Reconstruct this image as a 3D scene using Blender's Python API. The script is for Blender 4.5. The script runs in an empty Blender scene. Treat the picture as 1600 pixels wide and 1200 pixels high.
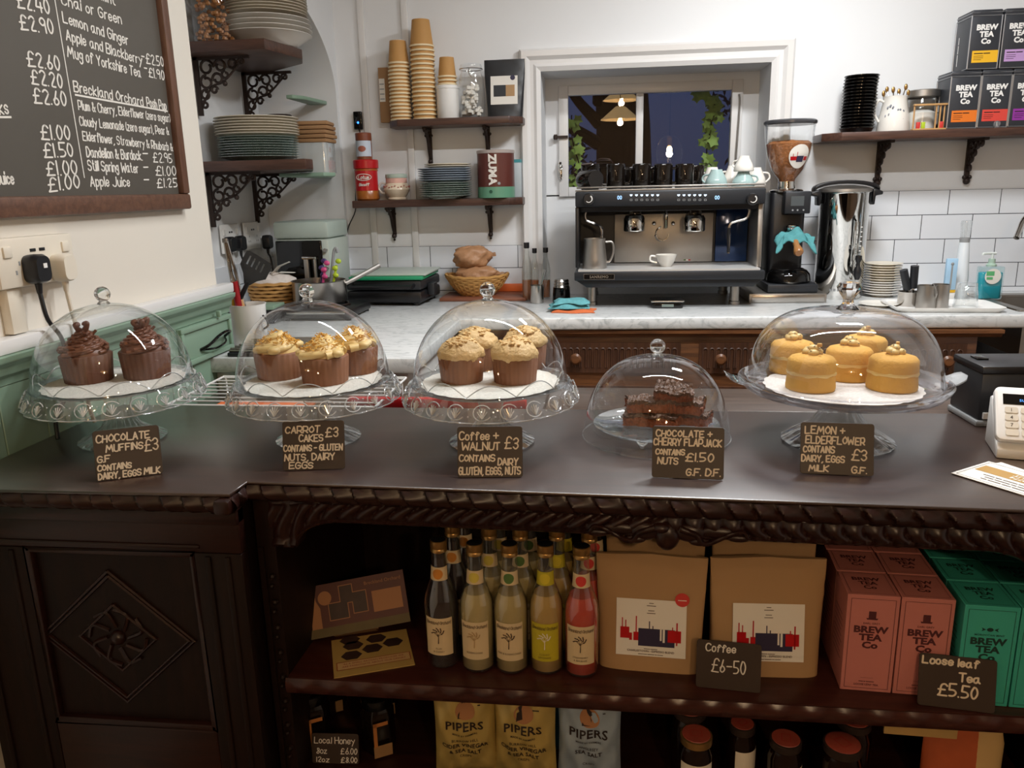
import bpy, bmesh, math, random
from mathutils import Vector, Matrix
random.seed(7)
SC = bpy.context.scene
COL = SC.collection
R = math.radians

# ------------------------------------------------------------------ camera
FPX, PITCH, YAW, ROLL, EYE = 1228.0, R(13.9), R(7.1), R(-1.3), 1.37
cp, sp, cy, sy = math.cos(PITCH), math.sin(PITCH), math.cos(YAW), math.sin(YAW)
FW = Vector((-sy * cp, cy * cp, -sp))
r0 = Vector((cy, sy, 0))
u0 = r0.cross(FW)
RT = r0 * math.cos(ROLL) + u0 * math.sin(ROLL)
UP = u0 * math.cos(ROLL) - r0 * math.sin(ROLL)
cam_data = bpy.data.cameras.new('camera')
cam = bpy.data.objects.new('camera', cam_data)
COL.objects.link(cam)
cam.matrix_world = Matrix(((RT.x, UP.x, -FW.x, 0), (RT.y, UP.y, -FW.y, 0), (RT.z, UP.z, -FW.z, EYE), (0, 0, 0, 1)))
cam_data.sensor_width = 36
cam_data.lens = 36 * FPX / 1600
cam_data.clip_start = .02
SC.camera = cam


def at(px, py, X=None, Y=None, Z=None):
    """Point of the room seen at a pixel of the 1600x1200 photograph, on the plane X, Y or Z."""
    d = FW + RT * ((px - 800) / FPX) - UP * ((py - 600) / FPX)
    t = X / d.x if X is not None else Y / d.y if Y is not None else (Z - EYE) / d.z
    return Vector((0, 0, EYE)) + d * t


# ------------------------------------------------------------------ view, world (dusk), lamps
SC.view_settings.view_transform = 'Standard'
SC.view_settings.look = 'None'
SC.view_settings.exposure = 0.0
SC.view_settings.gamma = 1.0
SC.view_settings.use_curve_mapping = False
SC.cycles.use_denoising = True
SC.cycles.max_bounces = 10
SC.cycles.transparent_max_bounces = 24
SC.cycles.caustics_reflective = False
SC.cycles.caustics_refractive = False
SC.cycles.sample_clamp_indirect = 6.0
W = bpy.data.worlds.new('dusk')
SC.world = W
W.use_nodes = True
wn = W.node_tree.nodes
wl = W.node_tree.links
bgn = wn['Background']
wtc = wn.new('ShaderNodeTexCoord')
wsep = wn.new('ShaderNodeSeparateXYZ')
wrmp = wn.new('ShaderNodeValToRGB')
wl.new(wtc.outputs['Generated'], wsep.inputs[0])
wl.new(wsep.outputs['Z'], wrmp.inputs['Fac'])
wrmp.color_ramp.elements[0].color = (.030, .040, .085, 1)
wrmp.color_ramp.elements[1].color = (.075, .11, .27, 1)
wl.new(wrmp.outputs['Color'], bgn.inputs['Color'])
bgn.inputs['Strength'].default_value = 1.0


def area(name, loc, sx, sy_, power, col, rot=(0, 0, 0), spread=180):
    d = bpy.data.lights.new(name, 'AREA')
    d.shape = 'RECTANGLE'
    d.size, d.size_y, d.energy, d.color = sx, sy_, power, col
    d.spread = R(spread)
    o = bpy.data.objects.new(name, d)
    COL.objects.link(o)
    o.location, o.rotation_euler = loc, rot
    return o


TUBES = [(0.34, 1.62, 1.4, .05, 33), (0.75, 2.40, .34, .20, 29)]     # ceiling lights: x, y, length, width, watts
ZCEIL = 2.62
for (tx, ty, tl, tw, te) in TUBES:
    area('strip_light_tube', (tx, ty, ZCEIL - .105), tl, tw, te, (.965, .985, 1.0))
PEND = []                                            # warm filament pendants of the customers' side


def bulb_light(loc, power, col=(1.0, .70, .42), rad=.03):
    d = bpy.data.lights.new('filament_light', 'POINT')
    d.energy, d.color, d.shadow_soft_size = power, col, rad
    o = bpy.data.objects.new('filament_light', d)
    COL.objects.link(o)
    o.location = loc
    return o


# ------------------------------------------------------------------ mesh builder
class MB:
    def __init__(self):
        self.v, self.f, self.m, self.T = [], [], [], None

    def add(self, vs, fs, mi=0):
        b = len(self.v)
        for p in vs:
            p = Vector(p)
            self.v.append(self.T @ p if self.T is not None else p)
        for q in fs:
            self.f.append(tuple(b + i for i in q))
            self.m.append(mi)
        return self

    def box(self, x0, y0, z0, x1, y1, z1, mi=0):
        vs = [(x, y, z) for z in (z0, z1) for y in (y0, y1) for x in (x0, x1)]
        return self.add(vs, [(0, 2, 3, 1), (4, 5, 7, 6), (0, 1, 5, 4), (2, 6, 7, 3), (0, 4, 6, 2), (1, 3, 7, 5)], mi)

    def cbox(self, c, s, mi=0):
        return self.box(c[0] - s[0] / 2, c[1] - s[1] / 2, c[2] - s[2] / 2, c[0] + s[0] / 2, c[1] + s[1] / 2, c[2] + s[2] / 2, mi)

    def lathe(self, prof, c=(0, 0, 0), seg=32, mi=0, wave=None, sx=1, sy=1, a0=0, a1=None):
        full = a1 is None
        n = seg if full else seg + 1
        vs, fs = [], []
        for k, (r, z) in enumerate(prof):
            for i in range(n):
                a = a0 + (2 * math.pi if full else a1 - a0) * i / seg
                rr, zz = (r, z) if wave is None else wave(k, r, z, a)
                vs.append((c[0] + rr * math.cos(a) * sx, c[1] + rr * math.sin(a) * sy, c[2] + zz))
        for k in range(len(prof) - 1):
            for i in range(n if full else n - 1):
                j = (i + 1) % n
                fs.append((k * n + i, k * n + j, (k + 1) * n + j, (k + 1) * n + i))
        return self.add(vs, fs, mi)

    def cyl(self, c, r, h, seg=24, mi=0):
        return self.lathe([(0, 0), (r, 0), (r, h), (0, h)], c, seg, mi)

    def sphere(self, c, r, seg=16, mi=0, s=(1, 1, 1)):
        n = seg // 2
        prof = [(r * math.sin(math.pi * k / n), -r * math.cos(math.pi * k / n) * s[2]) for k in range(n + 1)]
        return self.lathe(prof, c, seg, mi, sx=s[0], sy=s[1])

    def tube(self, pts, r, seg=8, mi=0, smooth=True, closed=False, caps=True):
        pts = [Vector(p) for p in pts]
        if smooth and len(pts) > 2:
            pts = spline(pts, 5, closed)
        n = len(pts)
        rad = r if isinstance(r, (list, tuple)) else None
        vs, fs = [], []
        t0 = None
        nrm = None
        for i, p in enumerate(pts):
            a = pts[i - 1] if i > 0 or closed else pts[0]
            b = pts[(i + 1) % n] if i < n - 1 or closed else pts[-1]
            t = (b - a).normalized()
            if nrm is None:
                nrm = t.orthogonal().normalized()
            else:
                nrm = (nrm - t * nrm.dot(t)).normalized()
            bn = t.cross(nrm)
            q = r if rad is None else rad[0] + (rad[-1] - rad[0]) * i / (n - 1) if len(rad) == 2 else rad[min(int(i * len(rad) / n), len(rad) - 1)]
            for k in range(seg):
                an = 2 * math.pi * k / seg
                vs.append(p + (nrm * math.cos(an) + bn * math.sin(an)) * q)
        for i in range(n if closed else n - 1):
            j = (i + 1) % n
            for k in range(seg):
                l = (k + 1) % seg
                fs.append((i * seg + k, i * seg + l, j * seg + l, j * seg + k))
        if caps and not closed:
            fs.append(tuple(range(seg))[::-1])
            fs.append(tuple((n - 1) * seg + k for k in range(seg)))
        return self.add(vs, fs, mi)

    def prism(self, poly, a, b, axis='z', mi=0):
        def P(u, v, w):
            return (u, v, w) if axis == 'z' else (u, w, v) if axis == 'y' else (w, u, v)
        n = len(poly)
        vs = [P(u, v, a) for u, v in poly] + [P(u, v, b) for u, v in poly]
        fs = [tuple(range(n))[::-1], tuple(range(n, 2 * n))] + [(i, (i + 1) % n, n + (i + 1) % n, n + i) for i in range(n)]
        return self.add(vs, fs, mi)

    def loft(self, rings, mi=0, caps=True, closed=True):
        n = len(rings[0])
        vs = [p for r_ in rings for p in r_]
        fs = []
        for k in range(len(rings) - 1):
            for i in range(n if closed else n - 1):
                j = (i + 1) % n
                fs.append((k * n + i, k * n + j, (k + 1) * n + j, (k + 1) * n + i))
        if caps:
            fs += [tuple(range(n))[::-1], tuple((len(rings) - 1) * n + i for i in range(n))]
        return self.add(vs, fs, mi)

    def build(self, name, mats, parent=None, bevel=0, seg=2, ang=38, merge=True, flat=False, solid=True):
        me = bpy.data.meshes.new(name)
        me.from_pydata([tuple(p) for p in self.v], [], self.f)
        mats = mats if isinstance(mats, (list, tuple)) else [mats]
        for m in mats:
            me.materials.append(m)
        if len(mats) > 1:
            me.polygons.foreach_set('material_index', self.m)
        if solid:
            bm = bmesh.new()
            bm.from_mesh(me)
            if merge:
                bmesh.ops.remove_doubles(bm, verts=bm.verts, dist=1e-6)
            bmesh.ops.recalc_face_normals(bm, faces=bm.faces)
            if bevel:
                es = [e for e in bm.edges if len(e.link_faces) == 2 and e.calc_face_angle(0) > R(32)]
                bmesh.ops.bevel(bm, geom=es, offset=bevel, segments=seg, profile=.5, affect='EDGES', clamp_overlap=True)
            bm.to_mesh(me)
            bm.free()
        me.polygons.foreach_set('use_smooth', [not flat] * len(me.polygons))
        if not flat:
            me.set_sharp_from_angle(angle=R(ang))
        me.update()
        o = bpy.data.objects.new(name, me)
        COL.objects.link(o)
        if parent is not None:
            o.parent = parent
        return o


def spline(p, sub=5, closed=False):
    n = len(p)
    out = []
    for i in range(n if closed else n - 1):
        a = p[i - 1] if i > 0 or closed else p[0] * 2 - p[1]
        b, c = p[i], p[(i + 1) % n]
        d = p[(i + 2) % n] if i < n - 2 or closed else p[-1] * 2 - p[-2]
        for k in range(sub):
            t = k / sub
            out.append(.5 * ((2 * b) + (c - a) * t + (2 * a - 5 * b + 4 * c - d) * t * t + (3 * b - a - 3 * c + d) * t ** 3))
    if not closed:
        out.append(p[-1])
    return out


def rrect(x0, y0, x1, y1, r, n=4):
    out = []
    for cx, cy_, a in ((x1 - r, y1 - r, 0), (x0 + r, y1 - r, 90), (x0 + r, y0 + r, 180), (x1 - r, y0 + r, 270)):
        for k in range(n + 1):
            t = R(a + 90 * k / n)
            out.append((cx + r * math.cos(t), cy_ + r * math.sin(t)))
    return out


def circ(cx, cy_, r, n=24, ry=None):
    return [(cx + r * math.cos(2 * math.pi * k / n), cy_ + (ry or r) * math.sin(2 * math.pi * k / n)) for k in range(n)]


# ------------------------------------------------------------------ things
def tag(o, label, cat, group=None):
    o['label'], o['category'] = label, cat
    if group:
        o['group'] = group
    return o


def T(name, label, cat, loc=(0, 0, 0), rz=0, group=None):
    o = bpy.data.objects.new(name, None)
    o.empty_display_size = .02
    COL.objects.link(o)
    o.location = loc
    o.rotation_euler = (0, 0, rz)
    return tag(o, label, cat, group)


def solo(mb, name, mat, label, cat, loc=(0, 0, 0), rot=(0, 0, 0), group=None, **k):
    o = mb.build(name, mat, **k)
    o.location, o.rotation_euler = loc, rot
    return tag(o, label, cat, group)


def struct(mb, name, mat, parent=None, **k):
    o = mb.build(name, mat, parent, **k)
    if parent is None:
        o['kind'] = 'structure'
    return o


def dup(o, loc=None, rz=None, label=None, group=None):
    c = o.copy()
    COL.objects.link(c)
    for ch in list(o.children):
        d = ch.copy()
        COL.objects.link(d)
        d.parent = c
        for g in list(ch.children):
            e = g.copy()
            COL.objects.link(e)
            e.parent = d
    if loc is not None:
        c.location = loc
    if rz is not None:
        c.rotation_euler = (0, 0, rz)
    if label:
        c['label'] = label
    if group:
        c['group'] = group
    return c


ORD = 'topmost second third fourth fifth sixth seventh eighth ninth tenth eleventh twelfth thirteenth fourteenth fifteenth sixteenth seventeenth eighteenth nineteenth twentieth'.split()


def nth(k):
    """words for the k-th (from 0) thing down from the top of a stack"""
    return 'topmost in' if k == 0 else ORD[k] + ' from the top of'


# ------------------------------------------------------------------ materials
def hx(h):
    c = [int(h[i:i + 2], 16) / 255 for i in (0, 2, 4)]
    return tuple(x / 12.92 if x < .04045 else ((x + .055) / 1.055) ** 2.4 for x in c)


def nt(name):
    m = bpy.data.materials.new(name)
    m.use_nodes = True
    n = m.node_tree.nodes
    return m, n, m.node_tree.links, n['Principled BSDF']


def mat(name, c, rough=.5, metal=0, var=.06, vs=18, bump=0, bs=80, emit=0, coat=0, trans=0, alpha=1, sss=0, spec=.5):
    m, n, l, p = nt(name)
    c = hx(c) if isinstance(c, str) else c
    tc = n.new('ShaderNodeTexCoord')
    no = n.new('ShaderNodeTexNoise')
    no.inputs['Scale'].default_value = vs
    no.inputs['Detail'].default_value = 4
    l.new(tc.outputs['Object'], no.inputs['Vector'])
    mx = n.new('ShaderNodeMix')
    mx.data_type = 'RGBA'
    mx.inputs[6].default_value = (*[x * (1 - var) for x in c], 1)
    mx.inputs[7].default_value = (*[min(1, x * (1 + var)) for x in c], 1)
    l.new(no.outputs['Fac'], mx.inputs[0])
    l.new(mx.outputs[2], p.inputs['Base Color'])
    p.inputs['Roughness'].default_value = rough
    p.inputs['Metallic'].default_value = metal
    p.inputs['Specular IOR Level'].default_value = spec
    if coat:
        p.inputs['Coat Weight'].default_value = coat
        p.inputs['Coat Roughness'].default_value = .08
    if trans:
        p.inputs['Transmission Weight'].default_value = trans
    if sss:
        p.inputs['Subsurface Weight'].default_value = sss
        p.inputs['Subsurface Radius'].default_value = (.01, .006, .003)
    if emit:
        l.new(mx.outputs[2], p.inputs['Emission Color'])
        p.inputs['Emission Strength'].default_value = emit
    if bump:
        nb = n.new('ShaderNodeTexNoise')
        nb.inputs['Scale'].default_value = bs
        nb.inputs['Detail'].default_value = 5
        l.new(tc.outputs['Object'], nb.inputs['Vector'])
        b = n.new('ShaderNodeBump')
        b.inputs['Strength'].default_value = bump
        b.inputs['Distance'].default_value = .004
        l.new(nb.outputs['Fac'], b.inputs['Height'])
        l.new(b.outputs['Normal'], p.inputs['Normal'])
    return m


def wood(name, a, b, rough=.35, axis='x', scale=9, bump=.15, coat=0, spec=.5):
    m, n, l, p = nt(name)
    tc = n.new('ShaderNodeTexCoord')
    mp = n.new('ShaderNodeMapping')
    mp.inputs['Scale'].default_value = {'x': (.8, 9, 9), 'y': (9, .8, 9), 'z': (9, 9, .8)}[axis]
    l.new(tc.outputs['Object'], mp.inputs['Vector'])
    no = n.new('ShaderNodeTexNoise')
    no.inputs['Scale'].default_value = scale
    no.inputs['Detail'].default_value = 9
    no.inputs['Roughness'].default_value = .65
    no.inputs['Distortion'].default_value = .6
    l.new(mp.outputs['Vector'], no.inputs['Vector'])
    cr = n.new('ShaderNodeValToRGB')
    cr.color_ramp.elements[0].position = .32
    cr.color_ramp.elements[1].position = .68
    cr.color_ramp.elements[0].color = (*hx(a), 1)
    cr.color_ramp.elements[1].color = (*hx(b), 1)
    l.new(no.outputs['Fac'], cr.inputs['Fac'])
    l.new(cr.outputs['Color'], p.inputs['Base Color'])
    p.inputs['Roughness'].default_value = rough
    p.inputs['Specular IOR Level'].default_value = spec
    if coat:
        p.inputs['Coat Weight'].default_value = coat
        p.inputs['Coat Roughness'].default_value = .28
    bm_ = n.new('ShaderNodeBump')
    bm_.inputs['Strength'].default_value = bump
    bm_.inputs['Distance'].default_value = .002
    l.new(no.outputs['Fac'], bm_.inputs['Height'])
    l.new(bm_.outputs['Normal'], p.inputs['Normal'])
    return m


def marble(name):
    m, n, l, p = nt(name)
    tc = n.new('ShaderNodeTexCoord')
    mp = n.new('ShaderNodeMapping')
    mp.inputs['Scale'].default_value = (1, 2.6, 1.5)
    mp.inputs['Rotation'].default_value = (0, 0, .7)
    l.new(tc.outputs['Object'], mp.inputs['Vector'])
    a = n.new('ShaderNodeTexNoise')
    a.inputs['Scale'].default_value = 11
    a.inputs['Detail'].default_value = 9
    a.inputs['Roughness'].default_value = .68
    a.inputs['Distortion'].default_value = 2.2
    l.new(mp.outputs['Vector'], a.inputs['Vector'])
    cr = n.new('ShaderNodeValToRGB')
    e = cr.color_ramp.elements
    e[0].position, e[0].color = .34, (*hx('a9acab'), 1)
    e[1].position, e[1].color = .70, (*hx('d6d7d6'), 1)
    k = e.new(.43); k.color = (*hx('c3c5c4'), 1)
    k = e.new(.50); k.color = (*hx('d3d4d3'), 1)
    l.new(a.outputs['Fac'], cr.inputs['Fac'])
    l.new(cr.outputs['Color'], p.inputs['Base Color'])
    p.inputs['Roughness'].default_value = .28
    return m


def tiles(name, u, v, w=.195, h=.0975, off=(0, 0)):
    """white bevelled metro tiles with dark grout; u, v are the axes of the wall"""
    m, n, l, p = nt(name)
    tc = n.new('ShaderNodeTexCoord')
    s = n.new('ShaderNodeSeparateXYZ')
    c = n.new('ShaderNodeCombineXYZ')
    l.new(tc.outputs['Object'], s.inputs[0])
    for src, dst, o in ((u, 'X', off[0]), (v, 'Y', off[1])):
        ad = n.new('ShaderNodeMath')
        ad.operation = 'ADD'
        ad.inputs[1].default_value = o
        l.new(s.outputs[src], ad.inputs[0])
        l.new(ad.outputs[0], c.inputs[dst])
    b = n.new('ShaderNodeTexBrick')
    b.inputs['Scale'].default_value = 1
    b.inputs['Brick Width'].default_value = w
    b.inputs['Row Height'].default_value = h
    b.inputs['Mortar Size'].default_value = .0016
    b.inputs['Mortar Smooth'].default_value = .1
    b.inputs['Color1'].default_value = (*hx('dde0e4'), 1)
    b.inputs['Color2'].default_value = (*hx('d9dce1'), 1)
    b.inputs['Mortar'].default_value = (*hx('4a4c50'), 1)
    l.new(c.outputs[0], b.inputs['Vector'])
    l.new(b.outputs['Color'], p.inputs['Base Color'])
    p.inputs['Roughness'].default_value = .16
    bm_ = n.new('ShaderNodeBump')
    bm_.inputs['Strength'].default_value = .4
    bm_.inputs['Distance'].default_value = .002
    bm_.invert = True
    l.new(b.outputs['Fac'], bm_.inputs['Height'])
    l.new(bm_.outputs['Normal'], p.inputs['Normal'])
    return m


def thin(name, tint=(1, 1, 1), lo=.05, hi=.9, pw=3.5, rough=.0, milk=0, bump=0, bs=60, milkc=(.9, .92, .92)):
    """thin clear glass or plastic sheet: see-through face on, mirror-like at grazing angles"""
    m, n, l, p = nt(name)
    n.remove(p)
    out = n['Material Output']
    tr = n.new('ShaderNodeBsdfTransparent')
    tr.inputs['Color'].default_value = (*tint, 1)
    gl = n.new('ShaderNodeBsdfGlossy')
    gl.inputs['Roughness'].default_value = rough
    gl.inputs['Color'].default_value = (.95, .97, 1, 1)
    lw = n.new('ShaderNodeLayerWeight')
    lw.inputs['Blend'].default_value = .5
    pwn = n.new('ShaderNodeMath'); pwn.operation = 'POWER'; pwn.inputs[1].default_value = pw
    ml = n.new('ShaderNodeMath'); ml.operation = 'MULTIPLY_ADD'; ml.inputs[1].default_value = hi - lo; ml.inputs[2].default_value = lo
    l.new(lw.outputs['Facing'], pwn.inputs[0])
    l.new(pwn.outputs[0], ml.inputs[0])
    mx = n.new('ShaderNodeMixShader')
    l.new(ml.outputs[0], mx.inputs[0])
    src = tr
    if milk:
        df = n.new('ShaderNodeBsdfDiffuse'); df.inputs['Color'].default_value = (*milkc, 1)
        m2 = n.new('ShaderNodeMixShader'); m2.inputs[0].default_value = milk
        l.new(tr.outputs[0], m2.inputs[1]); l.new(df.outputs[0], m2.inputs[2])
        src = m2
    l.new(src.outputs[0], mx.inputs[1])
    l.new(gl.outputs[0], mx.inputs[2])
    l.new(mx.outputs[0], out.inputs['Surface'])
    if bump:
        tc = n.new('ShaderNodeTexCoord')
        nb = n.new('ShaderNodeTexNoise'); nb.inputs['Scale'].default_value = bs
        l.new(tc.outputs['Object'], nb.inputs['Vector'])
        b = n.new('ShaderNodeBump'); b.inputs['Strength'].default_value = bump; b.inputs['Distance'].default_value = .004
        l.new(nb.outputs['Fac'], b.inputs['Height'])
        l.new(b.outputs['Normal'], gl.inputs['Normal']); l.new(b.outputs['Normal'], lw.inputs['Normal'])
    return m


M = {}
M['wall'] = mat('white_wall_paint', 'e2e3e4', .55, var=.02, vs=3, bump=.06, bs=30)
M['wallL'] = mat('cream_wall_paint', 'd9d2c6', .6, var=.03, vs=3, bump=.06, bs=30)
M['gloss'] = mat('white_gloss_paint', 'dedcda', .3, var=.02, vs=4, bump=.05, bs=40)
M['ceil'] = mat('ceiling_paint', 'd8d6d2', .8, var=.02)
M['floor'] = wood('floor_boards', '3a2a1e', '5a4330', .5, 'y')
M['green'] = mat('green_paint', '809a86', .45, var=.07, vs=7, bump=.05, bs=50)
M['shelfoak'] = wood('red_brown_shelf_oak', '2c130f', '43201a', .3, 'x', 7, .06, spec=.5)
M['oak'] = wood('dark_oak', '1a0a07', '2c130d', .34, 'x', 8, .12, spec=.4)
M['oaktop'] = wood('worn_dark_oak_top', '25150f', '3a2318', .36, 'x', 7, .05, coat=.8, spec=.9)
M['oakv'] = wood('dark_oak_upright', '120906', '1f100a', .5, 'z', 8, .12, spec=.2)
M['midoak'] = wood('mid_oak', '4a2c1a', '7a4d2c', .4, 'x', 7, .15)
M['midoakd'] = wood('mid_oak_dark', '3c2418', '5c3a26', .45, 'z', 7, .2)
M['shelf'] = wood('stained_shelf_wood', '33201a', '573a2e', .4, 'x', 7, .2)
M['frame'] = wood('menu_frame_wood', '4a3024', '6b4a38', .45, 'x', 7, .2)
M['framev'] = wood('menu_frame_wood_upright', '4a3024', '6b4a38', .45, 'z', 7, .2)
M['iron'] = mat('dark_cast_iron', '352924', .5, .5, var=.15, vs=40, bump=.2)
M['marble'] = marble('marble_laminate')
M['slate'] = mat('chalkboard_slate', '504b44', .38, var=.08, vs=4)
M['chalk'] = mat('white_chalk_ink', 'd8d3ca', .8, var=.1, vs=60)
M['ink'] = mat('cream_marker_ink', 'd8c9b2', .7, var=.05)
M['card'] = mat('brown_black_sign_card', '33261e', .5, var=.05)
M['white'] = mat('white_plastic', 'e4e2de', .35, var=.02)
M['cream'] = mat('cream_plastic', 'd8cfbf', .4, var=.03)
M['china'] = mat('white_china', 'e6e2da', .15, var=.02)
M['beige'] = mat('beige_rim_china', 'd8cfbd', .2, var=.03)
M['black'] = mat('black_plastic', '17171a', .35, var=.08)
M['blackg'] = mat('glossy_black', '0b0a0a', .06, var=.05)
M['dgrey'] = mat('dark_grey_metal', '2b2d31', .4, .3, var=.05)
M['grey'] = mat('grey_plastic', '8d8f90', .4)
M['steel'] = mat('brushed_steel', 'b9b4ae', .24, 1, var=.05, vs=30)
M['steelr'] = mat('satin_steel', 'a7a29c', .42, 1, var=.06, vs=30)
M['chrome'] = mat('chrome', 'd6d4d0', .05, 1, var=.01)
M['gold'] = mat('gold_screw_cap', 'b08a54', .3, .85, var=.05)
M['kraft'] = mat('kraft_paper', 'a5825a', .7, var=.05, vs=9, bump=.1, bs=25)
M['kraftc'] = mat('kraft_cup', 'b98a4e', .7, var=.04)
M['rim'] = mat('cream_cup_rim', 'e0cda6', .6, var=.03)
M['paper'] = mat('white_paper', 'ddd8cf', .6, var=.02)
M['cardb'] = mat('cardboard', '9a7550', .8, var=.06)
M['red'] = mat('red_plastic', 'b0151b', .3, var=.04)
M['dred'] = mat('dark_red_print', '8e1a1c', .5)
M['navy'] = mat('navy_print', '2a2340', .5)
M['yellow'] = mat('yellow_print', 'd6a51a', .5)
M['orange'] = mat('orange_plastic', 'd2622a', .45)
M['teal'] = mat('teal_cloth', '4c8c8f', .9, var=.15, vs=60, bump=.4, bs=150)
M['tealp'] = mat('pale_blue_cup', '9fb7b5', .15)
M['wick'] = mat('wicker', 'b98a4c', .65, var=.22, vs=60, bump=.3, bs=90)
M['clear'] = thin('clear_glass', (.985, .99, .99), .045, .85, 3.2)
M['dome'] = thin('clear_dome_glass', (.965, .975, .975), .05, .8, 3.0)
M['press'] = thin('pressed_glass', (.95, .965, .965), .11, .85, 2.2, .015, milk=.07, bump=.10, bs=26)
M['relief'] = thin('pressed_glass_relief', (.95, .96, .96), .20, .9, 1.6, .05, milk=.42)
M['bottleclear'] = thin('clear_bottle_glass', (.93, .95, .94), .08, .85, 2.4, .01, milk=.02)
M['domepl'] = thin('clear_plastic_dome', (.93, .93, .95), .06, .8, 2.6, .01, milk=.03)
M['greenglass'] = thin('pale_green_glass', (.80, .88, .82), .08, .8, 2.2, .02, milk=.32, milkc=(.60, .70, .63))
M['pane'] = thin('window_glass', (.96, .97, .97), .09, .9, 4)
M['solidglass'] = mat('solid_glass', (.97, .98, .98), .0, trans=1, var=0)
M['amberglass'] = thin('dark_bottle_glass', (.05, .035, .03), .05, .8, 3)


# ------------------------------------------------------------------ writing
FONT = {}


def printed(mb, s, Mx, h, align='C', mi=0, bold=0, sx=1.0, bend=None, sp=1.0):
    """flat printed words on the plane of Mx (x right, y up); h is the cap height"""
    key = (s, round(bold, 3), sp)
    if key not in FONT:
        cu = bpy.data.curves.new('t', 'FONT')
        cu.body, cu.offset, cu.resolution_u = s, bold, 2
        cu.space_character = sp
        ob = bpy.data.objects.new('t', cu)
        me = bpy.data.meshes.new_from_object(ob)
        FONT[key] = ([v.co.copy() for v in me.vertices], [tuple(p.vertices) for p in me.polygons])
        bpy.data.objects.remove(ob)
        bpy.data.meshes.remove(me)
        bpy.data.curves.remove(cu)
    vs, fs = FONT[key]
    if not vs:
        return mb
    k = h / .69
    x0, x1 = min(v.x for v in vs), max(v.x for v in vs)
    o = {'C': (x0 + x1) / 2, 'L': x0, 'R': x1}[align]
    out = []
    for v in vs:
        p = Vector(((v.x - o) * k * sx, v.y * k, 0))
        out.append((Mx @ p) if bend is None else bend(Mx @ p))
    return mb.add(out, fs, mi)


G_ = {
    'A': '02 28 42|14 34', 'B': '02 08 38 47 35 05|35 44 43 32 02', 'C': '~47 38 18 06 04 12 32 43', 'D': '02 08 28 46 44 22 02', 'E': '48 08 02 42|05 35',
    'F': '48 08 02|05 35', 'G': '~47 38 18 06 04 12 32 43 45 25', 'H': '08 02|48 42|05 45', 'I': '08 02', 'J': '~48 43 32 12 03', 'K': '08 02|48 05 42',
    'L': '08 02 42', 'M': '02 18 34 58 62', 'N': '02 08 42 48', 'O': '~28 06 04 22 44 46 28', 'P': '02 08 38 47 45 34 04', 'Q': '~28 06 04 22 44 46 28|24 51',
    'R': '02 08 38 47 45 34 04|24 42', 'S': '~47 38 18 07 06 15 35 44 43 32 12 03', 'T': '08 48|28 22', 'U': '~08 03 12 32 43 48', 'V': '08 22 48', 'W': '08 12 36 52 68',
    'X': '08 42|48 02', 'Y': '08 25 48|25 22', 'Z': '08 48 02 42',
    'a': '~36 16 05 03 12 22 34|36 33 42', 'b': '~08 02|05 16 26 35 33 22 12 03', 'c': '~35 26 16 05 03 12 22 33', 'd': '38 32|~35 26 16 05 03 12 22 33',
    'e': '~04 34 35 26 16 05 03 12 22 33', 'f': '~37 28 18 17 12|06 26', 'g': '~35 26 16 05 04 13 23 34|36 31 20 10 01', 'h': '08 02|~05 16 26 35 32',
    'i': '06 02|07 08', 'j': '16 11 00|17 18', 'k': '08 02|36 04 32', 'l': '08 02', 'm': '06 02|~05 16 25 22|~25 36 45 42', 'n': '06 02|~05 16 26 35 32',
    'o': '~16 05 03 12 22 33 35 26 16', 'p': '06 00|~05 16 26 35 33 22 12 03', 'q': '36 30|~35 26 16 05 03 12 22 33', 'r': '06 02|~05 16 26', 's': '~35 26 16 05 14 24 33 22 12 03',
    't': '~18 13 22 32|06 26', 'u': '~06 03 12 22 33|36 32', 'v': '06 22 46', 'w': '06 12 25 32 46', 'x': '06 32|36 02', 'y': '06 24|46 10', 'z': '06 36 02 32',
    '0': '~18 06 04 12 22 34 36 28 18', '1': '08 02', '2': '~07 18 28 37 36 02 32', '3': '~07 18 28 37 36 25 15|~15 25 34 33 22 12 03', '4': '18 04 44|36 32',
    '5': '38 08 05|~05 25 34 33 22 02', '6': '~28 15 03 12 22 33 34 25 15 04', '7': '08 38 12', '8': '~25 16 17 18 28 37 36 25 14 03 12 22 33 34 25', '9': '~36 25 15 06 07 18 28 37 36 32',
    '\u00a3': '~47 38 28 17 13 02|02 42|05 35', '+': '05 45|27 23', '-': '05 35', '.': '02 02', ',': '12 01', '&': '~42 07 18 27 04 03 12 22 45', "'": '08 07', '(': '~18 06 04 12', ')': '~08 16 14 02',
}


def chaikin(p):
    out = [p[0]]
    for a, b in zip(p, p[1:]):
        out += [a * .75 + b * .25, a * .25 + b * .75]
    return out + [p[-1]]


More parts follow.
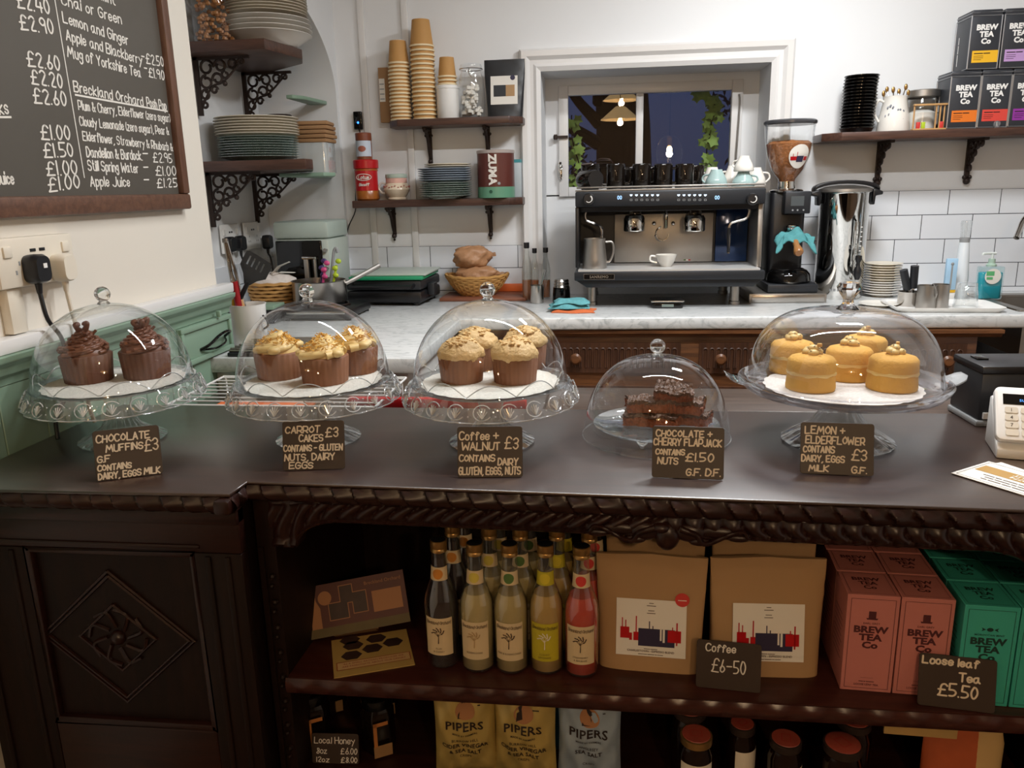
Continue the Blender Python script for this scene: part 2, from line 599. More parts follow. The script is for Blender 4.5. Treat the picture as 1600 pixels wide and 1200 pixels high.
def hand(mb, s, Mx, h, pen=.0016, align='L', mi=0, jit=.5, slant=.0, sp=1.3, seed=1, fit=None, nib=1.0):
    """handwriting in a round-nibbed pen; h is the cap height; fit squeezes the line into a width"""
    rnd = random.Random(seed)
    k = h / 6.0
    strokes, x = [], 0.0
    for ch in s:
        if ch == ' ':
            x += 2.6
            continue
        g = G_.get(ch)
        if g is None:
            x += 2
            continue
        w = 0
        dy, ro, sc = rnd.uniform(-.3, .3) * jit, rnd.uniform(-.10, .10) * jit, 1 + rnd.uniform(-.1, .1) * jit
        for st in g.split('|'):
            cur = st[0] == '~'
            pts = [Vector((int(a[0]), int(a[1]) - 2, 0)) for a in st.strip('~').split()]
            w = max(w, max(p.x for p in pts))
            pts = [Vector((p.x + rnd.uniform(-.15, .15) * jit, p.y + rnd.uniform(-.15, .15) * jit, 0)) for p in pts]
            if cur:
                pts = chaikin(chaikin(pts))
            strokes.append([Vector((x + (p.x * sc - p.y * ro) + p.y * slant, (p.y * sc + p.x * ro) + dy, 0)) for p in pts])
        x += w + sp
    W_ = (x - sp) * k
    fx = 1.0 if fit is None else fit / max(W_, 1e-6)
    W_ *= fx
    ox = {'L': 0, 'C': -W_ / 2, 'R': -W_}[align]
    q = pen / 2
    lv = 0                                             # overlapping pen marks lie a hair above one another
    for st in strokes:
        pts = [Vector((ox + p.x * k * fx, p.y * k, 0)) for p in st]
        for a, b in zip(pts, pts[1:]):
            d = b - a
            if d.length < 1e-7:
                continue
            nn = Vector((-d.y, d.x, 0)).normalized() * q
            nn.x *= nib
            lv = (lv + 1) % 20
            up = Vector((0, 0, lv * 2e-5))
            mb.add([Mx @ (a + nn + up), Mx @ (a - nn + up), Mx @ (b - nn + up), Mx @ (b + nn + up)], [(0, 1, 2, 3)], mi)
        for a in pts[::1] if len(pts) < 8 else pts[::2] + [pts[-1]]:
            lv = (lv + 1) % 20
            mb.add([Mx @ (a + Vector((q * nib * math.cos(t * math.pi / 3), q * math.sin(t * math.pi / 3), lv * 2e-5))) for t in range(6)], [tuple(range(6))], mi)
    return mb


def face(o, right, up, off=.0006):
    """frame of a flat face: origin, x along right, y along up, lifted off the surface"""
    r_ = Vector(right).normalized()
    u_ = Vector(up).normalized()
    n_ = r_.cross(u_).normalized()
    u_ = n_.cross(r_)
    o = Vector(o) + n_ * off
    return Matrix(((r_.x, u_.x, n_.x, o.x), (r_.y, u_.y, n_.y, o.y), (r_.z, u_.z, n_.z, o.z), (0, 0, 0, 1)))


def front(x, y, z, off=.0006):
    """a face turned to the customer (towards -Y)"""
    return face((x, y, z), (1, 0, 0), (0, 0, 1), off)


def tri2(Mx, x, y):
    return Mx @ Matrix.Translation((x, y, 0))


def flat(mb, Mx, poly, mi=0, lift=0):
    return mb.add([Mx @ Vector((x, y, lift)) for x, y in poly], [tuple(range(len(poly)))], mi)


def rect(mb, Mx, x0, y0, x1, y1, mi=0, lift=0):
    return flat(mb, Mx, [(x0, y0), (x1, y0), (x1, y1), (x0, y1)], mi, lift)


def bars(mb, Mx, x, y, words, h, mi=0, align='C'):
    """a line of print too small to read in the photograph: one thin bar per word"""
    tot = sum(words) + h * .6 * (len(words) - 1)
    u = x - (tot / 2 if align == 'C' else 0)
    for w in words:
        rect(mb, Mx, u, y, u + w, y + h, mi)
        u += w + h * .6
    return mb


def outline(mb, Mx, x0, y0, x1, y1, t, mi=0, lift=0):
    for a in ((x0, y0, x1, y0 + t), (x0, y1 - t, x1, y1), (x0, y0 + t, x0 + t, y1 - t), (x1 - t, y0 + t, x1, y1 - t)):
        rect(mb, Mx, *a, mi, lift)
    return mb

# ================================================================== THE ROOM
YB, XL, ZC, ZB = 3.45, -1.15, .90, .92            # back wall, left wall, front counter top, back counter top
XR_, YF = 2.7, -3.2
m = MB()
m.box(-1.6, YF, -.05, XR_, YB + .4, 0)
struct(m, 'floor', M['floor'])
m = MB().box(-1.6, YF, ZCEIL, XR_, YB + .4, ZCEIL + .06)
struct(m, 'ceiling', M['ceil'])
m = MB()
WX0, WX1, WZ1 = -.28, .64, 1.838                  # window recess
m.box(-1.6, YB, 0, WX0, YB + .3, ZCEIL).box(WX1, YB, 0, XR_ + .1, YB + .3, ZCEIL).box(WX0, YB, WZ1, WX1, YB + .3, ZCEIL).box(WX0, YB, 0, WX1, YB + .3, ZB - .05)
SX0, SX1, SZ0, SZ1 = -.215, .565, 1.335, 1.80      # sash
m.box(WX0, 3.68, ZB - .05, WX1, 3.75, SZ0 + .006).box(WX0, 3.68, SZ1, WX1, 3.75, WZ1).box(WX0, 3.68, SZ0, SX0, 3.75, SZ1).box(SX1, 3.68, SZ0, WX1, 3.75, SZ1)
struct(m, 'wall_back', M['wall'], flat=True)
# left wall with the arched alcove
m = MB()
m.box(XL - .35, YF, 0, XL, 2.21, ZCEIL)
m.box(XL - .35, 2.2101, 0, XL, YB - .0005, ZB - .052)
struct(m, 'wall_left', M['wallL'], ang=25)
arch = [(2.2101, ZCEIL), (2.2101, 2.13)] + [(2.70 + .72 * math.cos(R(a)), 1.77 + .36 * math.sin(R(a))) for a in range(90, -1, -5)] + [(3.42, ZB + .0004), (YB - .0005, ZB + .0004), (YB - .0005, ZCEIL)]
m = MB().prism(arch, XL - .3495, XL, 'x')
struct(m, 'wall_arch', M['wall'], ang=25)
m = MB().box(XL - .45, 2.0, 0, XL - .35, YB, ZCEIL)
struct(m, 'wall_alcove', M['wall'])
m = MB().box(XR_, YF, 0, XR_ + .1, YB + .3, ZCEIL)
struct(m, 'wall_right', M['wall'])
m = MB().box(-1.6, YF - .1, 0, XR_ + .1, YF, ZCEIL)
struct(m, 'wall_front', mat('brown_grey_wall_paint', '6e6055', .7, var=.1, vs=2))

# architrave of the window: three moulded boards
def board(x0, z0, x1, z1, inner):
    b = MB()
    b.box(x0, YB - .018, z0, x1, YB, z1)
    return b
AX0, AX1, AZ1 = -.362, .728, 1.925
m = MB()
prof = [(0, 0), (0, .016), (.018, .024), (.030, .018), (.044, .018), (.058, .030), (.078, .034), (.087, .024), (.087, 0)]   # from the opening outwards, thickness
def arch_board(pts):
    rings = []
    for (p, dirx, dirz) in pts:
        rings.append([Vector((p[0] + dirx * u, YB - t, p[1] + dirz * u)) for u, t in prof])
    return MB().loft(rings, caps=True)
struct(arch_board([((WX0, ZB), -1, 0), ((WX0, WZ1), -1, 1), ((WX1, WZ1), 1, 1), ((WX1, ZB), 1, 0)]), 'trim_1', M['gloss'], ang=20)
# battens of the boarded wall
for i, x in enumerate((-1.028, -.842)):
    m = MB().box(x - .014, YB - .014, ZB, x + .014, YB, ZCEIL)
    struct(m, 'trim_%d' % (i + 2), M['gloss'], bevel=.003)
# tiles
M['tile'] = tiles('metro_tiles', 'X', 'Z', off=(.0, -1.330 + .975))
M['tiley'] = tiles('metro_tiles_alcove', 'Y', 'Z', off=(.07, -ZB))
m = MB().box(-1.15, YB - .008, ZB, AX0 - .004, YB, 1.1348)
struct(m, 'trim_4', M['tile'])
m = MB().box(AX1, YB - .008, ZB, XR_, YB, 1.330)
struct(m, 'trim_5', M['tile'])
m = MB().box(XL - .35, 2.212, ZB, XL - .342, 3.419, 1.10)
struct(m, 'trim_6', M['tiley'])
# green boarded dado with its cornice, white ledge over it
m = MB()
for k in range(17):
    y = .25 + k * .1165
    m.box(XL, y, .78, XL + .018, y + .1145, 1.03)
m.box(XL, .25, .78, XL + .014, 2.232, 1.03)
m.prism([(XL, 1.03), (XL + .020, 1.03), (XL + .022, 1.045), (XL + .030, 1.052), (XL + .032, 1.066), (XL + .044, 1.078), (XL + .046, 1.090), (XL, 1.090)], .25, 2.232, 'y')
struct(m, 'trim_7', M['green'], bevel=.0015, seg=1)
m = MB().box(XL, .25, 1.090, XL + .036, 2.245, 1.118)
struct(m, 'trim_8', M['gloss'], bevel=.004)
# the window: sash with one mullion and two panes
m = MB()
g = .028
m.box(SX0 - .006, 3.662, SZ0 - .002, SX0 + .036, 3.70, SZ1 + .006).box(SX1 - .040, 3.662, SZ0 - .002, SX1 + .006, 3.70, SZ1 + .006).box(SX0 + .0361, 3.664, SZ1 - .035, SX1 - .0401, 3.699, SZ1 + .0055).box(SX0 + .0361, 3.664, SZ0 - .0015, SX1 - .0401, 3.699, SZ0 + .04)
m.box(.118, 3.667, SZ0 + .0402, .150, 3.698, SZ1 - .0352)
win = struct(m, 'window_1', M['gloss'], bevel=.003, merge=False)
for x0, x1 in ((SX0 + .036, .118), (.150, SX1 - .040)):
    MB().box(x0 - .004, 3.680, SZ0 + .036, x1 + .004, 3.683, SZ1 - .03).build('pane', M['pane'], win)
m = MB().tube([at(1127, 290, Y=3.66), at(1128, 300, Y=3.65), at(1143, 165, Y=3.655), at(1145, 160, Y=3.65)][0:1] + [(SX1 - .018, 3.655, 1.40), (SX1 - .014, 3.650, 1.50), (SX1 - .008, 3.655, 1.70), (SX1 - .012, 3.652, 1.745)], .004)
m.build('window_stay', M['steelr'], win)
m = MB().box(SX0 - .03, 3.650, 1.585, SX0 + .035, 3.662, 1.597)
m.cyl((SX0 - .02, 3.652, 1.580), .008, .022)
m.build('window_latch', M['iron'], win)
m = MB()
p = at(875, 265, Y=3.665)
m.cbox((p.x, 3.668, p.z), (.020, .012, .07)).sphere((p.x + .002, 3.655, p.z + .012), .012).cbox((p.x + .005, 3.652, p.z - .02), (.012, .012, .05))
m.build('window_catch', M['chrome'], win, bevel=.003)

# outside: dusk garden
tree_bark = mat('dusk_darkened_bark', '080706', 1, var=.3, spec=.1)  # bark held near black: the dusk shade is put into its colour
leafd = mat('dark_leaves', '10160f', .7, var=.4, vs=3)
leafb = mat('lit_vine_leaves', '8fae4e', .6, var=.3, vs=20)
def leaves(mb, c, r, n, size, rnd):
    for _ in range(n):
        d = Vector((rnd.gauss(0, 1), rnd.gauss(0, 1), rnd.gauss(0, 1))).normalized() * r * rnd.random() ** .4
        p = Vector(c) + d
        a = Vector((rnd.gauss(0, 1), rnd.gauss(0, 1), rnd.gauss(0, 1))).normalized()
        b = a.orthogonal().normalized()
        s = size * rnd.uniform(.6, 1.2)
        mb.add([p - a * s, p + b * s * .5, p + a * s, p - b * s * .5], [(0, 1, 2, 3)])
rt = random.Random(3)
m = MB().tube([(.10, 8.6, -1), (.16, 8.6, 1.6), (.05, 8.6, 3.2)], [.34, .24], 10)
tr = T('garden_tree', 'dark tree trunk seen at dusk through the left window pane', 'tree', (0, 0, 0))
m.build('trunk', tree_bark, tr)
m = MB()
for k in range(5):
    m.tube([(-.1, 8.5, 1.8 + .2 * k), (-.7 + .3 * k, 8.3, 2.2 + .15 * k), (-1.2 + .62 * k, 8.1, 2.9)], [.07, .02], 6)
m.build('branch', tree_bark, tr)
m = MB()
for c, r in (((-.9, 8.4, 2.9), .5), ((.6, 8.4, 2.7), .45), ((1.25, 8.2, 2.3), .4), ((-.5, 8.0, 1.6), .35)):
    leaves(m, c, r, 260, .05, rt)
o = m.build('crown', leafd, tr, solid=False); o['kind'] = 'stuff'
m = MB()
for c, r in (((1.6, 9.4, .9), .8), ((-1.2, 9.2, .8), .7), ((.4, 9.6, .7), .7)):
    leaves(m, c, r, 420, .06, rt)
o = tag(m.build('garden_hedge', leafd, solid=False), 'dark hedge low behind the window panes outside', 'hedge')
def vine(label, spots, n):
    t = T('garden_vine', label, 'vine')
    pts = [at(x, y, Y=3.86) for x, y in spots]
    low = min(pts, key=lambda v: v.z)
    MB().tube([(low.x, low.y + .01, -.05), (low.x + .01, low.y, low.z * .5), tuple(low)], .006, 6).tube(pts, .003, 5).build('stem', tree_bark, t)
    rv = random.Random(len(spots) + n)
    mm = MB()
    for k in range(n):
        q = rv.random() * (len(pts) - 1)
        i = int(q)
        p = pts[i].lerp(pts[i + 1], q - i) + Vector((rv.uniform(-.03, .03), rv.uniform(-.05, .05), rv.uniform(-.03, .03)))
        s = rv.uniform(.018, .032)
        th, ti = rv.uniform(0, 6.28), rv.uniform(-.5, .5)
        rim = []
        for j in range(10):                                        # a lobed leaf
            a = th + j * math.pi / 5
            rr = s * (1 if j % 2 == 0 else .62)
            rim.append(p + Vector((rr * math.cos(a), ti * rr * math.sin(a), rr * math.sin(a))))
        mm.add([p + Vector((0, -.004, 0))] + rim, [(0, 1 + j, 1 + (j + 1) % 10) for j in range(10)])
    o = mm.build('foliage', leafb, t, solid=False)
    o['kind'] = 'stuff'
vine('green vine leaves outside the right edge of the window', [(1085, 150), (1118, 165), (1112, 190), (1108, 215), (1104, 240), (1112, 262)], 46)
vine('green vine leaves outside the lower left corner of the window', [(893, 180), (894, 215), (900, 240), (905, 262), (897, 290)], 22)

# ceiling strip lights over the counter
tube_m = mat('lit_diffuser', (1, .97, .92), .5, var=0, emit=3)
for i, (tx, ty, tl, tw, te) in enumerate(TUBES):
    t = T('strip_light', ['long white strip light on the ceiling above the cake counter', 'short square light panel on the ceiling of the coffee aisle'][i], 'ceiling light', (tx, ty, ZCEIL))
    MB().box(-tl / 2 - .03, -tw / 2 - .02, -.06, tl / 2 + .03, tw / 2 + .02, 0).build('housing', M['white'], t, bevel=.004)
    MB().box(-tl / 2, -tw / 2 - .005, -.09, tl / 2, tw / 2 + .005, -.06).build('diffuser', tube_m, t, bevel=.006)

# pendants of the customers' side, where the window glass mirrors them
bulb_m = mat('lit_filament', (1, .66, .32), .5, var=0, emit=60)
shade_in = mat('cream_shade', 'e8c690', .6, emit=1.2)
def mirrored(px, py, Y):
    p = at(px, py, Y=3.682)
    d = p - Vector((0, 0, EYE))
    return p + Vector((d.x, -d.y, d.z)) * ((p.y - Y) / d.y)
def pendant(p, label, glassy):
    t = T('pendant_lamp', label, 'pendant lamp', (p.x, p.y, p.z))
    MB().tube([(0, 0, .10), (0, 0, ZCEIL - p.z)], .004, 6, smooth=False).build('cord', M['black'], t)
    MB().lathe([(0, .02), (.022, .03), (.024, .10), (0, .12)], seg=16).build('lamp_holder', M['gold'], t)
    MB().sphere((0, 0, -.01), .028 if glassy else .02, 14, s=(1, 1, 1.2)).build('bulb', bulb_m, t)
    if glassy:
        MB().lathe([(.03, .12), (.09, .09), (.13, .02), (.135, -.06), (.12, -.13)], seg=32).build('lamp_shade', M['clear'], t)
    else:
        MB().lathe([(.03, .115), (.05, .11), (.20, -.015), (.205, -.02), (.195, -.016), (.05, .10)], seg=32).build('lamp_shade', shade_in, t)
    bulb_light((p.x, p.y - .0, p.z - .05), 36 if glassy else 11)
pendant(mirrored(1046, 232, -.7), 'filament bulb pendant in a clear glass shade mirrored in the right window pane', True)
pendant(mirrored(969, 184, -1.3), 'lower of the two shallow pendant shades mirrored in the left window pane', False)
pendant(mirrored(971, 154, -1.9), 'upper of the two shallow pendant shades mirrored in the left window pane', False)
bulb_light((-.45, -.55, 2.25), 6)
t = T('pendant_lamp', 'filament pendant hanging in front of the menu board', 'pendant lamp', (-.45, -.55, 2.30))
MB().tube([(0, 0, .10), (0, 0, ZCEIL - 2.30)], .004, 6, smooth=False).build('cord', M['black'], t)
MB().lathe([(0, .02), (.022, .03), (.024, .10), (0, .12)], seg=16).build('lamp_holder', M['gold'], t)
MB().sphere((0, 0, -.012), .026, 14).build('bulb', bulb_m, t)

# ================================================================== BACK COUNTER
m = MB()
cx1 = 2.3
m.prism([(XL - .341, 2.215), (XL + .003, 2.215), (XL + .003, 2.09), (-.53, 2.09), (-.53, 2.78), (cx1, 2.84), (cx1, 2.90), (1.42, 2.90), (1.42, 3.36), (cx1, 3.36), (cx1, 3.44), (XL - .341, 3.44)], ZB - .045, ZB, 'z')
worktop = tag(m.build('worktop', M['marble'], bevel=.006), 'grey veined white marble worktop running along the back wall and left return', 'worktop')
# oak sideboard under it, drawers carved with flutes
YS = 2.83
sb = T('oak_sideboard', 'mid brown oak sideboard with fluted drawers under the marble worktop', 'sideboard', (0, 0, 0))
SBX0, SBX1 = -.53, 1.335
m = MB()
m.box(SBX0, YS, .42, SBX1 - .07, YS + .5, .845)
m.build('carcass', M['midoak'], sb, bevel=.003)
m = MB().prism([(YS - .03, .872), (YS + .5, .872), (YS + .5, .845), (YS - .012, .845), (YS - .018, .855), (YS - .03, .86)], SBX0, SBX1, 'x')
m.build('top_moulding', M['midoak'], sb)
def drawer(x0, x1, z0, z1, knobs):
    m = MB()
    m.box(x0, YS - .008, z0, x1, YS, z1)
    n = max(1, int((x1 - x0 - .02) / .023))
    w = (x1 - x0 - .02) / n
    for k in range(n):                                             # a row of round-headed flutes
        a = x0 + .01 + k * w
        pts = [(a + w * .15, z0 + .02)] + [(a + w * .5 + w * .35 * math.cos(R(t)), z1 - .028 + w * .35 * math.sin(R(t))) for t in range(180, -1, -36)] + [(a + w * .85, z0 + .02)]
        m.tube([(u, YS - .009, v) for u, v in pts], .0034, 5, smooth=False)
    d = m.build('drawer', M['midoakd'], sb)
    for kx in knobs:
        MB().lathe([(0, 0), (.010, 0), (.008, .010), (.019, .018), (.021, .026), (.014, .034), (0, .036)], seg=20).build('knob', M['midoak'], d)
        k = d.children[-1] if d.children else None
        o = [c for c in COL.objects if c.parent == d][-1]
        o.location = (kx, YS - .008, (z0 + z1) / 2)
        o.rotation_euler = (R(90), 0, 0)
xa = lambda px, y: at(px, y, Y=YS).x
zt, zb_ = at(1000, 535, Y=YS).z, at(1000, 582, Y=YS).z
drawer(SBX0 + .05, xa(1063, 555), zb_, zt, (xa(900, 560),))
drawer(xa(1092, 555), xa(1300, 555), zb_, zt, (xa(1124, 560),))
drawer(xa(1330, 555), xa(1508, 555), zb_ - .004, zt - .004, (xa(1476, 560),))
drawer(SBX0 + .05, xa(1063, 555), zb_ - .20, zb_ - .05, ())
drawer(xa(1092, 555), xa(1508, 555), zb_ - .20, zb_ - .05, ())
m = MB()
for x in (SBX0 + .05, .30, SBX1 - .14):
    m.lathe([(.03, .0), (.03, .05), (.018, .08), (.034, .20), (.022, .34), (.032, .40), (.032, .425)], (x, YS + .05, 0), 16)
for i, x in enumerate((SBX0 + .05, .36, SBX1 - .12)):
    MB().lathe([(0, 0), (.03, .0), (.03, .05), (.018, .08), (.034, .20), (.022, .34), (.032, .40), (.032, .425)], (x, YS + .06, 0), 16).build('leg', M['midoak'], sb)
# carcass of the return under the marble, and dark end panel
m = MB().box(XL + .004, 2.12, 0, -.56, 2.79, ZB - .046)
tag(m.build('return_cabinet', M['gloss'], bevel=.004), 'white cabinet under the left return of the marble worktop', 'cabinet')

# ================================================================== FRONT COUNTER, an old carved sideboard
O = Vector((-.605, 1.19, 0))
ANG = math.atan2(-.055, 1.605)
LOC = Matrix.Translation(O) @ Matrix.Rotation(ANG, 4, 'Z')
fc = T('carved_counter', 'dark carved oak sideboard serving as the shop counter', 'counter', (0, 0, 0))
m = MB()
L_ = 1.80
e = LOC @ Vector((L_, 0, 0))
m.prism([(XL + .019, 1.126), (-.608, 1.132), (-.605, 1.19), (e.x, e.y), (e.x, 1.66), (XL + .019, 1.66)], .8935, ZC, 'z')
m.prism([(XL + .019, 1.150), (-.628, 1.152), (-.625, 1.214), (e.x, e.y + .022), (e.x, 1.659), (XL + .019, 1.659)], .868, .8930, 'z')
m.build('top', M['oaktop'], fc, bevel=.0022)


def carved(x0, x1, zlo, ztop, nz, fn, T_, y0=0, step=.0028):
    """a carved strip: zlo may be a function of x; fn(x, s) gives how far it stands out, s from 0 below to 1 above"""
    mb = MB()
    mb.T = T_
    n = int((x1 - x0) / step)
    vs, fs = [], []
    for i in range(n + 1):
        x = x0 + (x1 - x0) * i / n
        lo = zlo(x) if callable(zlo) else zlo
        for k in range(nz + 1):
            s = k / nz
            vs.append((x, y0 - fn(x, s), lo + (ztop - lo) * s))
    for i in range(n):
        for k in range(nz):
            a = i * (nz + 1) + k
            fs.append((a, a + nz + 1, a + nz + 2, a + 1))
    b = len(vs)
    for i in range(n + 1):                                         # underside, so that it has thickness
        x = x0 + (x1 - x0) * i / n
        vs.append((x, y0 + .03, zlo(x) if callable(zlo) else zlo))
    for i in range(n):
        fs.append((b + i, b + i + 1, (i + 1) * (nz + 1), i * (nz + 1)))
    return mb.add(vs, fs)


def gadroon(x, s):
    u = (x / .040 + .4 * s + .10 * math.sin(2 * math.pi * x / .17)) % 1.0
    lobe = (1 - u) ** .8 * min(1, u * 9) if u < 1 else 0
    return .001 + .016 * math.sin(math.pi * min(1, s * .72 + .14)) * (.18 + .95 * lobe)


def leafy(x, s):
    sg = 1 if x < .70 else -1
    u = (x / .030 - sg * .95 * s + .25 * math.sin(s * 4)) % 1.0
    edge = .007 if s < .13 or s > .90 else 0
    return .002 + edge + .011 * (math.sin(math.pi * u) ** .7) * math.sin(math.pi * s) ** .7


EDGE0 = .866
carved(.0, L_, EDGE0, .8932, 10, gadroon, LOC, .006).build('carved_edge', M['oak'], fc, ang=60)
LT = Matrix.Translation((0, 1.132, 0))
carved(XL + .02, -.604, EDGE0, .8932, 10, gadroon, LT, .006).build('carved_edge', M['oak'], fc, ang=60)
MB().box(-.632, 1.117, EDGE0 + .001, -.603, 1.16, .8928).build('corner_block', M['oak'], fc, bevel=.006)
# the moulding returns along the short step between the two fronts
LS = Matrix.Translation((-.606, 1.129, 0)) @ Matrix.Rotation(R(90), 4, 'Z')
carved(0, .062, EDGE0, .8932, 10, gadroon, LS, .006).build('carved_edge', M['oak'], fc, ang=60)


def arched(x):
    def q(d):
        return .828 if d > .16 else .778 if d < .075 else .778 + .05 * math.sqrt(max(0, 1 - ((.16 - d) / .085) ** 2))
    return min(q(x), q(1.325 - x)) if x < 1.325 else .778


carved(.03, 1.40, arched, EDGE0, 14, leafy, LOC, .016).build('frieze', M['oak'], fc, ang=60)
m = MB(); m.T = LOC                                               # carved centre of the frieze
cxo = .702
for dx, dz, rx, rz, ry in ((0, -.004, .020, .024, .014), (-.035, .004, .026, .016, .010), (.035, .004, .026, .016, .010), (-.075, .006, .030, .011, .008), (.080, .006, .032, .011, .008), (-.010, .012, .016, .010, .016), (-.05, -.010, .018, .008, .009), (.05, -.010, .018, .008, .009), (.11, -.002, .02, .007, .007), (-.11, -.002, .02, .007, .007)):
    m.sphere((cxo + dx, .010, .833 + dz), 1, 14, s=(rx, ry, rz))
for sgn in (-1, 1):
    m.tube([(cxo + sgn * (.02 + .018 * k + .006 * math.sin(k * 1.7)), .003, .833 + .012 * math.cos(k * 1.3)) for k in range(7)], [.006, .003], 6)
m.build('carved_ornament', M['oak'], fc, ang=60)
# inside: sides, back, shelf, bottom
XI0, XI1 = .034, 1.37
m = MB(); m.T = LOC
m.box(0, .012, 0, XI0, .45, EDGE0)
m.box(.003, .006, .06, .013, .013, .775)
for k in range(14):                                               # bead ornament on the post
    z = .72 - k * .05
    m.sphere((.024, .009, z), .006, 8).sphere((.021, .009, z - .019), .0045, 8)
m.build('post', M['oakv'], fc)
m = MB(); m.T = LOC
m.box(XI1, .012, 0, XI1 + .09, .45, EDGE0)
m.build('post', M['oakv'], fc, bevel=.003)
m = MB(); m.T = LOC
m.box(XI0, .435, 0, XI1, .45, .88)
m.build('back_panel', M['oakv'], fc)
ZS = .522
LOCS = Matrix.Translation((O.x, 1.186, 0))
m = MB(); m.T = LOC
m.T = LOCS
m.box(XI0, .010, ZS - .026, XI1, .400, ZS)
m.build('shelf', M['shelfoak'], fc, bevel=.002)


def shelfedge(x, s):
    return .006 + .005 * math.sin(math.pi * s) + .0025 * math.sin(2 * math.pi * x / .055) * math.sin(math.pi * s)


carved(XI0 - .002, XI1, ZS - .030, ZS, 5, shelfedge, LOCS, .012, .006).build('shelf_edge', M['shelfoak'], fc, ang=50)
ZBOT = .30
m = MB(); m.T = LOCS
m.box(XI0, .0, ZBOT - .03, XI1, .435, ZBOT)
m.box(XI0, .02, 0, XI1, .04, ZBOT - .03)
m.build('bottom_shelf', M['oak'], fc, bevel=.002)
# left cupboard with a carved lozenge on its door
YP = 1.152
m = MB()
m.box(XL + .02, YP + .02, 0, -.615, 1.62, EDGE0)
m.build('cupboard', M['oakv'], fc)
m = MB()
m.box(XL + .02, YP - .003, .785, -.607, YP + .02, EDGE0)
m.box(XL + .02, YP - .008, .838, -.607, YP + .02, EDGE0 - .0005).box(XL + .021, YP - .006, .792, -.68, YP + .0195, .800)
m.build('top_rail', M['oak'], fc, bevel=.003)
for x0, x1 in ((XL + .02, -1.005), (-.692, -.607)):
    m = MB().box(x0, YP - .004, 0, x1, YP + .02, .785)
    m.box(x0 + .02, YP - .008, .02, x0 + .03, YP, .78).box(x1 - .03, YP - .008, .02, x1 - .02, YP, .78)
    m.build('stile', M['oakv'], fc, bevel=.002)
m = MB().box(-1.005, YP - .004, 0, -.692, YP + .02, .435)
m.build('bottom_rail', M['oak'], fc, bevel=.004)
m = MB()
m.box(-1.005, YP + .008, .435, -.692, YP + .02, .785)
pf = MB()
cz, cxp = .61, -.862
dia = lambda s: [(cxp, YP + .006, cz + .130 * s), (cxp + .145 * s, YP + .006, cz), (cxp, YP + .006, cz - .130 * s), (cxp - .145 * s, YP + .006, cz)]
door = m.build('door_panel', M['oakv'], fc)
mm = MB()
for s in (1, .93, .5):
    mm.tube(dia(s) + [dia(s)[0]], .0035, 5, smooth=False)
for k in range(8):
    a = k * math.pi / 4
    mm.tube([(cxp + .02 * math.cos(a), YP + .006, cz + .02 * math.sin(a)), (cxp + .05 * math.cos(a + .3), YP + .006, cz + .05 * math.sin(a + .3)), (cxp + .055 * math.cos(a + .8), YP + .006, cz + .055 * math.sin(a + .8))], .0035, 5)
mm.sphere((cxp, YP + .008, cz), .014, 12)
mm.build('carved_lozenge', M['oak'], door)
m = MB().box(-1.005, YP - .004, .435, -.995, YP + .012, .785).box(-.702, YP - .004, .435, -.692, YP + .012, .785).box(-1.005, YP - .004, .775, -.692, YP + .012, .785).box(-1.005, YP - .004, .435, -.692, YP + .012, .447)
m.build('panel_moulding', M['oak'], door, bevel=.003)
# rear board of the counter top, to the right
m = MB().box(-.135, 1.664, .872, 1.2, 1.86, .899)
tag(m.build('counter_shelf_board', wood('grey_brown_board', '3a2c24', '54443a', .35, 'x', 7, .1), bevel=.003), 'grey brown wooden board along the rear of the counter behind the flapjack dome', 'board')
m = MB().box(-1.10, 1.672, .80, -.16, 2.06, .83)
tag(m.build('service_shelf', M['oaktop'], bevel=.003), 'dark low shelf behind the counter between counter and marble return', 'shelf')

# ================================================================== CAKES ON THE COUNTER
def rot_front(x, y, z, rz):
    return Matrix.Translation((x, y, z)) @ Matrix.Rotation(rz, 4, 'Z')


M['case'] = mat('dark_cupcake_case', '5a3422', .6, var=.15, vs=40, bump=.2)
M['casel'] = mat('light_cupcake_case', '7d4f33', .6, var=.12, vs=40, bump=.2)
M['choc'] = mat('chocolate_icing', '6a3f2a', .4, var=.1, vs=60, bump=.15, bs=120)
M['cheese'] = mat('cream_cheese_icing', 'e0c283', .45, var=.06, vs=30, bump=.15, bs=90)
M['coffee'] = mat('coffee_icing', 'd2b07a', .55, var=.15, vs=70, bump=.9, bs=160)
M['sponge'] = mat('lemon_sponge', 'd6a244', .75, var=.12, vs=50, bump=.35, bs=190)
M['curd'] = mat('lemon_icing', 'e6c67c', .45, var=.05)
M['peel'] = mat('orange_peel', 'd8a548', .6, var=.25, vs=50)
M['nut'] = mat('walnut_crumb', 'd6b27a', .7, var=.2, vs=60, bump=.4)
M['seed'] = mat('flower_petal', '55452f', .8, var=.3, vs=90)
M['oat'] = mat('baked_oats', '8a4a28', .5, var=.75, vs=170, bump=1.0, bs=150)
M['oatt'] = mat('chocolate_oat_top', '5e412f', .45, var=.85, vs=190, bump=1.0, bs=150)
M['lace'] = mat('paper_doily', 'd9d4cb', .7, var=.30, vs=190, bump=.5, bs=260)


def stand_profile(mb, pr, h):
    mb.lathe([(.0, .004), (.040, .004), (.080, .0), (.082, .004), (.060, .014), (.036, .030), (.024, .052), (.021, .070), (.026, .088), (.045, .102), (.060, h - .004)], seg=120,
             wave=lambda k, r, z, a: (r * (1 + .05 * math.cos(20 * a) * (1 if 3 < k < 10 else .12)), z))


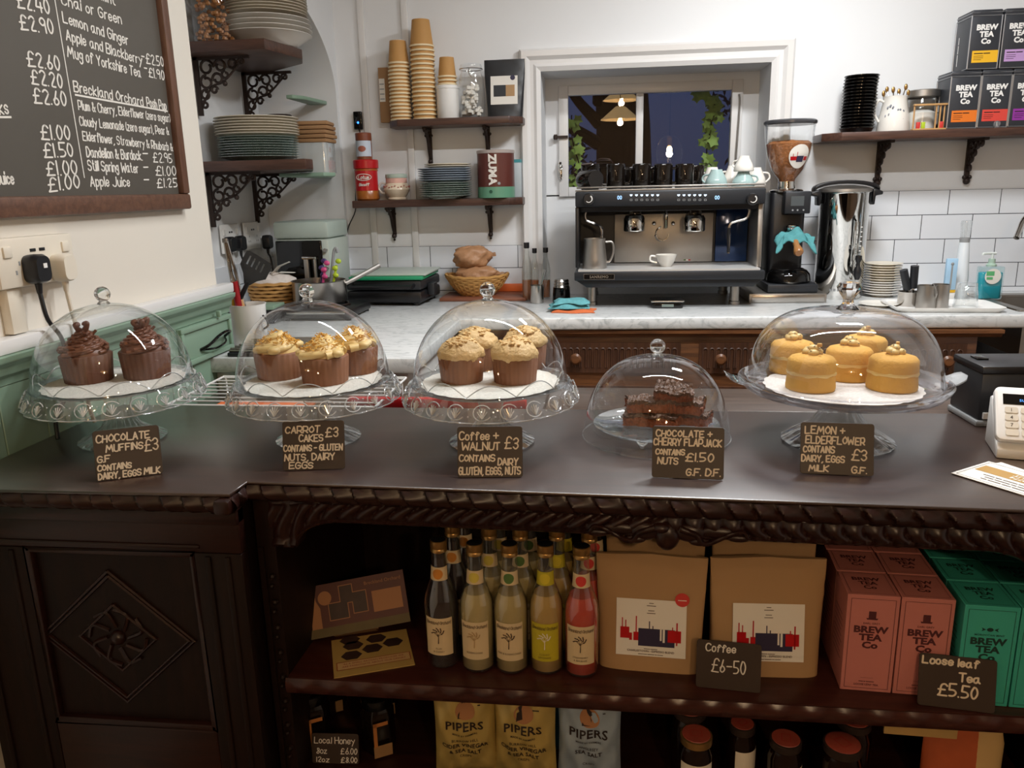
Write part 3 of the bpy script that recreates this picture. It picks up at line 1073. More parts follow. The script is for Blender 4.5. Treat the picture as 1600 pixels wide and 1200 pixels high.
def pressed_stand(label, px, py, rz):
    h, r = .118, .153
    c = at(px, py, Z=ZC + h)
    t = T('cake_stand', label, 'cake stand', (c.x, c.y, ZC), rz, 'pressed glass cake stands on the counter')
    mb = MB()
    stand_profile(mb, r, h)
    mb.build('pedestal', M['press'], t, ang=80)
    mb = MB().lathe([(0, h - .004), (.06, h - .004), (r - .012, h - .002), (r - .002, h + .004), (r - .004, h + .002), (.10, h), (0, h)], seg=72)
    mb.build('plate', M['press'], t, ang=60)
    sc = lambda a: .5 + .5 * abs(math.sin(11 * a))
    prof = [(r - .004, h + .003), (r + .002, h - .008), (r + .006, h - .018), (r + .010, h - .028)]
    mb = MB().lathe(prof, seg=176, wave=lambda k, rr, z, a: (rr + .003 * k / 3 * math.cos(22 * a), z - (.006 * sc(a) if k == 3 else 0)))
    ed = [(Vector(((r + .0105 + .003 * math.cos(22 * a)) * math.cos(a), (r + .0105 + .003 * math.cos(22 * a)) * math.sin(a), h - .028 - .006 * sc(a)))) for a in [2 * math.pi * i / 176 for i in range(176)]]
    mb.build('skirt', M['press'], t, ang=60)
    MB().tube(ed, .0013, 5, smooth=False, closed=True).build('skirt_edge', M['relief'], t)
    mb = MB()                                                      # moulded shell motifs round the skirt
    def on(a, u, v):                                               # u along the rim, v down the skirt
        rr = r + .0035 + .012 * v / .030
        aa = a + u / r
        return Vector((rr * math.cos(aa), rr * math.sin(aa), h + .001 - v))
    for k in range(22):
        a = 2 * math.pi * k / 22
        if k % 1 == 0:
            mb.tube([on(a, .0145 * math.cos(t_), .0155 + .0125 * math.sin(t_)) for t_ in [R(d) for d in range(30, 391 - 60, 25)]], .0011, 4, smooth=False)
            for d in (-60, -30, 0, 30, 60):
                mb.tube([on(a, 0, .025), on(a, .009 * math.sin(R(d)), .025 - .017 * math.cos(R(d) * .8))], .0013, 4, smooth=False)
            mb.sphere(on(a, .021, .010), .0016, 6).sphere(on(a, .021, .022), .0016, 6)
    mb.build('shell_relief', M['relief'], t)
    gal = [Vector((.139 * math.cos(a), .139 * math.sin(a), h + .0045 + .022 * abs(math.sin(5 * a + rz)))) for a in [2 * math.pi * i / 160 for i in range(160)]]
    MB().tube(gal, .0011, 5, smooth=False, closed=True).build('gallery_edge', M['relief'], t)
    mb = MB()
    for i in range(160):
        j = (i + 1) % 160
        a, b = gal[i], gal[j]
        mb.add([(a.x, a.y, h), (b.x, b.y, h), b, a], [(0, 1, 2, 3)])
    mb.build('scalloped_gallery', M['dome'], t, ang=70)
    return c


def dome(label, x, y, z, r, h, knob='ball', mt='dome', shape=.80, grp='glass domes over the cakes'):
    t = T('cake_dome', label, 'dome', (x, y, z), 0, grp)
    pts = [(r + .003, .0), (r + .002, .004)] + [(r * math.cos(R(a)) ** shape, .004 + (h - .004) * math.sin(R(a)) ** (1.0)) for a in range(2, 89, 4)] + [(0.001, h)]
    mb = MB().lathe(pts, seg=64)
    mb.tube([((r + .002) * math.cos(2 * math.pi * i / 64), (r + .002) * math.sin(2 * math.pi * i / 64), .002) for i in range(64)], .0016, 5, smooth=False, closed=True)
    mb.build('glass', M[mt], t, ang=70)
    if knob == 'ball':
        MB().lathe([(0, h - .002), (.012, h - .001), (.008, h + .005)] + [(.0145 * math.cos(R(a)), h + .018 + .0145 * math.sin(R(a))) for a in range(-60, 91, 10)], seg=24).build('knob', M['solidglass'], t, ang=70)
    else:
        MB().lathe([(0, h - .002), (.020, h), (.010, h + .010), (.009, h + .018), (.018, h + .032), (.022, h + .040), (.017, h + .047), (0, h + .050)], seg=12).build('knob', M['solidglass'], t, ang=20)
    return t


def doily(label, x, y, z, r):
    o = solo(MB().lathe([(0, .0008), (r * .7, .0008), (r, .0012)], seg=96, wave=lambda k, rr, zz, a: (rr * (1 + (.025 * abs(math.sin(12 * a)) if k == 2 else 0)), zz)).lathe([(0, 0), (r, 0)], seg=96), 'doily', M['lace'], label, 'doily', (x, y, z), group='paper doilies under the cakes')
    return o


def helix(z0, r0_, turns, rise, tr, n=60, r1=.004, start=0):
    pts = []
    for i in range(n + 1):
        u = i / n
        a = start + turns * 2 * math.pi * u
        rr = r0_ + (r1 - r0_) * u ** .85
        pts.append((rr * math.cos(a), rr * math.sin(a), z0 + rise * u))
    return pts


def cupcake(kind, label, x, y, z, s=1.0, rz=0.0, grp=None):
    t = T({'choc': 'chocolate_muffin', 'carrot': 'carrot_cupcake', 'coffee': 'coffee_walnut_cupcake'}[kind], label, 'cupcake', (x, y, z), rz, grp)
    hb = .052 * s
    rb, rt_ = .0375 * s, .0415 * s
    t.scale = ({'choc': 1.13, 'carrot': 1.17, 'coffee': 1.18}[kind],) * 2 + (1,)
    wv = (lambda k, r, zz, a: (r * (1 + (.02 if 0 < k < 3 else 0) * math.cos(26 * a)), zz))
    MB().lathe([(0, 0), (rb, 0), (rt_, hb), (rt_ - .002, hb + .002), (0, hb + .004)], seg=104, wave=wv).build('paper_case', M['case' if kind == 'choc' else 'casel'], t, ang=60)
    rnd = random.Random(int(x * 1000) + int(y * 1000))
    if kind == 'choc':
        mb = MB()
        for j in range(4):                                         # a piped rosette of ridged icing
            for q_, (dz_, dr_) in enumerate(((0, 0), (.0055, -.001), (.0105, -.004))):
                mb.tube([(x_ + .0012 * math.sin(i_ * 1.7), y_ + .0012 * math.cos(i_ * 2.1), z_) for i_, (x_, y_, z_) in enumerate(helix(hb + .004 + dz_ + .001 * j, (.0425 + dr_ - .002 * j) * s, 1.15, .036 * s - dz_ * .4, .0, 46, .006, j * 1.57 + q_ * .3 + rz))], [.0042 * s, .0026 * s], 6)
        mb.lathe([(0, hb), (.038 * s, hb), (.036 * s, hb + .010), (.020 * s, hb + .028), (.006 * s, hb + .042), (0, hb + .043)], seg=20)
        for k in range(4):
            a = k * 1.6
            mb.tube([(0, 0, hb + .042), (.008 * math.cos(a), .008 * math.sin(a), hb + .050), (.012 * math.cos(a), .012 * math.sin(a), hb + .056 + .002 * k), (.006 * math.cos(a), .006 * math.sin(a), hb + .060)], .0045 * s, 6)
        mb.build('icing', M['choc'], t, ang=75)
        mb = MB()
        for k in range(3):
            a = rnd.uniform(3, 6)
            mb.tube([(.012 * math.cos(a), .012 * math.sin(a), hb + .035), (.022 * math.cos(a), .022 * math.sin(a), hb + .046)], .0028, 6)
        mb.build('chocolate_curl', M['choc'], t)
    elif kind == 'carrot':
        mb = MB()
        for j in range(5):
            mb.tube(helix(hb + .005 + .002 * j, (.038 - .003 * j) * s, .85, .026 * s, .0, 30, .006, j * 1.26 + rz), [.0085 * s, .006 * s], 9)
        for j in range(3):
            a_ = rz * 3 + j * 2.1
            mb.sphere((.036 * s * math.cos(a_), .036 * s * math.sin(a_), hb + .010), .011 * s, 10, s=(1.2, 1, .8))
        mb.lathe([(0, hb), (.036 * s, hb), (.034 * s, hb + .012), (.018 * s, hb + .028), (0, hb + .034)], seg=20)
        mb.build('icing', M['cheese'], t, ang=75)
        mb = MB()
        for k in range(110):
            a, q = rnd.uniform(0, 6.28), rnd.random() ** .6 * .034
            zz = hb + .046 * s - q * .75
            b = rnd.uniform(0, 6.28)
            ln = rnd.uniform(.006, .013)
            c = Vector((q * math.cos(a), q * math.sin(a), zz))
            d = Vector((math.cos(b), math.sin(b), rnd.uniform(-.3, .9))).normalized() * ln
            mb.tube([c - d * .4, c + d * .6], .0010, 4, smooth=False)
        mb.build('carrot_shreds', M['peel'], t)['kind'] = 'stuff'
    else:
        mb = MB()
        mb.lathe([(0, hb - .002), (.040 * s, hb - .002), (.043 * s, hb + .006), (.041 * s, hb + .014), (.033 * s, hb + .024), (.020 * s, hb + .033), (.008 * s, hb + .037), (0, hb + .037)], seg=44,
                 wave=lambda k, r, zz, a: (r * (1 + .035 * math.sin(7 * a + k) + .02 * math.sin(13 * a - 2 * k)), zz + .0022 * math.sin(5 * a + k * 2)))
        for j in range(2):
            mb.tube(helix(hb + .010 + .006 * j, (.036 - .008 * j) * s, 1.6, .018, 0, 40, .008, j * 3 + rz), .0062, 7)
        mb.build('icing', M['coffee'], t, ang=75)
        mb = MB()
        for k in range(60):
            a, q = rnd.uniform(0, 6.28), rnd.random() ** .6 * .028
            mb.sphere((q * math.cos(a), q * math.sin(a), hb + .040 - q * .42), rnd.uniform(.0015, .0034), 6, s=(1, 1.3, .8))
        mb.build('walnut_crumbs', M['nut'], t)['kind'] = 'stuff'
    return t


HS = .118
s1 = pressed_stand('pressed glass cake stand carrying the two chocolate muffins', 180, 597, .1)
s2 = pressed_stand('pressed glass cake stand carrying the three carrot cakes', 491, 595, .35)
s3 = pressed_stand('pressed glass cake stand carrying the coffee and walnut cakes', 766, 597, .2)
for c, what in ((s1, 'chocolate muffins'), (s2, 'carrot cakes'), (s3, 'coffee and walnut cakes')):
    doily('white lace paper doily under the ' + what, c.x, c.y, ZC + HS + .0003, .128)
    dome('clear glass dome with ball knob over the ' + what, c.x, c.y, ZC + HS + .0012, .1445, .155, shape=.95)
zp = ZC + HS + .0016
def cake_at(px, py, z=zp):
    p = at(px, py, Z=z)
    return p.x, p.y, z
for px, py, l in ((140, 594, 'left'), (231, 587, 'right')):
    cupcake('choc', l + ' one of the two chocolate muffins with swirled chocolate icing', *cake_at(px, py), 1.02, px * .01, 'chocolate muffins')
for px, py, l in ((438, 588, 'carrot cake with cream icing, leftmost of the three'), (509, 596, 'carrot cake with cream icing, front middle of the three'), (556, 580, 'carrot cake with cream icing, right rear of the three')):
    cupcake('carrot', l, *cake_at(px, py), .96, px * .01, 'carrot cakes')
for px, py, l in ((722, 594, 'front left'), (805, 595, 'front right'), (745, 575, 'rear left'), (821, 573, 'rear right')):
    cupcake('coffee', l + ' of the four coffee cakes topped with walnut crumbs', *cake_at(px, py), .88, px * .01, 'coffee and walnut cakes')

# lemon cakes on the large clear plastic stand
h4 = .110
c4 = at(1315, 600, Z=ZC + h4)
t = T('plastic_cake_stand', 'large clear plastic cake stand with lug handles under the lemon cakes', 'cake stand', (c4.x, c4.y, ZC), 0)
mb = MB().lathe([(.0, .006), (.060, .006), (.096, .0), (.100, .004), (.080, .016), (.052, .034), (.034, .058), (.028, .076), (.034, .092), (.050, h4 - .006)], seg=160, wave=lambda k, r, z, a: (r * (1 + (.03 if k > 3 else .008) * math.cos(16 * a)), z))
mb.build('pedestal', M['press'], t, ang=80)
mb = MB().lathe([(0, h4 - .006), (.06, h4 - .006), (.145, h4 - .005), (.170, h4), (.182, h4 + .010), (.184, h4 + .010), (.182, h4 + .004), (.170, h4 - .008), (.145, h4 - .012), (.06, h4 - .012)], seg=72)
mb.build('plate', M['domepl'], t, ang=60)
for sgn, l in ((-1, 0), (1, 0)):
    mb = MB()
    rings = []
    for k in range(7):
        u = k / 6
        x = sgn * (.176 + .034 * u)
        w = .034 * (1 - .3 * u) * (1 if k < 6 else .6)
        z = h4 + .004 + .014 * u * u
        rings.append([(x, -w, z), (x, -w * .3, z + .002), (x, w * .3, z + .002), (x, w, z), (x, w, z + .003), (x, -w, z + .003)])
    mb.loft(rings).build('handle', M['press'], t)
doily('white lace paper doily under the lemon cakes', c4.x, c4.y, ZC + h4 - .0042, .135)
dome('large clear plastic dome with faceted knob over the lemon cakes', c4.x, c4.y, ZC + h4 + .0085, .166, .130, 'facet', 'domepl', .55)
zl = ZC + h4 - .0026
for i, (px, py, l) in enumerate(((1266, 606, 'front left'), (1393, 606, 'front right'), (1324, 590, 'middle'), (1236, 579, 'rear left'), (1348, 571, 'rear right'))):
    p = at(px, py, Z=zl)
    t = T('lemon_cake', l + ' of the five round yellow lemon cakes', 'cake', (p.x, p.y, zl), i * 1.3, 'lemon and elderflower cakes')
    r = .0425
    wob = lambda k, rr, z, a: (rr * (1 + .012 * math.sin(5 * a + i)), z)
    MB().lathe([(0, 0), (r, 0), (r + .001, .004), (r - .001, .028), (0, .028)], seg=40, wave=wob).build('sponge', M['sponge'], t, ang=60)
    MB().lathe([(0, .0275), (r - .001, .0275), (r + .0005, .031), (r - .001, .034), (0, .034)], seg=40, wave=lambda k, rr, z, a: (rr * (1 + .025 * math.sin(9 * a)), z + .001 * math.sin(7 * a))).build('filling', M['curd'], t, ang=60)
    MB().lathe([(0, .0335), (r, .0335), (r - .001, .052), (r - .006, .058), (.018, .0635), (0, .065)], seg=40, wave=wob).build('sponge', M['sponge'], t, ang=60)
    mb = MB()
    for k in range(5):
        a = k * 2.3
        mb.sphere((.009 * math.cos(a), .009 * math.sin(a), .067 + .002 * (k % 2)), .0095, 10, s=(1, 1, .7))
    mb.sphere((.001, 0, .074), .009, 10, s=(1.2, 1, .7))
    mb.build('icing', M['curd'], t, ang=70)
    mb = MB()
    for k in range(12):
        a = k * 2.4
        mb.sphere(((.004 + .0016 * k) * math.cos(a), (.004 + .0016 * k) * math.sin(a), .0815 - .0014 * k), .0014, 5, s=(1.6, 1, .6))
    mb.build('petals', M['seed'], t)['kind'] = 'stuff'
    if i in (0, 1, 4):
        MB().cbox((.010, -.004, .080), (.008, .006, .006)).build('peel', M['peel'], t, bevel=.001)

# flapjacks on a low glass dish under a dome
cf = at(1022, 668, Z=ZC)
cf.y = 1.478
t = T('glass_dish', 'low clear glass dish on small feet holding the flapjacks', 'dish', (cf.x, cf.y, ZC), 0)
MB().lathe([(0, .018), (.10, .018), (.118, .024), (.120, .027), (.116, .026), (.10, .0215), (0, .0215)], seg=64).build('plate', M['press'], t, ang=60)
for k in range(3):
    a = R(-110 + 120 * k)
    MB().lathe([(0, 0), (.004, 0), (.012, .014), (.012, .0185), (0, .0185)], (.085 * math.cos(a), .085 * math.sin(a), 0), 16).build('foot', M['solidglass'], t)
dome('low clear glass dome with ball knob over the flapjacks', cf.x, cf.y, ZC + .0006, .139, .158, shape=.80)
def flapjack(label, px, py, z, sx, sy_, rz, tilt=(0, 0)):
    p = at(px, py, Z=z)
    t = T('flapjack', label, 'flapjack', (p.x, p.y, z), rz, 'chocolate and cherry flapjacks')
    rnd = random.Random(px)
    def slab(z0, z1, mt, nm):
        n, mm_ = 26, 16
        mb = MB()
        vs, fs = [], []
        for j in range(mm_ + 1):
            for i in range(n + 1):
                u, v = (i / n - .5) * sx, (j / mm_ - .5) * sy_
                vs.append((u * (1 + .05 * math.sin(v * 120 + px)) + rnd.uniform(-.0014, .0014), v * (1 + .06 * math.sin(u * 90 + px)) + rnd.uniform(-.0014, .0014), z1 + rnd.uniform(-.0024, .0024) + .0025 * math.sin(u * 140 + v * 90)))
        for j in range(mm_):
            for i in range(n):
                a = j * (n + 1) + i
                fs.append((a, a + 1, a + n + 2, a + n + 1))
        ring = [i for i in range(n + 1)] + [j * (n + 1) + n for j in range(1, mm_ + 1)] + [mm_ * (n + 1) + i for i in range(n - 1, -1, -1)] + [j * (n + 1) for j in range(mm_ - 1, 0, -1)]
        prev = ring
        for q in range(1, 4):
            zq = z1 + (z0 - z1) * q / 3
            b = len(vs)
            for i in ring:
                x, y, _ = vs[i]
                k = 1 + rnd.uniform(-.09, .04)
                vs.append((x * k, y * k, zq if q == 3 else zq + rnd.uniform(-.0015, .0015)))
            cur = list(range(b, b + len(ring)))
            for i in range(len(ring)):
                j = (i + 1) % len(ring)
                fs.append((prev[i], cur[i], cur[j], prev[j]))
            prev = cur
        fs.append(tuple(prev))
        mb.add(vs, fs)
        return mb.build(nm, mt, t, ang=25)
    slab(0, .016, M['oat'], 'oat_base')
    slab(.0165, .0225, M['oatt'], 'chocolate_top')
    t.rotation_euler = (tilt[0], tilt[1], rz)
    return t
zf = ZC + .0265
flapjack('front flapjack slice lying on the dish, lowest of the pile', 1018, 662, zf, .105, .050, -.22)
flapjack('right flapjack slice lying on the dish behind the sign', 1078, 660, zf, .075, .045, -.5)
flapjack('flapjack slice in the middle of the pile, on top at the left', 1010, 640, zf + .026, .075, .050, .05)
flapjack('flapjack slice on top of the pile at the right', 1065, 641, zf + .026, .080, .055, -.3)
flapjack('flapjack slice leaning upright at the back of the pile', 1052, 620, zf + .052, .070, .042, -.1, (.35, .1))

# ================================================================== PRICE SIGNS
def sign(label, p, rz, lines, w=.112, h=.086, tilt=16, ink='ink', pen=.0024, seed=1, kind='small price sign'):
    t = T('price_sign', label, 'sign', (p.x, p.y, p.z), rz, None)
    tl = R(tilt)
    Mx = Matrix.Rotation(-tl, 4, 'X') if False else Matrix(((1, 0, 0, 0), (0, 0, math.sin(tl) * 0 - 1, 0), (0, 1, 0, 0), (0, 0, 0, 1)))
    up = Vector((0, math.sin(tl), math.cos(tl)))
    F = face((0, 0, .001), (1, 0, 0), up, 0)
    mb = MB()
    mb.T = F
    mb.prism(rrect(-w / 2, 0, w / 2, h, .005), -.0022, 0, 'z')
    mb.build('card', M['card'], t, bevel=.0005, seg=1)
    mb = MB()
    mb.add([(-.018, .012 + .0, 0), (.018, .012, 0), (.018, .045, 0), (-.018, .045, 0), (-.018, .0035 + math.sin(tl) * h * .55, h * .55 * math.cos(tl)), (.018, .0035 + math.sin(tl) * h * .55, h * .55 * math.cos(tl))], [(0, 1, 2, 3), (3, 2, 5, 4)])
    mb.box(-.018, .0035, 0, .018, .045, .0015)
    mb.build('easel_foot', M['card'], t, solid=True)
    F2 = face((0, 0, .001), (1, 0, 0), up, .0005)
    mb = MB()
    for k, ln in enumerate(lines):
        s, x, y, hh, fit = ln[:5]
        al = ln[5] if len(ln) > 5 else 'L'
        sl = ln[6] if len(ln) > 6 else 0
        hand(mb, s, F2 @ Matrix.Translation(((x - .5) * w, y * h, 0)) @ Matrix.Rotation(R(sl), 4, 'Z'), hh * h, pen, al, 0, .6, .06, 1.3, seed + k, fit * w if fit else None)
    mb.build('lettering', M[ink], t, solid=False, flat=True)
    return t


zq = ZC
sign('chocolate muffins sign, price 3 pounds, on the counter', at(204, 747, Z=zq), R(26),
     [('CHOCOLATE', .05, .76, .14, .80), ('MUFFINS', .18, .56, .13, .55), ('\u00a33', .76, .50, .22, .20), ('G.F', .04, .37, .12, .18), ('CONTAINS', .03, .20, .11, .50), ('DAIRY, EGGS MILK', .03, .03, .12, .92)], w=.105, seed=11)
sign('carrot cakes sign, price 3 pounds, on the counter', at(491, 735, Z=zq), R(9),
     [('CARROT', .05, .76, .13, .55), ('CAKES', .27, .58, .13, .38), ('\u00a33', .70, .66, .19, .20), ('CONTAINS - GLUTEN', .02, .39, .12, .94), ('NUTS, DAIRY', .03, .20, .13, .80), ('EGGS', .10, .04, .12, .38)], w=.108, seed=22)
sign('coffee and walnut sign, price 3 pounds, on the counter', at(766, 747, Z=zq), R(5),
     [('Coffee +', .03, .74, .15, .60), ('WALNUT', .07, .54, .14, .58), ('\u00a33', .73, .56, .22, .20), ('CONTAINS', .03, .32, .12, .54), ('DAIRY', .62, .24, .13, .30), ('GLUTEN, EGGS, NUTS', .02, .06, .14, .94)], w=.110, seed=33)
sign('chocolate and cherry flapjack sign, price 1.50, on the counter', at(1074, 749, Z=zq), R(-3),
     [('CHOCOLATE +', .05, .80, .12, .78), ('CHERRY FLAPJACK', .02, .63, .13, .94), ('CONTAINS', .05, .45, .10, .40), ('\u00a31.50', .47, .34, .15, .38), ('NUTS', .08, .27, .12, .28), ('G.F. D.F.', .48, .07, .13, .47)], w=.116, seed=44)
sign('lemon and elderflower sign, price 3 pounds, on the counter', at(1307, 743, Z=zq), R(-4),
     [('LEMON +', .06, .78, .14, .54), ('ELDERFLOWER', .07, .59, .14, .80), ('CONTAINS', .04, .42, .12, .42), ('\u00a33', .70, .30, .20, .20), ('DAIRY, EGGS', .02, .24, .12, .58), ('MILK', .12, .06, .11, .26), ('G.F.', .70, .05, .12, .20)], w=.115, seed=55)

# ================================================================== GOODS ON THE SHELF OF THE COUNTER
liq = {k: mat(k + '_drink', c, .12, var=.03, coat=.5) for k, c in (('plum', '1c0608'), ('pale', 'b9a470'), ('pear', 'b6a06a'), ('lemon', 'b99552'), ('berry', 'c2402c'))}
lab = {k: mat(k + '_label', c, .6, var=.02) for k, c in (('cream', 'cdb791'), ('lime', 'b3a51f'))}
M['inkb'] = mat('brown_label_print', '4a3524', .6)
M['inkt'] = mat('tan_label_print', 'a98a5e', .6)
for k, c in (('amber', 'c07a28'), ('leafg', '4c6a32'), ('redp', 'c2352e'), ('limep', 'c8b428'), ('palep', 'c6b24a')):
    M[k] = mat(k + '_print', c, .55)
BODY = [(0, 0), (.026, 0), (.0305, .006), (.0305, .122), (.0285, .138), (.022, .156), (.0165, .172), (.0145, .186), (.0132, .214), (.0132, .224)]


def bent(mb, r):
    """wrap flat artwork (x across, z up, in the plane y=0) round an upright cylinder facing the customer"""
    for i, p in enumerate(mb.v):
        rr = r(p.z) if callable(r) else r
        a = p.x / rr
        mb.v[i] = Vector(((rr - p.y) * math.sin(a), -(rr - p.y) * math.cos(a), p.z))
    return mb


FL = face((0, 0, 0), (1, 0, 0), (0, 0, 1), 0)


def patch(mb, x0, x1, z0, z1, n=14, off=0, mi=0):
    for k in range(n):
        a, b = x0 + (x1 - x0) * k / n, x0 + (x1 - x0) * (k + 1) / n
        mb.add([(a, -off, z0), (b, -off, z0), (b, -off, z1), (a, -off, z1)], [(0, 1, 2, 3)], mi)
    return mb


def bdisc(mb, x, z, r, off=.0006, rz_=None, n=24):
    """a disc of small quads, so that it can be wrapped round a cylinder"""
    rr = [(r * k / 4, (rz_ or r) * k / 4) for k in range(5)]
    for k in range(4):
        for i in range(n):
            a, b = 2 * math.pi * i / n, 2 * math.pi * (i + 1) / n
            P = lambda q, t: (x + rr[q][0] * math.cos(t), -off, z + rr[q][1] * math.sin(t))
            mb.add([P(k, a), P(k, b), P(k + 1, b), P(k + 1, a)], [(0, 1, 2, 3)])
    return mb


def tree_mark(mb, x, z, s, seed=0):
    rnd = random.Random(seed)
    F = lambda u, v: (x + u * s, -.0009, z + v * s)
    mb.tube([F(0, -1), F(.03, -.2), F(0, .2)], [.0011, .0005], 4, smooth=False)
    for k in range(15):
        a = R(10 + 160 * k / 14)
        r = .45 + .35 * (k % 3) / 2
        p = Vector(F(r * .95 * math.cos(a), .15 + r * math.sin(a)))
        d = Vector((math.cos(a + .5), 0, math.sin(a + .5))) * s * .17
        e = Vector((-d.z, 0, d.x)) * .55
        mb.add([p - d, p + e, p + d, p - e], [(0, 1, 2, 3)])
    for a in (35, 65, 115, 145):
        mb.tube([F(0, -.1), F(.5 * math.cos(R(a)), .05 + .5 * math.sin(R(a)))], .0004, 4, smooth=False)
    return mb


def bottle(kind, label, p, rz, labc, mark, words, dark=False, group=None):
    t = T('drink_bottle', label, 'bottle', (p.x, p.y, p.z), rz, group)
    MB().lathe(BODY, seg=32).build('bottle_glass', M['bottleclear'], t, ang=60)
    top = .128 if not dark else .205
    fill = [(0, .004), (.024, .004), (.0292, .008), (.0292, .121), (.0272, .137)] + ([(.0208, .156), (.0153, .172), (.0130, .190), (.0118, .212), (0, .212)] if dark else [(.0215, .152), (0, .152)])
    MB().lathe(fill, seg=32).build('drink', liq[kind], t, ang=60)
    MB().lathe([(.0138, .222), (.0150, .223), (.0150, .228), (.0140, .2295), (.0150, .231), (.0150, .2435), (.0138, .2445)], seg=28).build('screw_cap', M['gold'], t, ang=40)
    MB().lathe([(.0138, .2442), (.012, .2450), (0, .2450)], seg=28).build('cap_top', M['black'], t)
    mb = bent(patch(MB(), -.027, .027, .030, .104), .0309)
    lb = mb.build('body_label', lab[labc], t, solid=False)
    mb = MB()
    hand(mb, 'Breckland Orchard', FL @ Matrix.Translation((0, .0925, .0006)), .0062, .0007, 'C', 0, .5, .25, 1.0, 5, .047)
    for k, w_ in enumerate(words):
        printed(mb, w_, FL @ Matrix.Translation((0, .0420 - .0062 * k, .0006)), .0034, 'C', 0, 0, .9)
    bent(mb, .0309).build('lettering', M['inkb'], lb, solid=False)
    mb = bent(tree_mark(MB(), 0, .070, .0155, len(label)), .0309)
    mb.build('tree_print', M['cream'] if labc == 'lime' else M['inkt'] if mark == 'palep' else M['inkb'], lb, solid=False)
    rn = lambda z: .0172 + (.0148 - .0172) * (z - .170) / .026
    nb = bent(patch(MB(), -.020, .020, .171, .196), rn).build('neck_label', lab['lime' if labc == 'lime' else 'cream'], t, solid=False)
    mb = MB()
    bdisc(mb, 0, .1835, .0095, .0006)
    bent(mb, rn).build('neck_roundel', M[mark], nb, solid=False)
    return t


drinks = [('plum', 690, 1043, 'cream', 'amber', ('PLUM', '& CHERRY'), 'dark plum coloured', True), ('pale', 745, 1050, 'cream', 'palep', ('ELDERFLOWER',), 'pale clear', False),
          ('pear', 798, 1052, 'cream', 'leafg', ('PEAR & ELDERFLOWER',), 'pale straw', False), ('lemon', 853, 1053, 'lime', 'limep', ('CLOUDY', 'LEMONADE'), 'cloudy yellow', False),
          ('berry', 908, 1058, 'cream', 'redp', ('STRAWBERRY', '& RHUBARB'), 'pink red', False)]
desc = ['green printed neck roundel', 'yellow label']
firsts = []
what = ['dark bottle with orange neck roundel, leftmost of the front drinks row', 'pale drink bottle with pale yellow neck roundel, second in the front row', 'pale drink bottle with green neck roundel, middle of the front row', 'cloudy drink bottle with lime yellow label in the front row', 'pink red drink bottle at the right end of the front row']
for (k, px, py, lc, mk, wd, ds, dk), wl_ in zip(drinks, what):
    p = at(px, py, Z=ZS)
    p.y += .022
    p.z = ZS + .0005
    firsts.append(bottle(k, wl_, p, R(-2), lc, mk, wd, dk, 'soft drink bottles on the counter shelf'))
rows = [('second', .068, .012), ('third', .136, .022)]
for rname, dy, dx in rows:
    for i, b in enumerate(firsts):
        q = b.location + Vector((dx + .004 * (i % 2), dy, 0))
        dup(b, q, None, '%s bottle standing directly behind the front one, in the %s row of drinks' % (['dark', 'pale yellow necked', 'green necked', 'lime labelled', 'pink red'][i], rname))


# coffee bags
M['kraftd'] = mat('darker_kraft_paper', '8d6a43', .7, var=.05, vs=9, bump=.1, bs=25)  # darker kraft brown for the honey jar labels


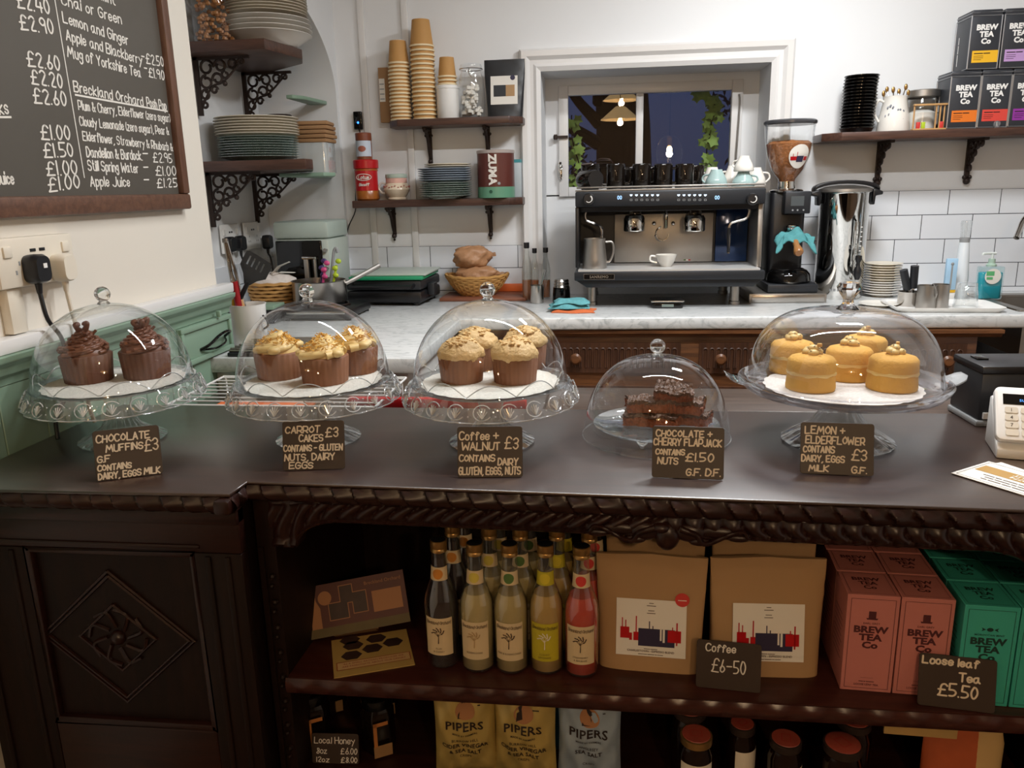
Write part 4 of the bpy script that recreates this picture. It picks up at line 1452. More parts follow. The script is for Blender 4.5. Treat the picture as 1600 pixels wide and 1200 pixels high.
def coffee_bag(label, p, rz, sticker, w=.190, h=.225, front_art=True):
    t = T('coffee_bag', label, 'bag', (p.x, p.y, p.z), rz, 'brown paper coffee bags on the counter shelf')
    D0, D1 = .036, .004
    dep = lambda z: D0 + (D1 - D0) * (z / h)
    rings = []
    for k in range(15):
        z = h * k / 14
        d = dep(z)
        ww = w * (.93 + .07 * min(1, z / h * 1.5)) * (1 - .03 * math.sin(math.pi * z / h))
        ring = []
        for i in range(32):
            a = 2 * math.pi * i / 32
            c, s = math.cos(a), math.sin(a)
            x = ww / 2 * abs(c) ** .45 * (1 if c > 0 else -1)
            y = d * abs(s) ** .35 * (1 if s > 0 else -1)
            cr = .0014 * math.sin(z * 160 + x * 60) * (1 if z > h * .55 else .3)
            ring.append((x, y + cr, z + (.004 * (1 - abs(x) / w * 2) if k == 14 else 0)))
        rings.append(ring)
    MB().loft(rings).build('pouch', M['kraft'], t, ang=50)
    sl = (D1 - D0) / h
    F = face((0, -D0, 0), (1, 0, 0), (0, -sl, 1), .0022)
    if not front_art:
        return t
    x0, x1, z0, z1 = -.060, .063, .030, .135
    lb = rect(MB(), F, x0, z0, x1, z1).build('label', M['paper'], t, solid=False)
    red, nav, ink = MB(), MB(), MB()
    W_ = x1 - x0
    u = lambda f: x0 + W_ * f
    v = lambda f: z0 + (z1 - z0) * f
    for a, b, c, d in ((.06, .30, .19, .50), (.19, .27, .23, .40), (.25, .27, .32, .42), (.74, .27, .93, .48), (.08, .48, .095, .66), (.13, .48, .145, .62), (.28, .40, .297, .70), (.86, .22, .88, .62), (.80, .46, .815, .54)):
        rect(red, F, u(a), v(b), u(c), v(d), 0, .0004)
    for a, b, c, d in ((.32, .18, .84, .49), (.47, .49, .485, .62), (.52, .49, .535, .54)):
        rect(nav, F, u(a), v(b), u(c), v(d), 0, .0003)
    pap = MB()
    for a, b, c, d in ((.63, .29, .655, .49), (.67, .26, .70, .49)):
        rect(pap, F, u(a), v(b), u(c), v(d), 0, .0006)
    red.build('red_print', M['red'], lb, solid=False)
    nav.build('navy_print', M['navy'], lb, solid=False)
    pap.build('white_print', M['paper'], lb, solid=False)
    for f, ww in ((.93, (.008,)), (.885, (.016,)), (.80, (.011,)), (.755, (.015,)), (.125, (.011, .012)), (.03, (.016, .012, .004, .010))):
        bars(ink, F @ Matrix.Translation((0, 0, .0006)), u(.5), v(f), ww, .0012)
    printed(ink, 'CHARLESTOWN - ESPRESSO BLEND', F @ Matrix.Translation((u(.5), v(.075), .0006)), .0036, bold=.02)
    ink.build('lettering', M['inkb'], lb, solid=False)
    if sticker:
        st = flat(MB(), F, circ(.055, .138, .0125, 28), 0, .0010).build('sticker', M['redp'], t, solid=False)
        bars(MB(), F @ Matrix.Translation((0, 0, .0014)), .055, .1365, (.015,), .0014).build('print_line', M['paper'], st, solid=False)
    return t


pb = at(1016, 1050, Z=ZS); pb2 = at(1196, 1058, Z=ZS)
pb.y += .036; pb2.y += .036
coffee_bag('brown coffee bag with a red round sticker at the corner of its label', pb, R(-3), True, .197, .211)
coffee_bag('brown coffee bag without red sticker, behind the coffee price card', pb2, R(2), False, .200, .212)
pb3, pb4 = pb + Vector((.012, .085, 0)), pb2 + Vector((.008, .085, 0))
coffee_bag('brown coffee bag hidden behind the one with the red sticker', pb3, R(-2), False, .186, .232, False)
coffee_bag('brown coffee bag hidden behind the bag at the coffee price card', pb4, R(-4), False, .188, .240, False)

# tea cartons
M['pink'] = mat('pink_carton', 'b8726a', .6, var=.02)
M['mint'] = mat('mint_carton', '35a090', .6, var=.02)
M['pinkink'] = mat('dark_plum_print', '4a1a1e', .6)
M['mintink'] = mat('dark_green_print', '0d322b', .6)


def tea_carton(label, loc, rz, col, ink, kind, group):
    w, h = .0825, .181
    t = T('tea_carton', label, 'box', loc, rz, group)
    MB().box(0, 0, 0, w, w, h).build('carton', M[col], t, bevel=.0008, seg=1)
    mb = MB()
    F = face((0, 0, 0), (1, 0, 0), (0, 0, 1), .0005)
    outline(mb, F, .006, .006, w - .006, h - .007, .0007)
    c = w / 2
    if kind == 'EARL GREY':
        rect(mb, F, c - .0058, .138, c + .0058, .1515)
        flat(mb, F, [(c - .0095, .1390), (c + .0095, .1390), (c + .0080, .1360), (c - .0080, .1360)])
    else:
        flat(mb, F, circ(c, .139, .005, 12, .0035))
        for s in (-1, 1):
            flat(mb, F, [(c + s * .006, .139), (c + s * .013, .1425), (c + s * .011, .139), (c + s * .013, .1355)])
    printed(mb, kind, F @ Matrix.Translation((c, .1275, 0)), .0034, bold=.01, sp=1.1)
    for s, y, hh in (('BREW', .1120, .0115), ('TEA', .0975, .0115), ('Co', .0830, .0115)):
        printed(mb, s, F @ Matrix.Translation((c, y, 0)), hh, bold=.045, sx=1.2)
    rect(mb, F, c - .010, .0262, c + .010, .0266)
    bars(mb, F, c, .0185, (.007, .003, .013), .0014)
    printed(mb, 'LOOSE LEAF TEA', F @ Matrix.Translation((c, .0115, 0)), .0036, bold=.015)
    F2 = face((0, 0, h), (1, 0, 0), (0, 1, 0), .0005)
    outline(mb, F2, .006, .006, w - .006, w - .006, .0006)
    for s, y in (('BREW', .051), ('TEA', .0365), ('Co', .022)):
        printed(mb, s, F2 @ Matrix.Translation((c, y, 0)), .0105, bold=.03, sx=1.1)
    F3 = face((0, w, 0), (0, -1, 0), (0, 0, 1), .0005)
    for k in range(9):
        rect(mb, F3, .014, .05 + .010 * k, .068 - .004 * (k % 3), .0515 + .010 * k)
    mb.build('lettering', M[ink], t, solid=False)
    return t


a0 = at(1312, 1077, Z=ZS)
rzt = R(-3)
ex, ey = Vector((math.cos(rzt), math.sin(rzt), 0)), Vector((-math.sin(rzt), math.cos(rzt), 0))
def tea_row(col, ink, kind, name, ox, oy):
    proto = None
    for rw in range(3):
        for c in range(2):
            loc = a0 + ex * (ox + c * .0845) + ey * (oy + rw * .0855) + Vector((0, 0, .0005))
            l = '%s loose leaf tea carton, %s column, %s row' % (name, ['left', 'right'][c], ['front', 'middle', 'back'][rw])
            if proto is None:
                proto = tea_carton(l, loc, rzt, col, ink, kind, name + ' tea cartons on the counter shelf')
            else:
                dup(proto, loc, rzt, l)
tea_row('pink', 'pinkink', 'EARL GREY', 'pink', 0, 0)
tea_row('mint', 'mintink', 'MOROCCAN MINT', 'mint green', .1765, -.012)

# price cards of the shelf
sign('black card priced 6.50 in front of the coffee bags', at(1137, 1079, Z=ZS), R(-5), [('Coffee', .14, .78, .15, .46), ('\u00a36-50', .24, .36, .26, .52)], w=.108, h=.084, tilt=12, ink='chalk', pen=.0022, seed=61)
sign('black card priced 5.50 in front of the loose leaf tea cartons', at(1493, 1109, Z=ZS), R(-7), [('Loose leaf', .04, .82, .14, .72), ('Tea', .52, .54, .15, .27), ('\u00a35.50', .26, .24, .22, .50)], w=.116, h=.088, tilt=12, ink='ink', pen=.0030, seed=71)

# drink leaflets at the left
M['leaflet'] = mat('brown_red_leaflet', '4d2520', .5, var=.15, vs=30)
M['leafletg'] = mat('olive_leaflet_strip', '55492a', .6, var=.2, vs=40)
M['photo'] = mat('dim_photo_print', '33221f', .5, var=.5, vs=60)
M['tan'] = mat('tan_leaflet_print', '9a6a44', .55, var=.05)
def leaflet_frame(p0, p1, tilt):
    ex_ = (p1 - p0)
    ex_.z = 0
    w = ex_.length
    ex_ = ex_.normalized()
    back = Vector((-ex_.y, ex_.x, 0))
    up = back * math.sin(tilt) + Vector((0, 0, 1)) * math.cos(tilt)
    return w, ex_, up
p0, p1 = at(480, 1002, Z=ZS + .004), at(652, 972, Z=ZS + .03)
p1 = at(660, 968, Y=p0.y + .035)
w, ex_, up = .205, (p1 - p0).normalized(), None
bk = Vector((-ex_.y, ex_.x, 0)).normalized()
up = (Vector((0, 0, 1)) * math.cos(R(24)) + bk * math.sin(R(24)))
t = T('leaflet_board', 'brown red printed board with a bottle picture and photos, leaning at the shelf back', 'leaflet', (p0.x, p0.y, ZS), 0)
F = face((0, 0, .005), ex_, up, 0)
h = .100
mb = MB(); mb.T = F
mb.box(0, 0, -.004, w, h, 0)
mb.build('board', M['leaflet'], t)
mb = MB(); mb.T = F
mb.box(.02, .0, -.05, .16, .06, -.0045) if False else mb.add([(.05, .0, -.0045), (.13, .0, -.0045), (.13, .07, -.0045), (.05, .07, -.0045), (.05, -.012, -.052), (.13, -.012, -.052)], [(0, 1, 2, 3), (0, 1, 5, 4), (3, 2, 5, 4)])
mb.build('easel_foot', M['cardb'], t)
mb = rect(MB(), F, 0, 0, w, .017, 0, .0004)
mb.build('olive_strip', M['leafletg'], t, solid=False)
mb = MB()
flat(mb, F, [(.014, .017), (.034, .017), (.034, .055), (.027, .070), (.026, .085), (.022, .085), (.021, .070), (.014, .055)], 0, .0007)
flat(mb, F, circ(.045, .073, .0135, 26), 0, .0007)
mb.build('bottle_print', M['tan'], t, solid=False)
rect(MB(), F, .138, .030, .196, .070, 0, .0007).build('text_panel', M['tan'], t, solid=False)
printed(MB(), 'Breckland Orchard', F @ Matrix.Translation((.162, .084, .0007)), .0065).build('lettering', M['tan'], t, solid=False)
mb, mo = MB(), MB()
for x, y, ww, hh in ((.050, .028, .040, .034), (.074, .056, .028, .036), (.098, .034, .030, .042)):
    rect(mo, F, x, y, x + ww, y + hh, 0, .0008 + x * .002)
    rect(mb, F, x + .0015, y + .0015, x + ww - .0015, y + hh - .0015, 0, .0010 + x * .002)
mo.build('photo_border', M['tan'], t, solid=False)
mb.build('photo', M['photo'], t, solid=False)
# flat brochure in front of it
q0, q1 = at(522, 1061, Z=ZS), at(664, 1037, Z=ZS)
ex_ = (q1 - q0).normalized()
t = T('brochure', 'pale brochure with hexagon photos lying flat on the counter shelf', 'brochure', (q0.x, q0.y, ZS + .0005), math.atan2(ex_.y, ex_.x))
MB().box(0, 0, 0, .146, .125, .0022).build('paper', mat('pale_brochure', 'a88c50', .6, var=.1), t)
F = face((0, 0, .0022), (1, 0, 0), (0, 1, 0), .0004)
mb = MB()
for x, y in ((.035, .062), (.075, .075), (.115, .085), (.040, .095), (.085, .107), (.035, .128 - .012)):
    flat(mb, F, [(x + .020 * math.cos(R(60 * k)), y + .016 * math.sin(R(60 * k))) for k in range(6)], 0, 0)
mb.build('photo', M['photo'], t, solid=False)
mb = rect(MB(), F, .008, .020, .140, .042)
o = mb.build('text_panel', mat('cream_panel', 'c3a070', .6), t, solid=False)
mb = MB()
outline(mb, F, .006, .018, .142, .044, .0012)
printed(mb, 'AS A SMALL ARTISAN PRODUCER WE', F @ Matrix.Translation((.074, .033, .0004)), .0048, sx=.95)
printed(mb, 'ARE PASSIONATE ABOUT OUR DRINKS', F @ Matrix.Translation((.074, .0245, .0004)), .0048, sx=.95)
mb.build('lettering', M['dred'], o, solid=False)

# ================================================================== BOTTOM SHELF
def honey_jar(label, p, rz):
    t = T('honey_jar', label, 'jar', (p.x, p.y, p.z), rz, 'honey jars on the bottom shelf')
    MB().lathe([(0, 0), (.030, 0), (.034, .006), (.034, .085), (.027, .098), (.026, .104), (0, .104)], seg=6).build('jar_glass', mat('dark_honey', '120a05', .08, var=.05), t, bevel=.002)
    MB().lathe([(.029, .100), (.030, .102), (.030, .120), (.028, .122), (0, .122)], seg=28).build('lid', M['blackg'], t)
    mb = MB()
    F = face((0, -.0345, 0), (1, 0, 0), (0, 0, 1), .0008)
    for a, b, c, d in ((-.017, .028, -.010, .080), (-.017, .072, .012, .080)):
        rect(mb, F, a, b, c, d)
    mb.build('gold_stripe', mat('honey_gold', 'a86a35', .5), t, solid=False)
    mb = rect(MB(), F, -.018, .004, .018, .030)
    mb.build('paper_label', M['kraftd'], t, solid=False)
    return t
for px, py, l, yy in ((493, 1150, 'left honey jar with gold stripe behind the honey card', 1.30), (592, 1150, 'right honey jar with gold stripe behind the honey card', 1.30), (517, 1085, 'honey jar in the back row at the left', 1.42), (597, 1085, 'honey jar in the back row at the right', 1.42)):
    p = at(px, py, Y=yy)
    p.z = ZBOT + .0005
    honey_jar(l, p, R(30))
pc = at(525, 1200, Y=1.245); pc.z = ZBOT
sign('local honey card leaning in front of the honey jars', pc, R(3), [('Local Honey', .06, .68, .20, .86), ('8oz', .10, .34, .18, .22), ('\u00a36.00', .62, .34, .19, .34), ('12oz', .10, .06, .16, .26), ('\u00a38.00', .62, .06, .17, .34)], w=.092, h=.060, tilt=10, ink='chalk', pen=.0016, seed=81)

M['crispy'] = mat('yellow_crisp_packet', 'b29a58', .30, .25, var=.12, vs=8)
M['crispb'] = mat('pale_blue_crisp_packet', '97a6b4', .3, .25, var=.12, vs=8)
M['crispg'] = mat('green_crisp_packet', '2c4a33', .32, .25, var=.1)
M['crispt'] = mat('deep_blue_crisp_packet', '1d4a66', .32, .25, var=.1)


def crisp_packet(label, p, rz, col, words, seed, art=True, h=.195, w=.118):
    t = T('crisp_packet', label, 'crisps', (p.x, p.y, p.z), rz, 'crisp packets on the bottom shelf')
    rnd = random.Random(seed)
    ph = [rnd.uniform(0, 6) for _ in range(6)]
    def surf(x, z, side):
        u, v = x / w * 2, z / h
        d = .026 * max(0, math.sin(math.pi * min(1, max(0, v)))) ** .6 * max(0, 1 - abs(u) ** 2.6) ** .55
        d += .0022 * math.sin(9 * u + 14 * v + ph[0]) * min(1, d / .012) + .0018 * math.sin(17 * v - 7 * u + ph[1]) * min(1, d / .012)
        return side * (d + .0006)
    n, k_ = 20, 24
    mb = MB()
    for side in (-1, 1):
        vs = [((i / n - .5) * w * (1 - .05 * math.sin(math.pi * k / k_)), surf((i / n - .5) * w, h * k / k_, side), h * k / k_ + (.002 * math.sin(i * 2.2) if k in (0, k_) else 0)) for k in range(k_ + 1) for i in range(n + 1)]
        fs = [(k * (n + 1) + i, k * (n + 1) + i + 1, (k + 1) * (n + 1) + i + 1, (k + 1) * (n + 1) + i) for k in range(k_) for i in range(n)]
        mb.add(vs, fs)
    mb.build('packet', M[col], t, ang=70)
    if not art:
        return t
    mb = MB()
    ink = MB()
    for s, z, hh, bd in words:
        printed(ink, s, FL @ Matrix.Translation((0, z, 0)), hh, bold=bd, sp=1.05)
    ink2 = MB()
    # a figure blowing a pipe, as a small dark emblem with a pale disc
    flat(ink2, FL, circ(.002, .144, .018, 24), 0, 0)
    for q in ([(-.012, .130), (.004, .130), (.006, .142), (.000, .152), (-.010, .148)], [(-.006, .150), (.004, .148), (.006, .156), (-.001, .162), (-.008, .158)], [(.004, .1500), (.030, .1525), (.030, .1545), (.004, .1520)]):
        flat(ink, FL, q, 0, .0004)
    for q, nm, mt in ((ink2, 'emblem_disc', 'tan'), (ink, 'lettering', 'inkd')):
        for i, v in enumerate(q.v):
            q.v[i] = Vector((v.x, surf(v.x, v.z, -1) - .0010 - (.0004 if nm == 'lettering' else 0), v.z))
        q.build(nm, M[mt], t, solid=False)
    return t


M['inkd'] = mat('dark_brown_print', '20120d', .5)
cw = lambda a, b, c: [('PIPERS', .106, .0165, .02), ('MADE BY FARMERS', .095, .0036, .01), (a, .081, .0050, .01), (b, .069, .0078, .025), (c, .056, .0078, .025), ('CRISPS', .046, .0048, .01)]
for px, l, col, wds, sd, rz in ((728, 'yellow crisp packet, left of the two yellow ones', 'crispy', cw('BURROW HILL', 'CIDER VINEGAR', '& SEA SALT'), 1, .12), (821, 'yellow crisp packet, right of the two yellow ones', 'crispy', cw('BURROW HILL', 'CIDER VINEGAR', '& SEA SALT'), 2, -.08), (921, 'pale blue crisp packet at the right of the yellow ones', 'crispb', cw('ANGLESEY', 'SEA SALT', ''), 3, -.05)):
    p = at(px, 1150, Y=1.255)
    p.z = ZBOT
    crisp_packet(l, p, rz, col, [x for x in wds if x[0]], sd)
for px, l, col, sd in ((738, 'green crisp packet behind the left yellow packet', 'crispg', 5), (832, 'green crisp packet behind the right yellow packet', 'crispg', 6), (905, 'deep blue crisp packet behind the pale blue packet', 'crispt', 7)):
    p = at(px, 1120, Y=1.33)
    p.z = ZBOT
    crisp_packet(l, p, .1, col, [], sd, False, .198)

M['lidred'] = mat('red_patterned_lid', '8a3c30', .45, var=.25, vs=90)
M['jam'] = mat('dark_preserve', '150806', .1, var=.1)
def jam_jar(label, px, py, ztop, r, rz=0):
    p = at(px, py, Z=ztop)
    h = ztop - ZBOT
    t = T('preserve_jar', label, 'jar', (p.x, p.y, ZBOT + .0004), rz, 'red lidded preserve jars on the bottom shelf')
    MB().lathe([(0, 0), (r, 0), (r + .003, .005), (r + .003, h - .034), (r - .002, h - .020), (r - .003, h - .012), (0, h - .012)], seg=32).build('jar_glass', M['jam'], t)
    ld = MB().lathe([(r - .001, h - .016), (r + .001, h - .015), (r + .001, h - .002), (r - .002, h - .0008)], seg=32).build('lid', M['gold' if 'gold rim' in label else 'iron'], t)
    MB().lathe([(r - .002, h - .0008), (r * .9, h), (0, h)], seg=32).build('lid_top', M['lidred'], ld)
    mb = MB()
    outline(mb, face((0, 0, h), (1, 0, 0), (0, 1, 0), .0005), -r * .38, -r * .30, r * .38, r * .30, .0012)
    mb.build('lid_emblem', M['dred'], ld, solid=False)
    bent(patch(MB(), -.032, .032, .006, h - .044), r + .0036).build('paper_label', M['cream'], t, solid=False)
    return t
for i, (px, py, z, r, l) in enumerate(((1088, 1146, .430, .027, 'preserve jar with red lid and gold rim, leftmost in the front row'), (1160, 1129, .432, .022, 'narrow preserve jar with small red lid, second from the left'), (1228, 1153, .430, .026, 'preserve jar with red lid, third from the left'), (1317, 1160, .430, .031, 'wide preserve jar with the largest red lid, at the right'), (1078, 1105, .442, .028, 'preserve jar half hidden under the shelf edge at the left'), (1335, 1122, .440, .028, 'preserve jar half hidden under the shelf edge at the right'))):
    jam_jar(l, px, py, z, r, i * .7)
p0 = at(1441, 1122, Y=1.215)
t = T('shelf_edge_strip', 'pale blank wooden strip hanging under the counter shelf at the right', 'strip', (p0.x, p0.y, p0.z + .004), R(-2))
MB().box(-.058, 0, -.040, .058, .004, 0).build('strip', mat('pale_wood_strip', 'a98a55', .6, var=.2, vs=9), t, bevel=.001)
MB().box(-.05, .0045, -.004, .05, .012, ZS - .0265 - p0.z - .004).build('clip', M['iron'], t)
pk = at(1500, 1185, Y=1.27)
t = T('food_pouch', 'orange and cream food pouch on the bottom shelf at the right', 'pouch', (pk.x, pk.y, ZBOT), R(-8))
rings = []
for k in range(9):
    z = .160 * k / 8
    d = .022 * (1 - k / 8) + .003
    wv = .062 * (1 if k < 7 else (.86 if k == 7 else .6))
    rings.append([(wv * math.cos(a) * (1 if True else 0), d * math.sin(a), z) for a in [2 * math.pi * i / 20 for i in range(20)]])
MB().loft(rings).build('pouch', mat('orange_pouch', 'a4502f', .4, var=.25, vs=25), t, ang=60)
MB().loft([[(x * .5 + .034, y * 1.03, z) for x, y, z in r_] for r_ in rings[1:]]).build('cream_corner', mat('cream_pouch', 'b89a68', .5), t, ang=60)

# ================================================================== RIGHT END OF THE COUNTER
pa, pb_ = at(1524, 667, Z=ZC), at(1479, 640, Z=ZC)
yv = (pb_ - pa)
ang = math.atan2(-yv.x, yv.y)
t = T('receipt_printer', 'black box-shaped receipt printer at the right end of the counter', 'printer', (pa.x, pa.y, ZC), ang)
Lp = yv.length
MB().box(0, 0, 0, .16, Lp, .012).build('base_plate', M['grey'], t, bevel=.003)
MB().box(.004, .004, .012, .156, Lp, .105).build('body', M['dgrey'], t, bevel=.004)
MB().box(.002, .002, .105, .158, Lp + .002, .120).build('lid', M['black'], t, bevel=.003)
MB().cbox((.030, Lp * .62, .1215), (.022, .030, .004)).build('latch', M['blackg'], t, bevel=.001)
MB().cbox((.022, .002, .022), (.02, .006, .012)).build('cable_port', M['white'], t)
MB().lathe([(0, 0), (.003, 0), (.001, .012), (0, .012)], (.085, .002, .058), 10).build('lever', M['chrome'], t)
pr = at(1556, 716, Z=ZC)
t = T('card_reader', 'white card payment terminal with keypad at the right end of the counter', 'card reader', (pr.x, pr.y, ZC), R(-14))
poly = [(0, 0), (0, .018), (.016, .024), (.072, .082), (.092, .090), (.104, .086), (.104, 0)]
MB().prism([(y, z) for y, z in poly], 0, .085, 'x').build('stand', M['white'], t, bevel=.003)
tl = math.atan2(.064, .060)
F = face((.0, .010, .026), (1, 0, 0), (0, math.cos(R(52)), math.sin(R(52))), 0)
mb = MB(); mb.T = F
mb.prism(rrect(-.004, 0, .094, .100, .010), .0, .016, 'z')
bd = mb.build('terminal', M['white'], t, bevel=.003)
F3 = F @ Matrix.Translation((0, 0, .0166))
rect(MB(), F3, .008, .066, .082, .086).build('display', M['blackg'], t, solid=False)
mb = MB()
printed(mb, 'sumup', F3 @ Matrix.Translation((.046, .072, .0005)), .007)
mb.build('display_text', mat('blue_display', '4a90e0', .5, emit=1.0), t, solid=False)
for r_ in range(4):
    for c in range(3):
        s = '123456789 0 '[r_ * 3 + c]
        k = MB()
        k.T = F3
        k.prism(rrect(.010 + c * .024, .050 - r_ * .014, .030 + c * .024, .061 - r_ * .014, .003), 0, .001, 'z')
        kb = k.build('key', M['cream'], t)
        if s != ' ':
            printed(MB(), s, F3 @ Matrix.Translation((.020 + c * .024, .0525 - r_ * .014, .0014)), .006).build('digit', M['inkd'], kb, solid=False)
pl = at(1486, 741, Z=ZC)
for i, (dz, rz, l, gx) in enumerate(((0, R(-62), 'lower white leaflet under the gold banded one at the counter corner', .012), (.0012, R(-54), 'top leaflet with a gold band at the counter corner', 0))):
    t = T('leaflet', l, 'leaflet', (pl.x + gx, pl.y + gx, ZC + .0003 + dz), rz)
    MB().box(0, 0, 0, .148, .105, .0010).build('paper', M['paper'], t)
    F = face((0, 0, .001), (1, 0, 0), (0, 1, 0), .0003)
    if i == 1:
        outline(MB(), F, .005, .005, .143, .100, .0009).build('border_line', M['inkb'], t, solid=False)
        bnd = rect(MB(), F, .010, .048, .138, .080).build('gold_band', mat('gold_band_print', 'a8813f', .5), t, solid=False)
        Fi = F @ Matrix.Translation((.075, .064, .0003)) @ Matrix.Rotation(math.pi, 4, 'Z')
        printed(printed(MB(), 'OUT', Fi @ Matrix.Translation((0, -.011, 0)), .009, bold=.02), '0774', Fi @ Matrix.Translation((0, .002, 0)), .009, bold=.02).build('lettering', M['paper'], bnd, solid=False)
        mb = MB()
        for k in range(3):
            bars(mb, F, .074, .035 - k * .010, ((.018, .010, .022, .012, .016), (.014, .024, .008, .018), (.010, .020, .014, .022))[k], .0030)
        mb.build('lettering', M['inkb'], t, solid=False)

# ================================================================== LEFT WALL
# menu board: local x runs along the wall away from the customer, y up
bc = at(302, 325, X=XL + .03)
y1, z0 = bc.y, bc.z
z0 = 1.338
t = T('menu_board', 'large framed chalkboard drinks menu on the left wall', 'chalkboard', (XL, y1, z0), 0)
BW, BH, fr = 1.30, 1.00, .040
def wallbox(mb, ya, za, yb, zb2, d0, d1):
    return mb.box(d0, ya, za, d1, yb, zb2)
for a in ((-BW, 0, 0, fr), (-BW, BH - fr, 0, BH)):
    MB().box(0, a[0], a[1], .028, a[2], a[3]).build('frame_rail', M['frame'], t, bevel=.006)
for a in ((-.033, fr, 0, BH - fr), (-BW, fr, -BW + fr, BH - fr)):
    MB().box(0, a[0], a[1], .028, a[2], a[3]).build('frame_stile', M['framev'], t, bevel=.006)
MB().box(0, -BW + fr, fr, .012, -.033, BH - fr).build('slate', M['slate'], t)
FB = face((.012, 0, 0), (0, 1, 0), (0, 0, 1), .0006)
lc = Vector((XL, y1, z0))
def bp(px, py):
    q = at(px, py, X=XL + .0126) - lc
    return q.y, q.z
mb = MB()
a_, b_ = bp(132, 278), bp(84, 0)
mb.add([FB @ Vector((x, z, 0)) for x, z in ((b_[0] - .0015, b_[1] + .12), (a_[0] - .0015, a_[1]), (a_[0] + .0015, a_[1]), (b_[0] + .0015, b_[1] + .12))], [(0, 1, 2, 3)])
lines = [('or Peppermint', (96, -24), (180, 8)), ('Chai or Green', (96, 6), (190, 38)), ('Lemon and Ginger', (99, 35), (200, 70)), ('Apple and Blackberry', (104, 62), (222, 101)), ('Mug of Yorkshire Tea', (106, 88), (220, 121)),
         ('Breckland Orchard', (116, 143), (224, 166)), ('Posh Pop', (230, 166), (260, 172)), ('Plum & Cherry, Elderflower (zero sugar)', (123, 171), (266, 191)), ('Cloudy Lemonade (zero sugar), Pear &', (125, 196), (264, 211)),
         ('Elderflower, Strawberry & Rhubarb &', (130, 219), (270, 236)), ('Dandelion & Burdock.', (136, 245), (222, 250)), ('-', (224, 247), (231, 247)), ('\u00a32.95', (240, 253), (269, 254)), ('Still Spring Water', (138, 266), (216, 270)), ('-', (225, 268), (232, 268)),
         ('\u00a31.00', (244, 274), (275, 274)), ('Apple Juice', (142, 291), (203, 291)), ('-', (226, 288), (233, 288)), ('\u00a31.25', (246, 293), (277, 292)), ('-', (222, 95), (226, 96)), ('\u00a32.50', (229, 99), (256, 104)), ('-', (226, 113), (230, 114)), ('\u00a31.90', (233, 120), (257, 125)),
         ('\u00a32.40', (28, 12), (78, 22)), ('\u00a32.90', (33, 46), (84, 53)), ('\u00a32.60', (44, 103), (94, 110)), ('\u00a32.20', (50, 131), (98, 137)), ('\u00a32.60', (54, 161), (104, 165)), ('\u00a31.00', (65, 217), (110, 218)), ('\u00a31.50', (70, 246), (115, 244)), ('\u00a31.00', (74, 274), (121, 272)), ('\u00a31.00', (77, 299), (125, 293)),
         ('ks', (0, 178), (14, 177)), ('Apple Juice', (-40, 290), (22, 287)), ('\u00a32.30', (22, -22), (72, -10))]
for i, (s, p_, q_) in enumerate(lines):
    x0, w0 = bp(*p_)
    x1, w1 = bp(*q_)
    ln = math.hypot(x1 - x0, w1 - w0)
    price = s[0] == '\u00a3' and p_[0] < 120
    hh = .027 if price else .022 if s[0] == '\u00a3' else .021 if len(s) < 24 else .019
    if s in ('ks',):
        hh = .024
    hand(mb, s, FB @ Matrix.Translation((x0, w0, 0)) @ Matrix.Rotation(math.atan2(w1 - w0, x1 - x0), 4, 'Z'), hh, (.0036 if price else .0031 if len(s) < 24 else .0027), 'L', 0, .4, .04, 1.5, i, ln, 1.3)
for p_, q_ in (((117, 148), (262, 174)), ((-2, 183), (18, 183))):
    x0, w0 = bp(*p_)
    x1, w1 = bp(*q_)
    mb.add([FB @ Vector(v) for v in ((x0, w0 - .002, 0), (x1, w1 - .002, 0), (x1, w1 + .002, 0), (x0, w0 + .002, 0))], [(0, 1, 2, 3)])
mb.build('lettering', M['chalk'], t, solid=False, flat=True)

# double socket with a black and a white plug
def socket(name, label, y0_, y1_, z0_, z1_, x, wood_=False, mt='white'):
    t = T(name, label, 'socket', (x, (y0_ + y1_) / 2, (z0_ + z1_) / 2))
    w, h = y1_ - y0_, z1_ - z0_
    MB().box(0, -w / 2, -h / 2, .030 if wood_ else .010, w / 2, h / 2).build('face_plate', M[mt], t, bevel=.004)
    d = .030 if wood_ else .010
    for s in (-1, 1):
        MB().cbox((d + .001, s * w * .38, h * .22), (.006, w * .10, h * .22)).build('switch', M[mt], t, bevel=.002)
    for s in (-.06, .06):
        MB().cbox((d + .0004, s * w, h * .22), (.002, w * .07, h * .06)).build('usb_slot', M['black'], t)
    for s in (-.25, .25):
        for a, b in ((0, -.02), (-.05, -.2), (.05, -.2)):
            MB().cbox((d + .0002, (s + a) * w, b * h), (.001, .004, .008)).build('pin_hole', M['grey'], t)
    return t
sa, sb_ = at(8, 440, X=-1.12), at(112, 372, X=-1.12)
socket('wall_socket', 'cream double socket with USB slots on the left wall under the menu board', sa.y - .01, sb_.y, 1.208, 1.302, XL, True, 'cream')
def plug(name, label, p, mt, path, w=.044, h=.056, r=.0042):
    t = T(name, label, 'plug', (p.x, p.y, p.z))
    mb = MB()
    poly = rrect(-w / 2, -h / 2, w / 2, h / 2, .014)
    rings = [[(d, u * k, v * k) for u, v in poly] for d, k in ((0, .95), (.006, 1), (.022, 1), (.030, .86))]
    mb.loft(rings)
    mb.build('plug_body', M[mt], t, ang=50)
    mb = MB()
    pts = [Vector((.012, 0, -h / 2)), Vector((.012, 0, -h / 2 - .02))] + [Vector(q) - p for q in path]
    mb.tube(pts[:2], [.007, .005], 10, smooth=False)
    mb.tube(pts[1:], r, 8)
    mb.build('cord', M[mt], t)
    return t
pp = at(58, 420, X=XL + .045)
pp.x = XL + .0305
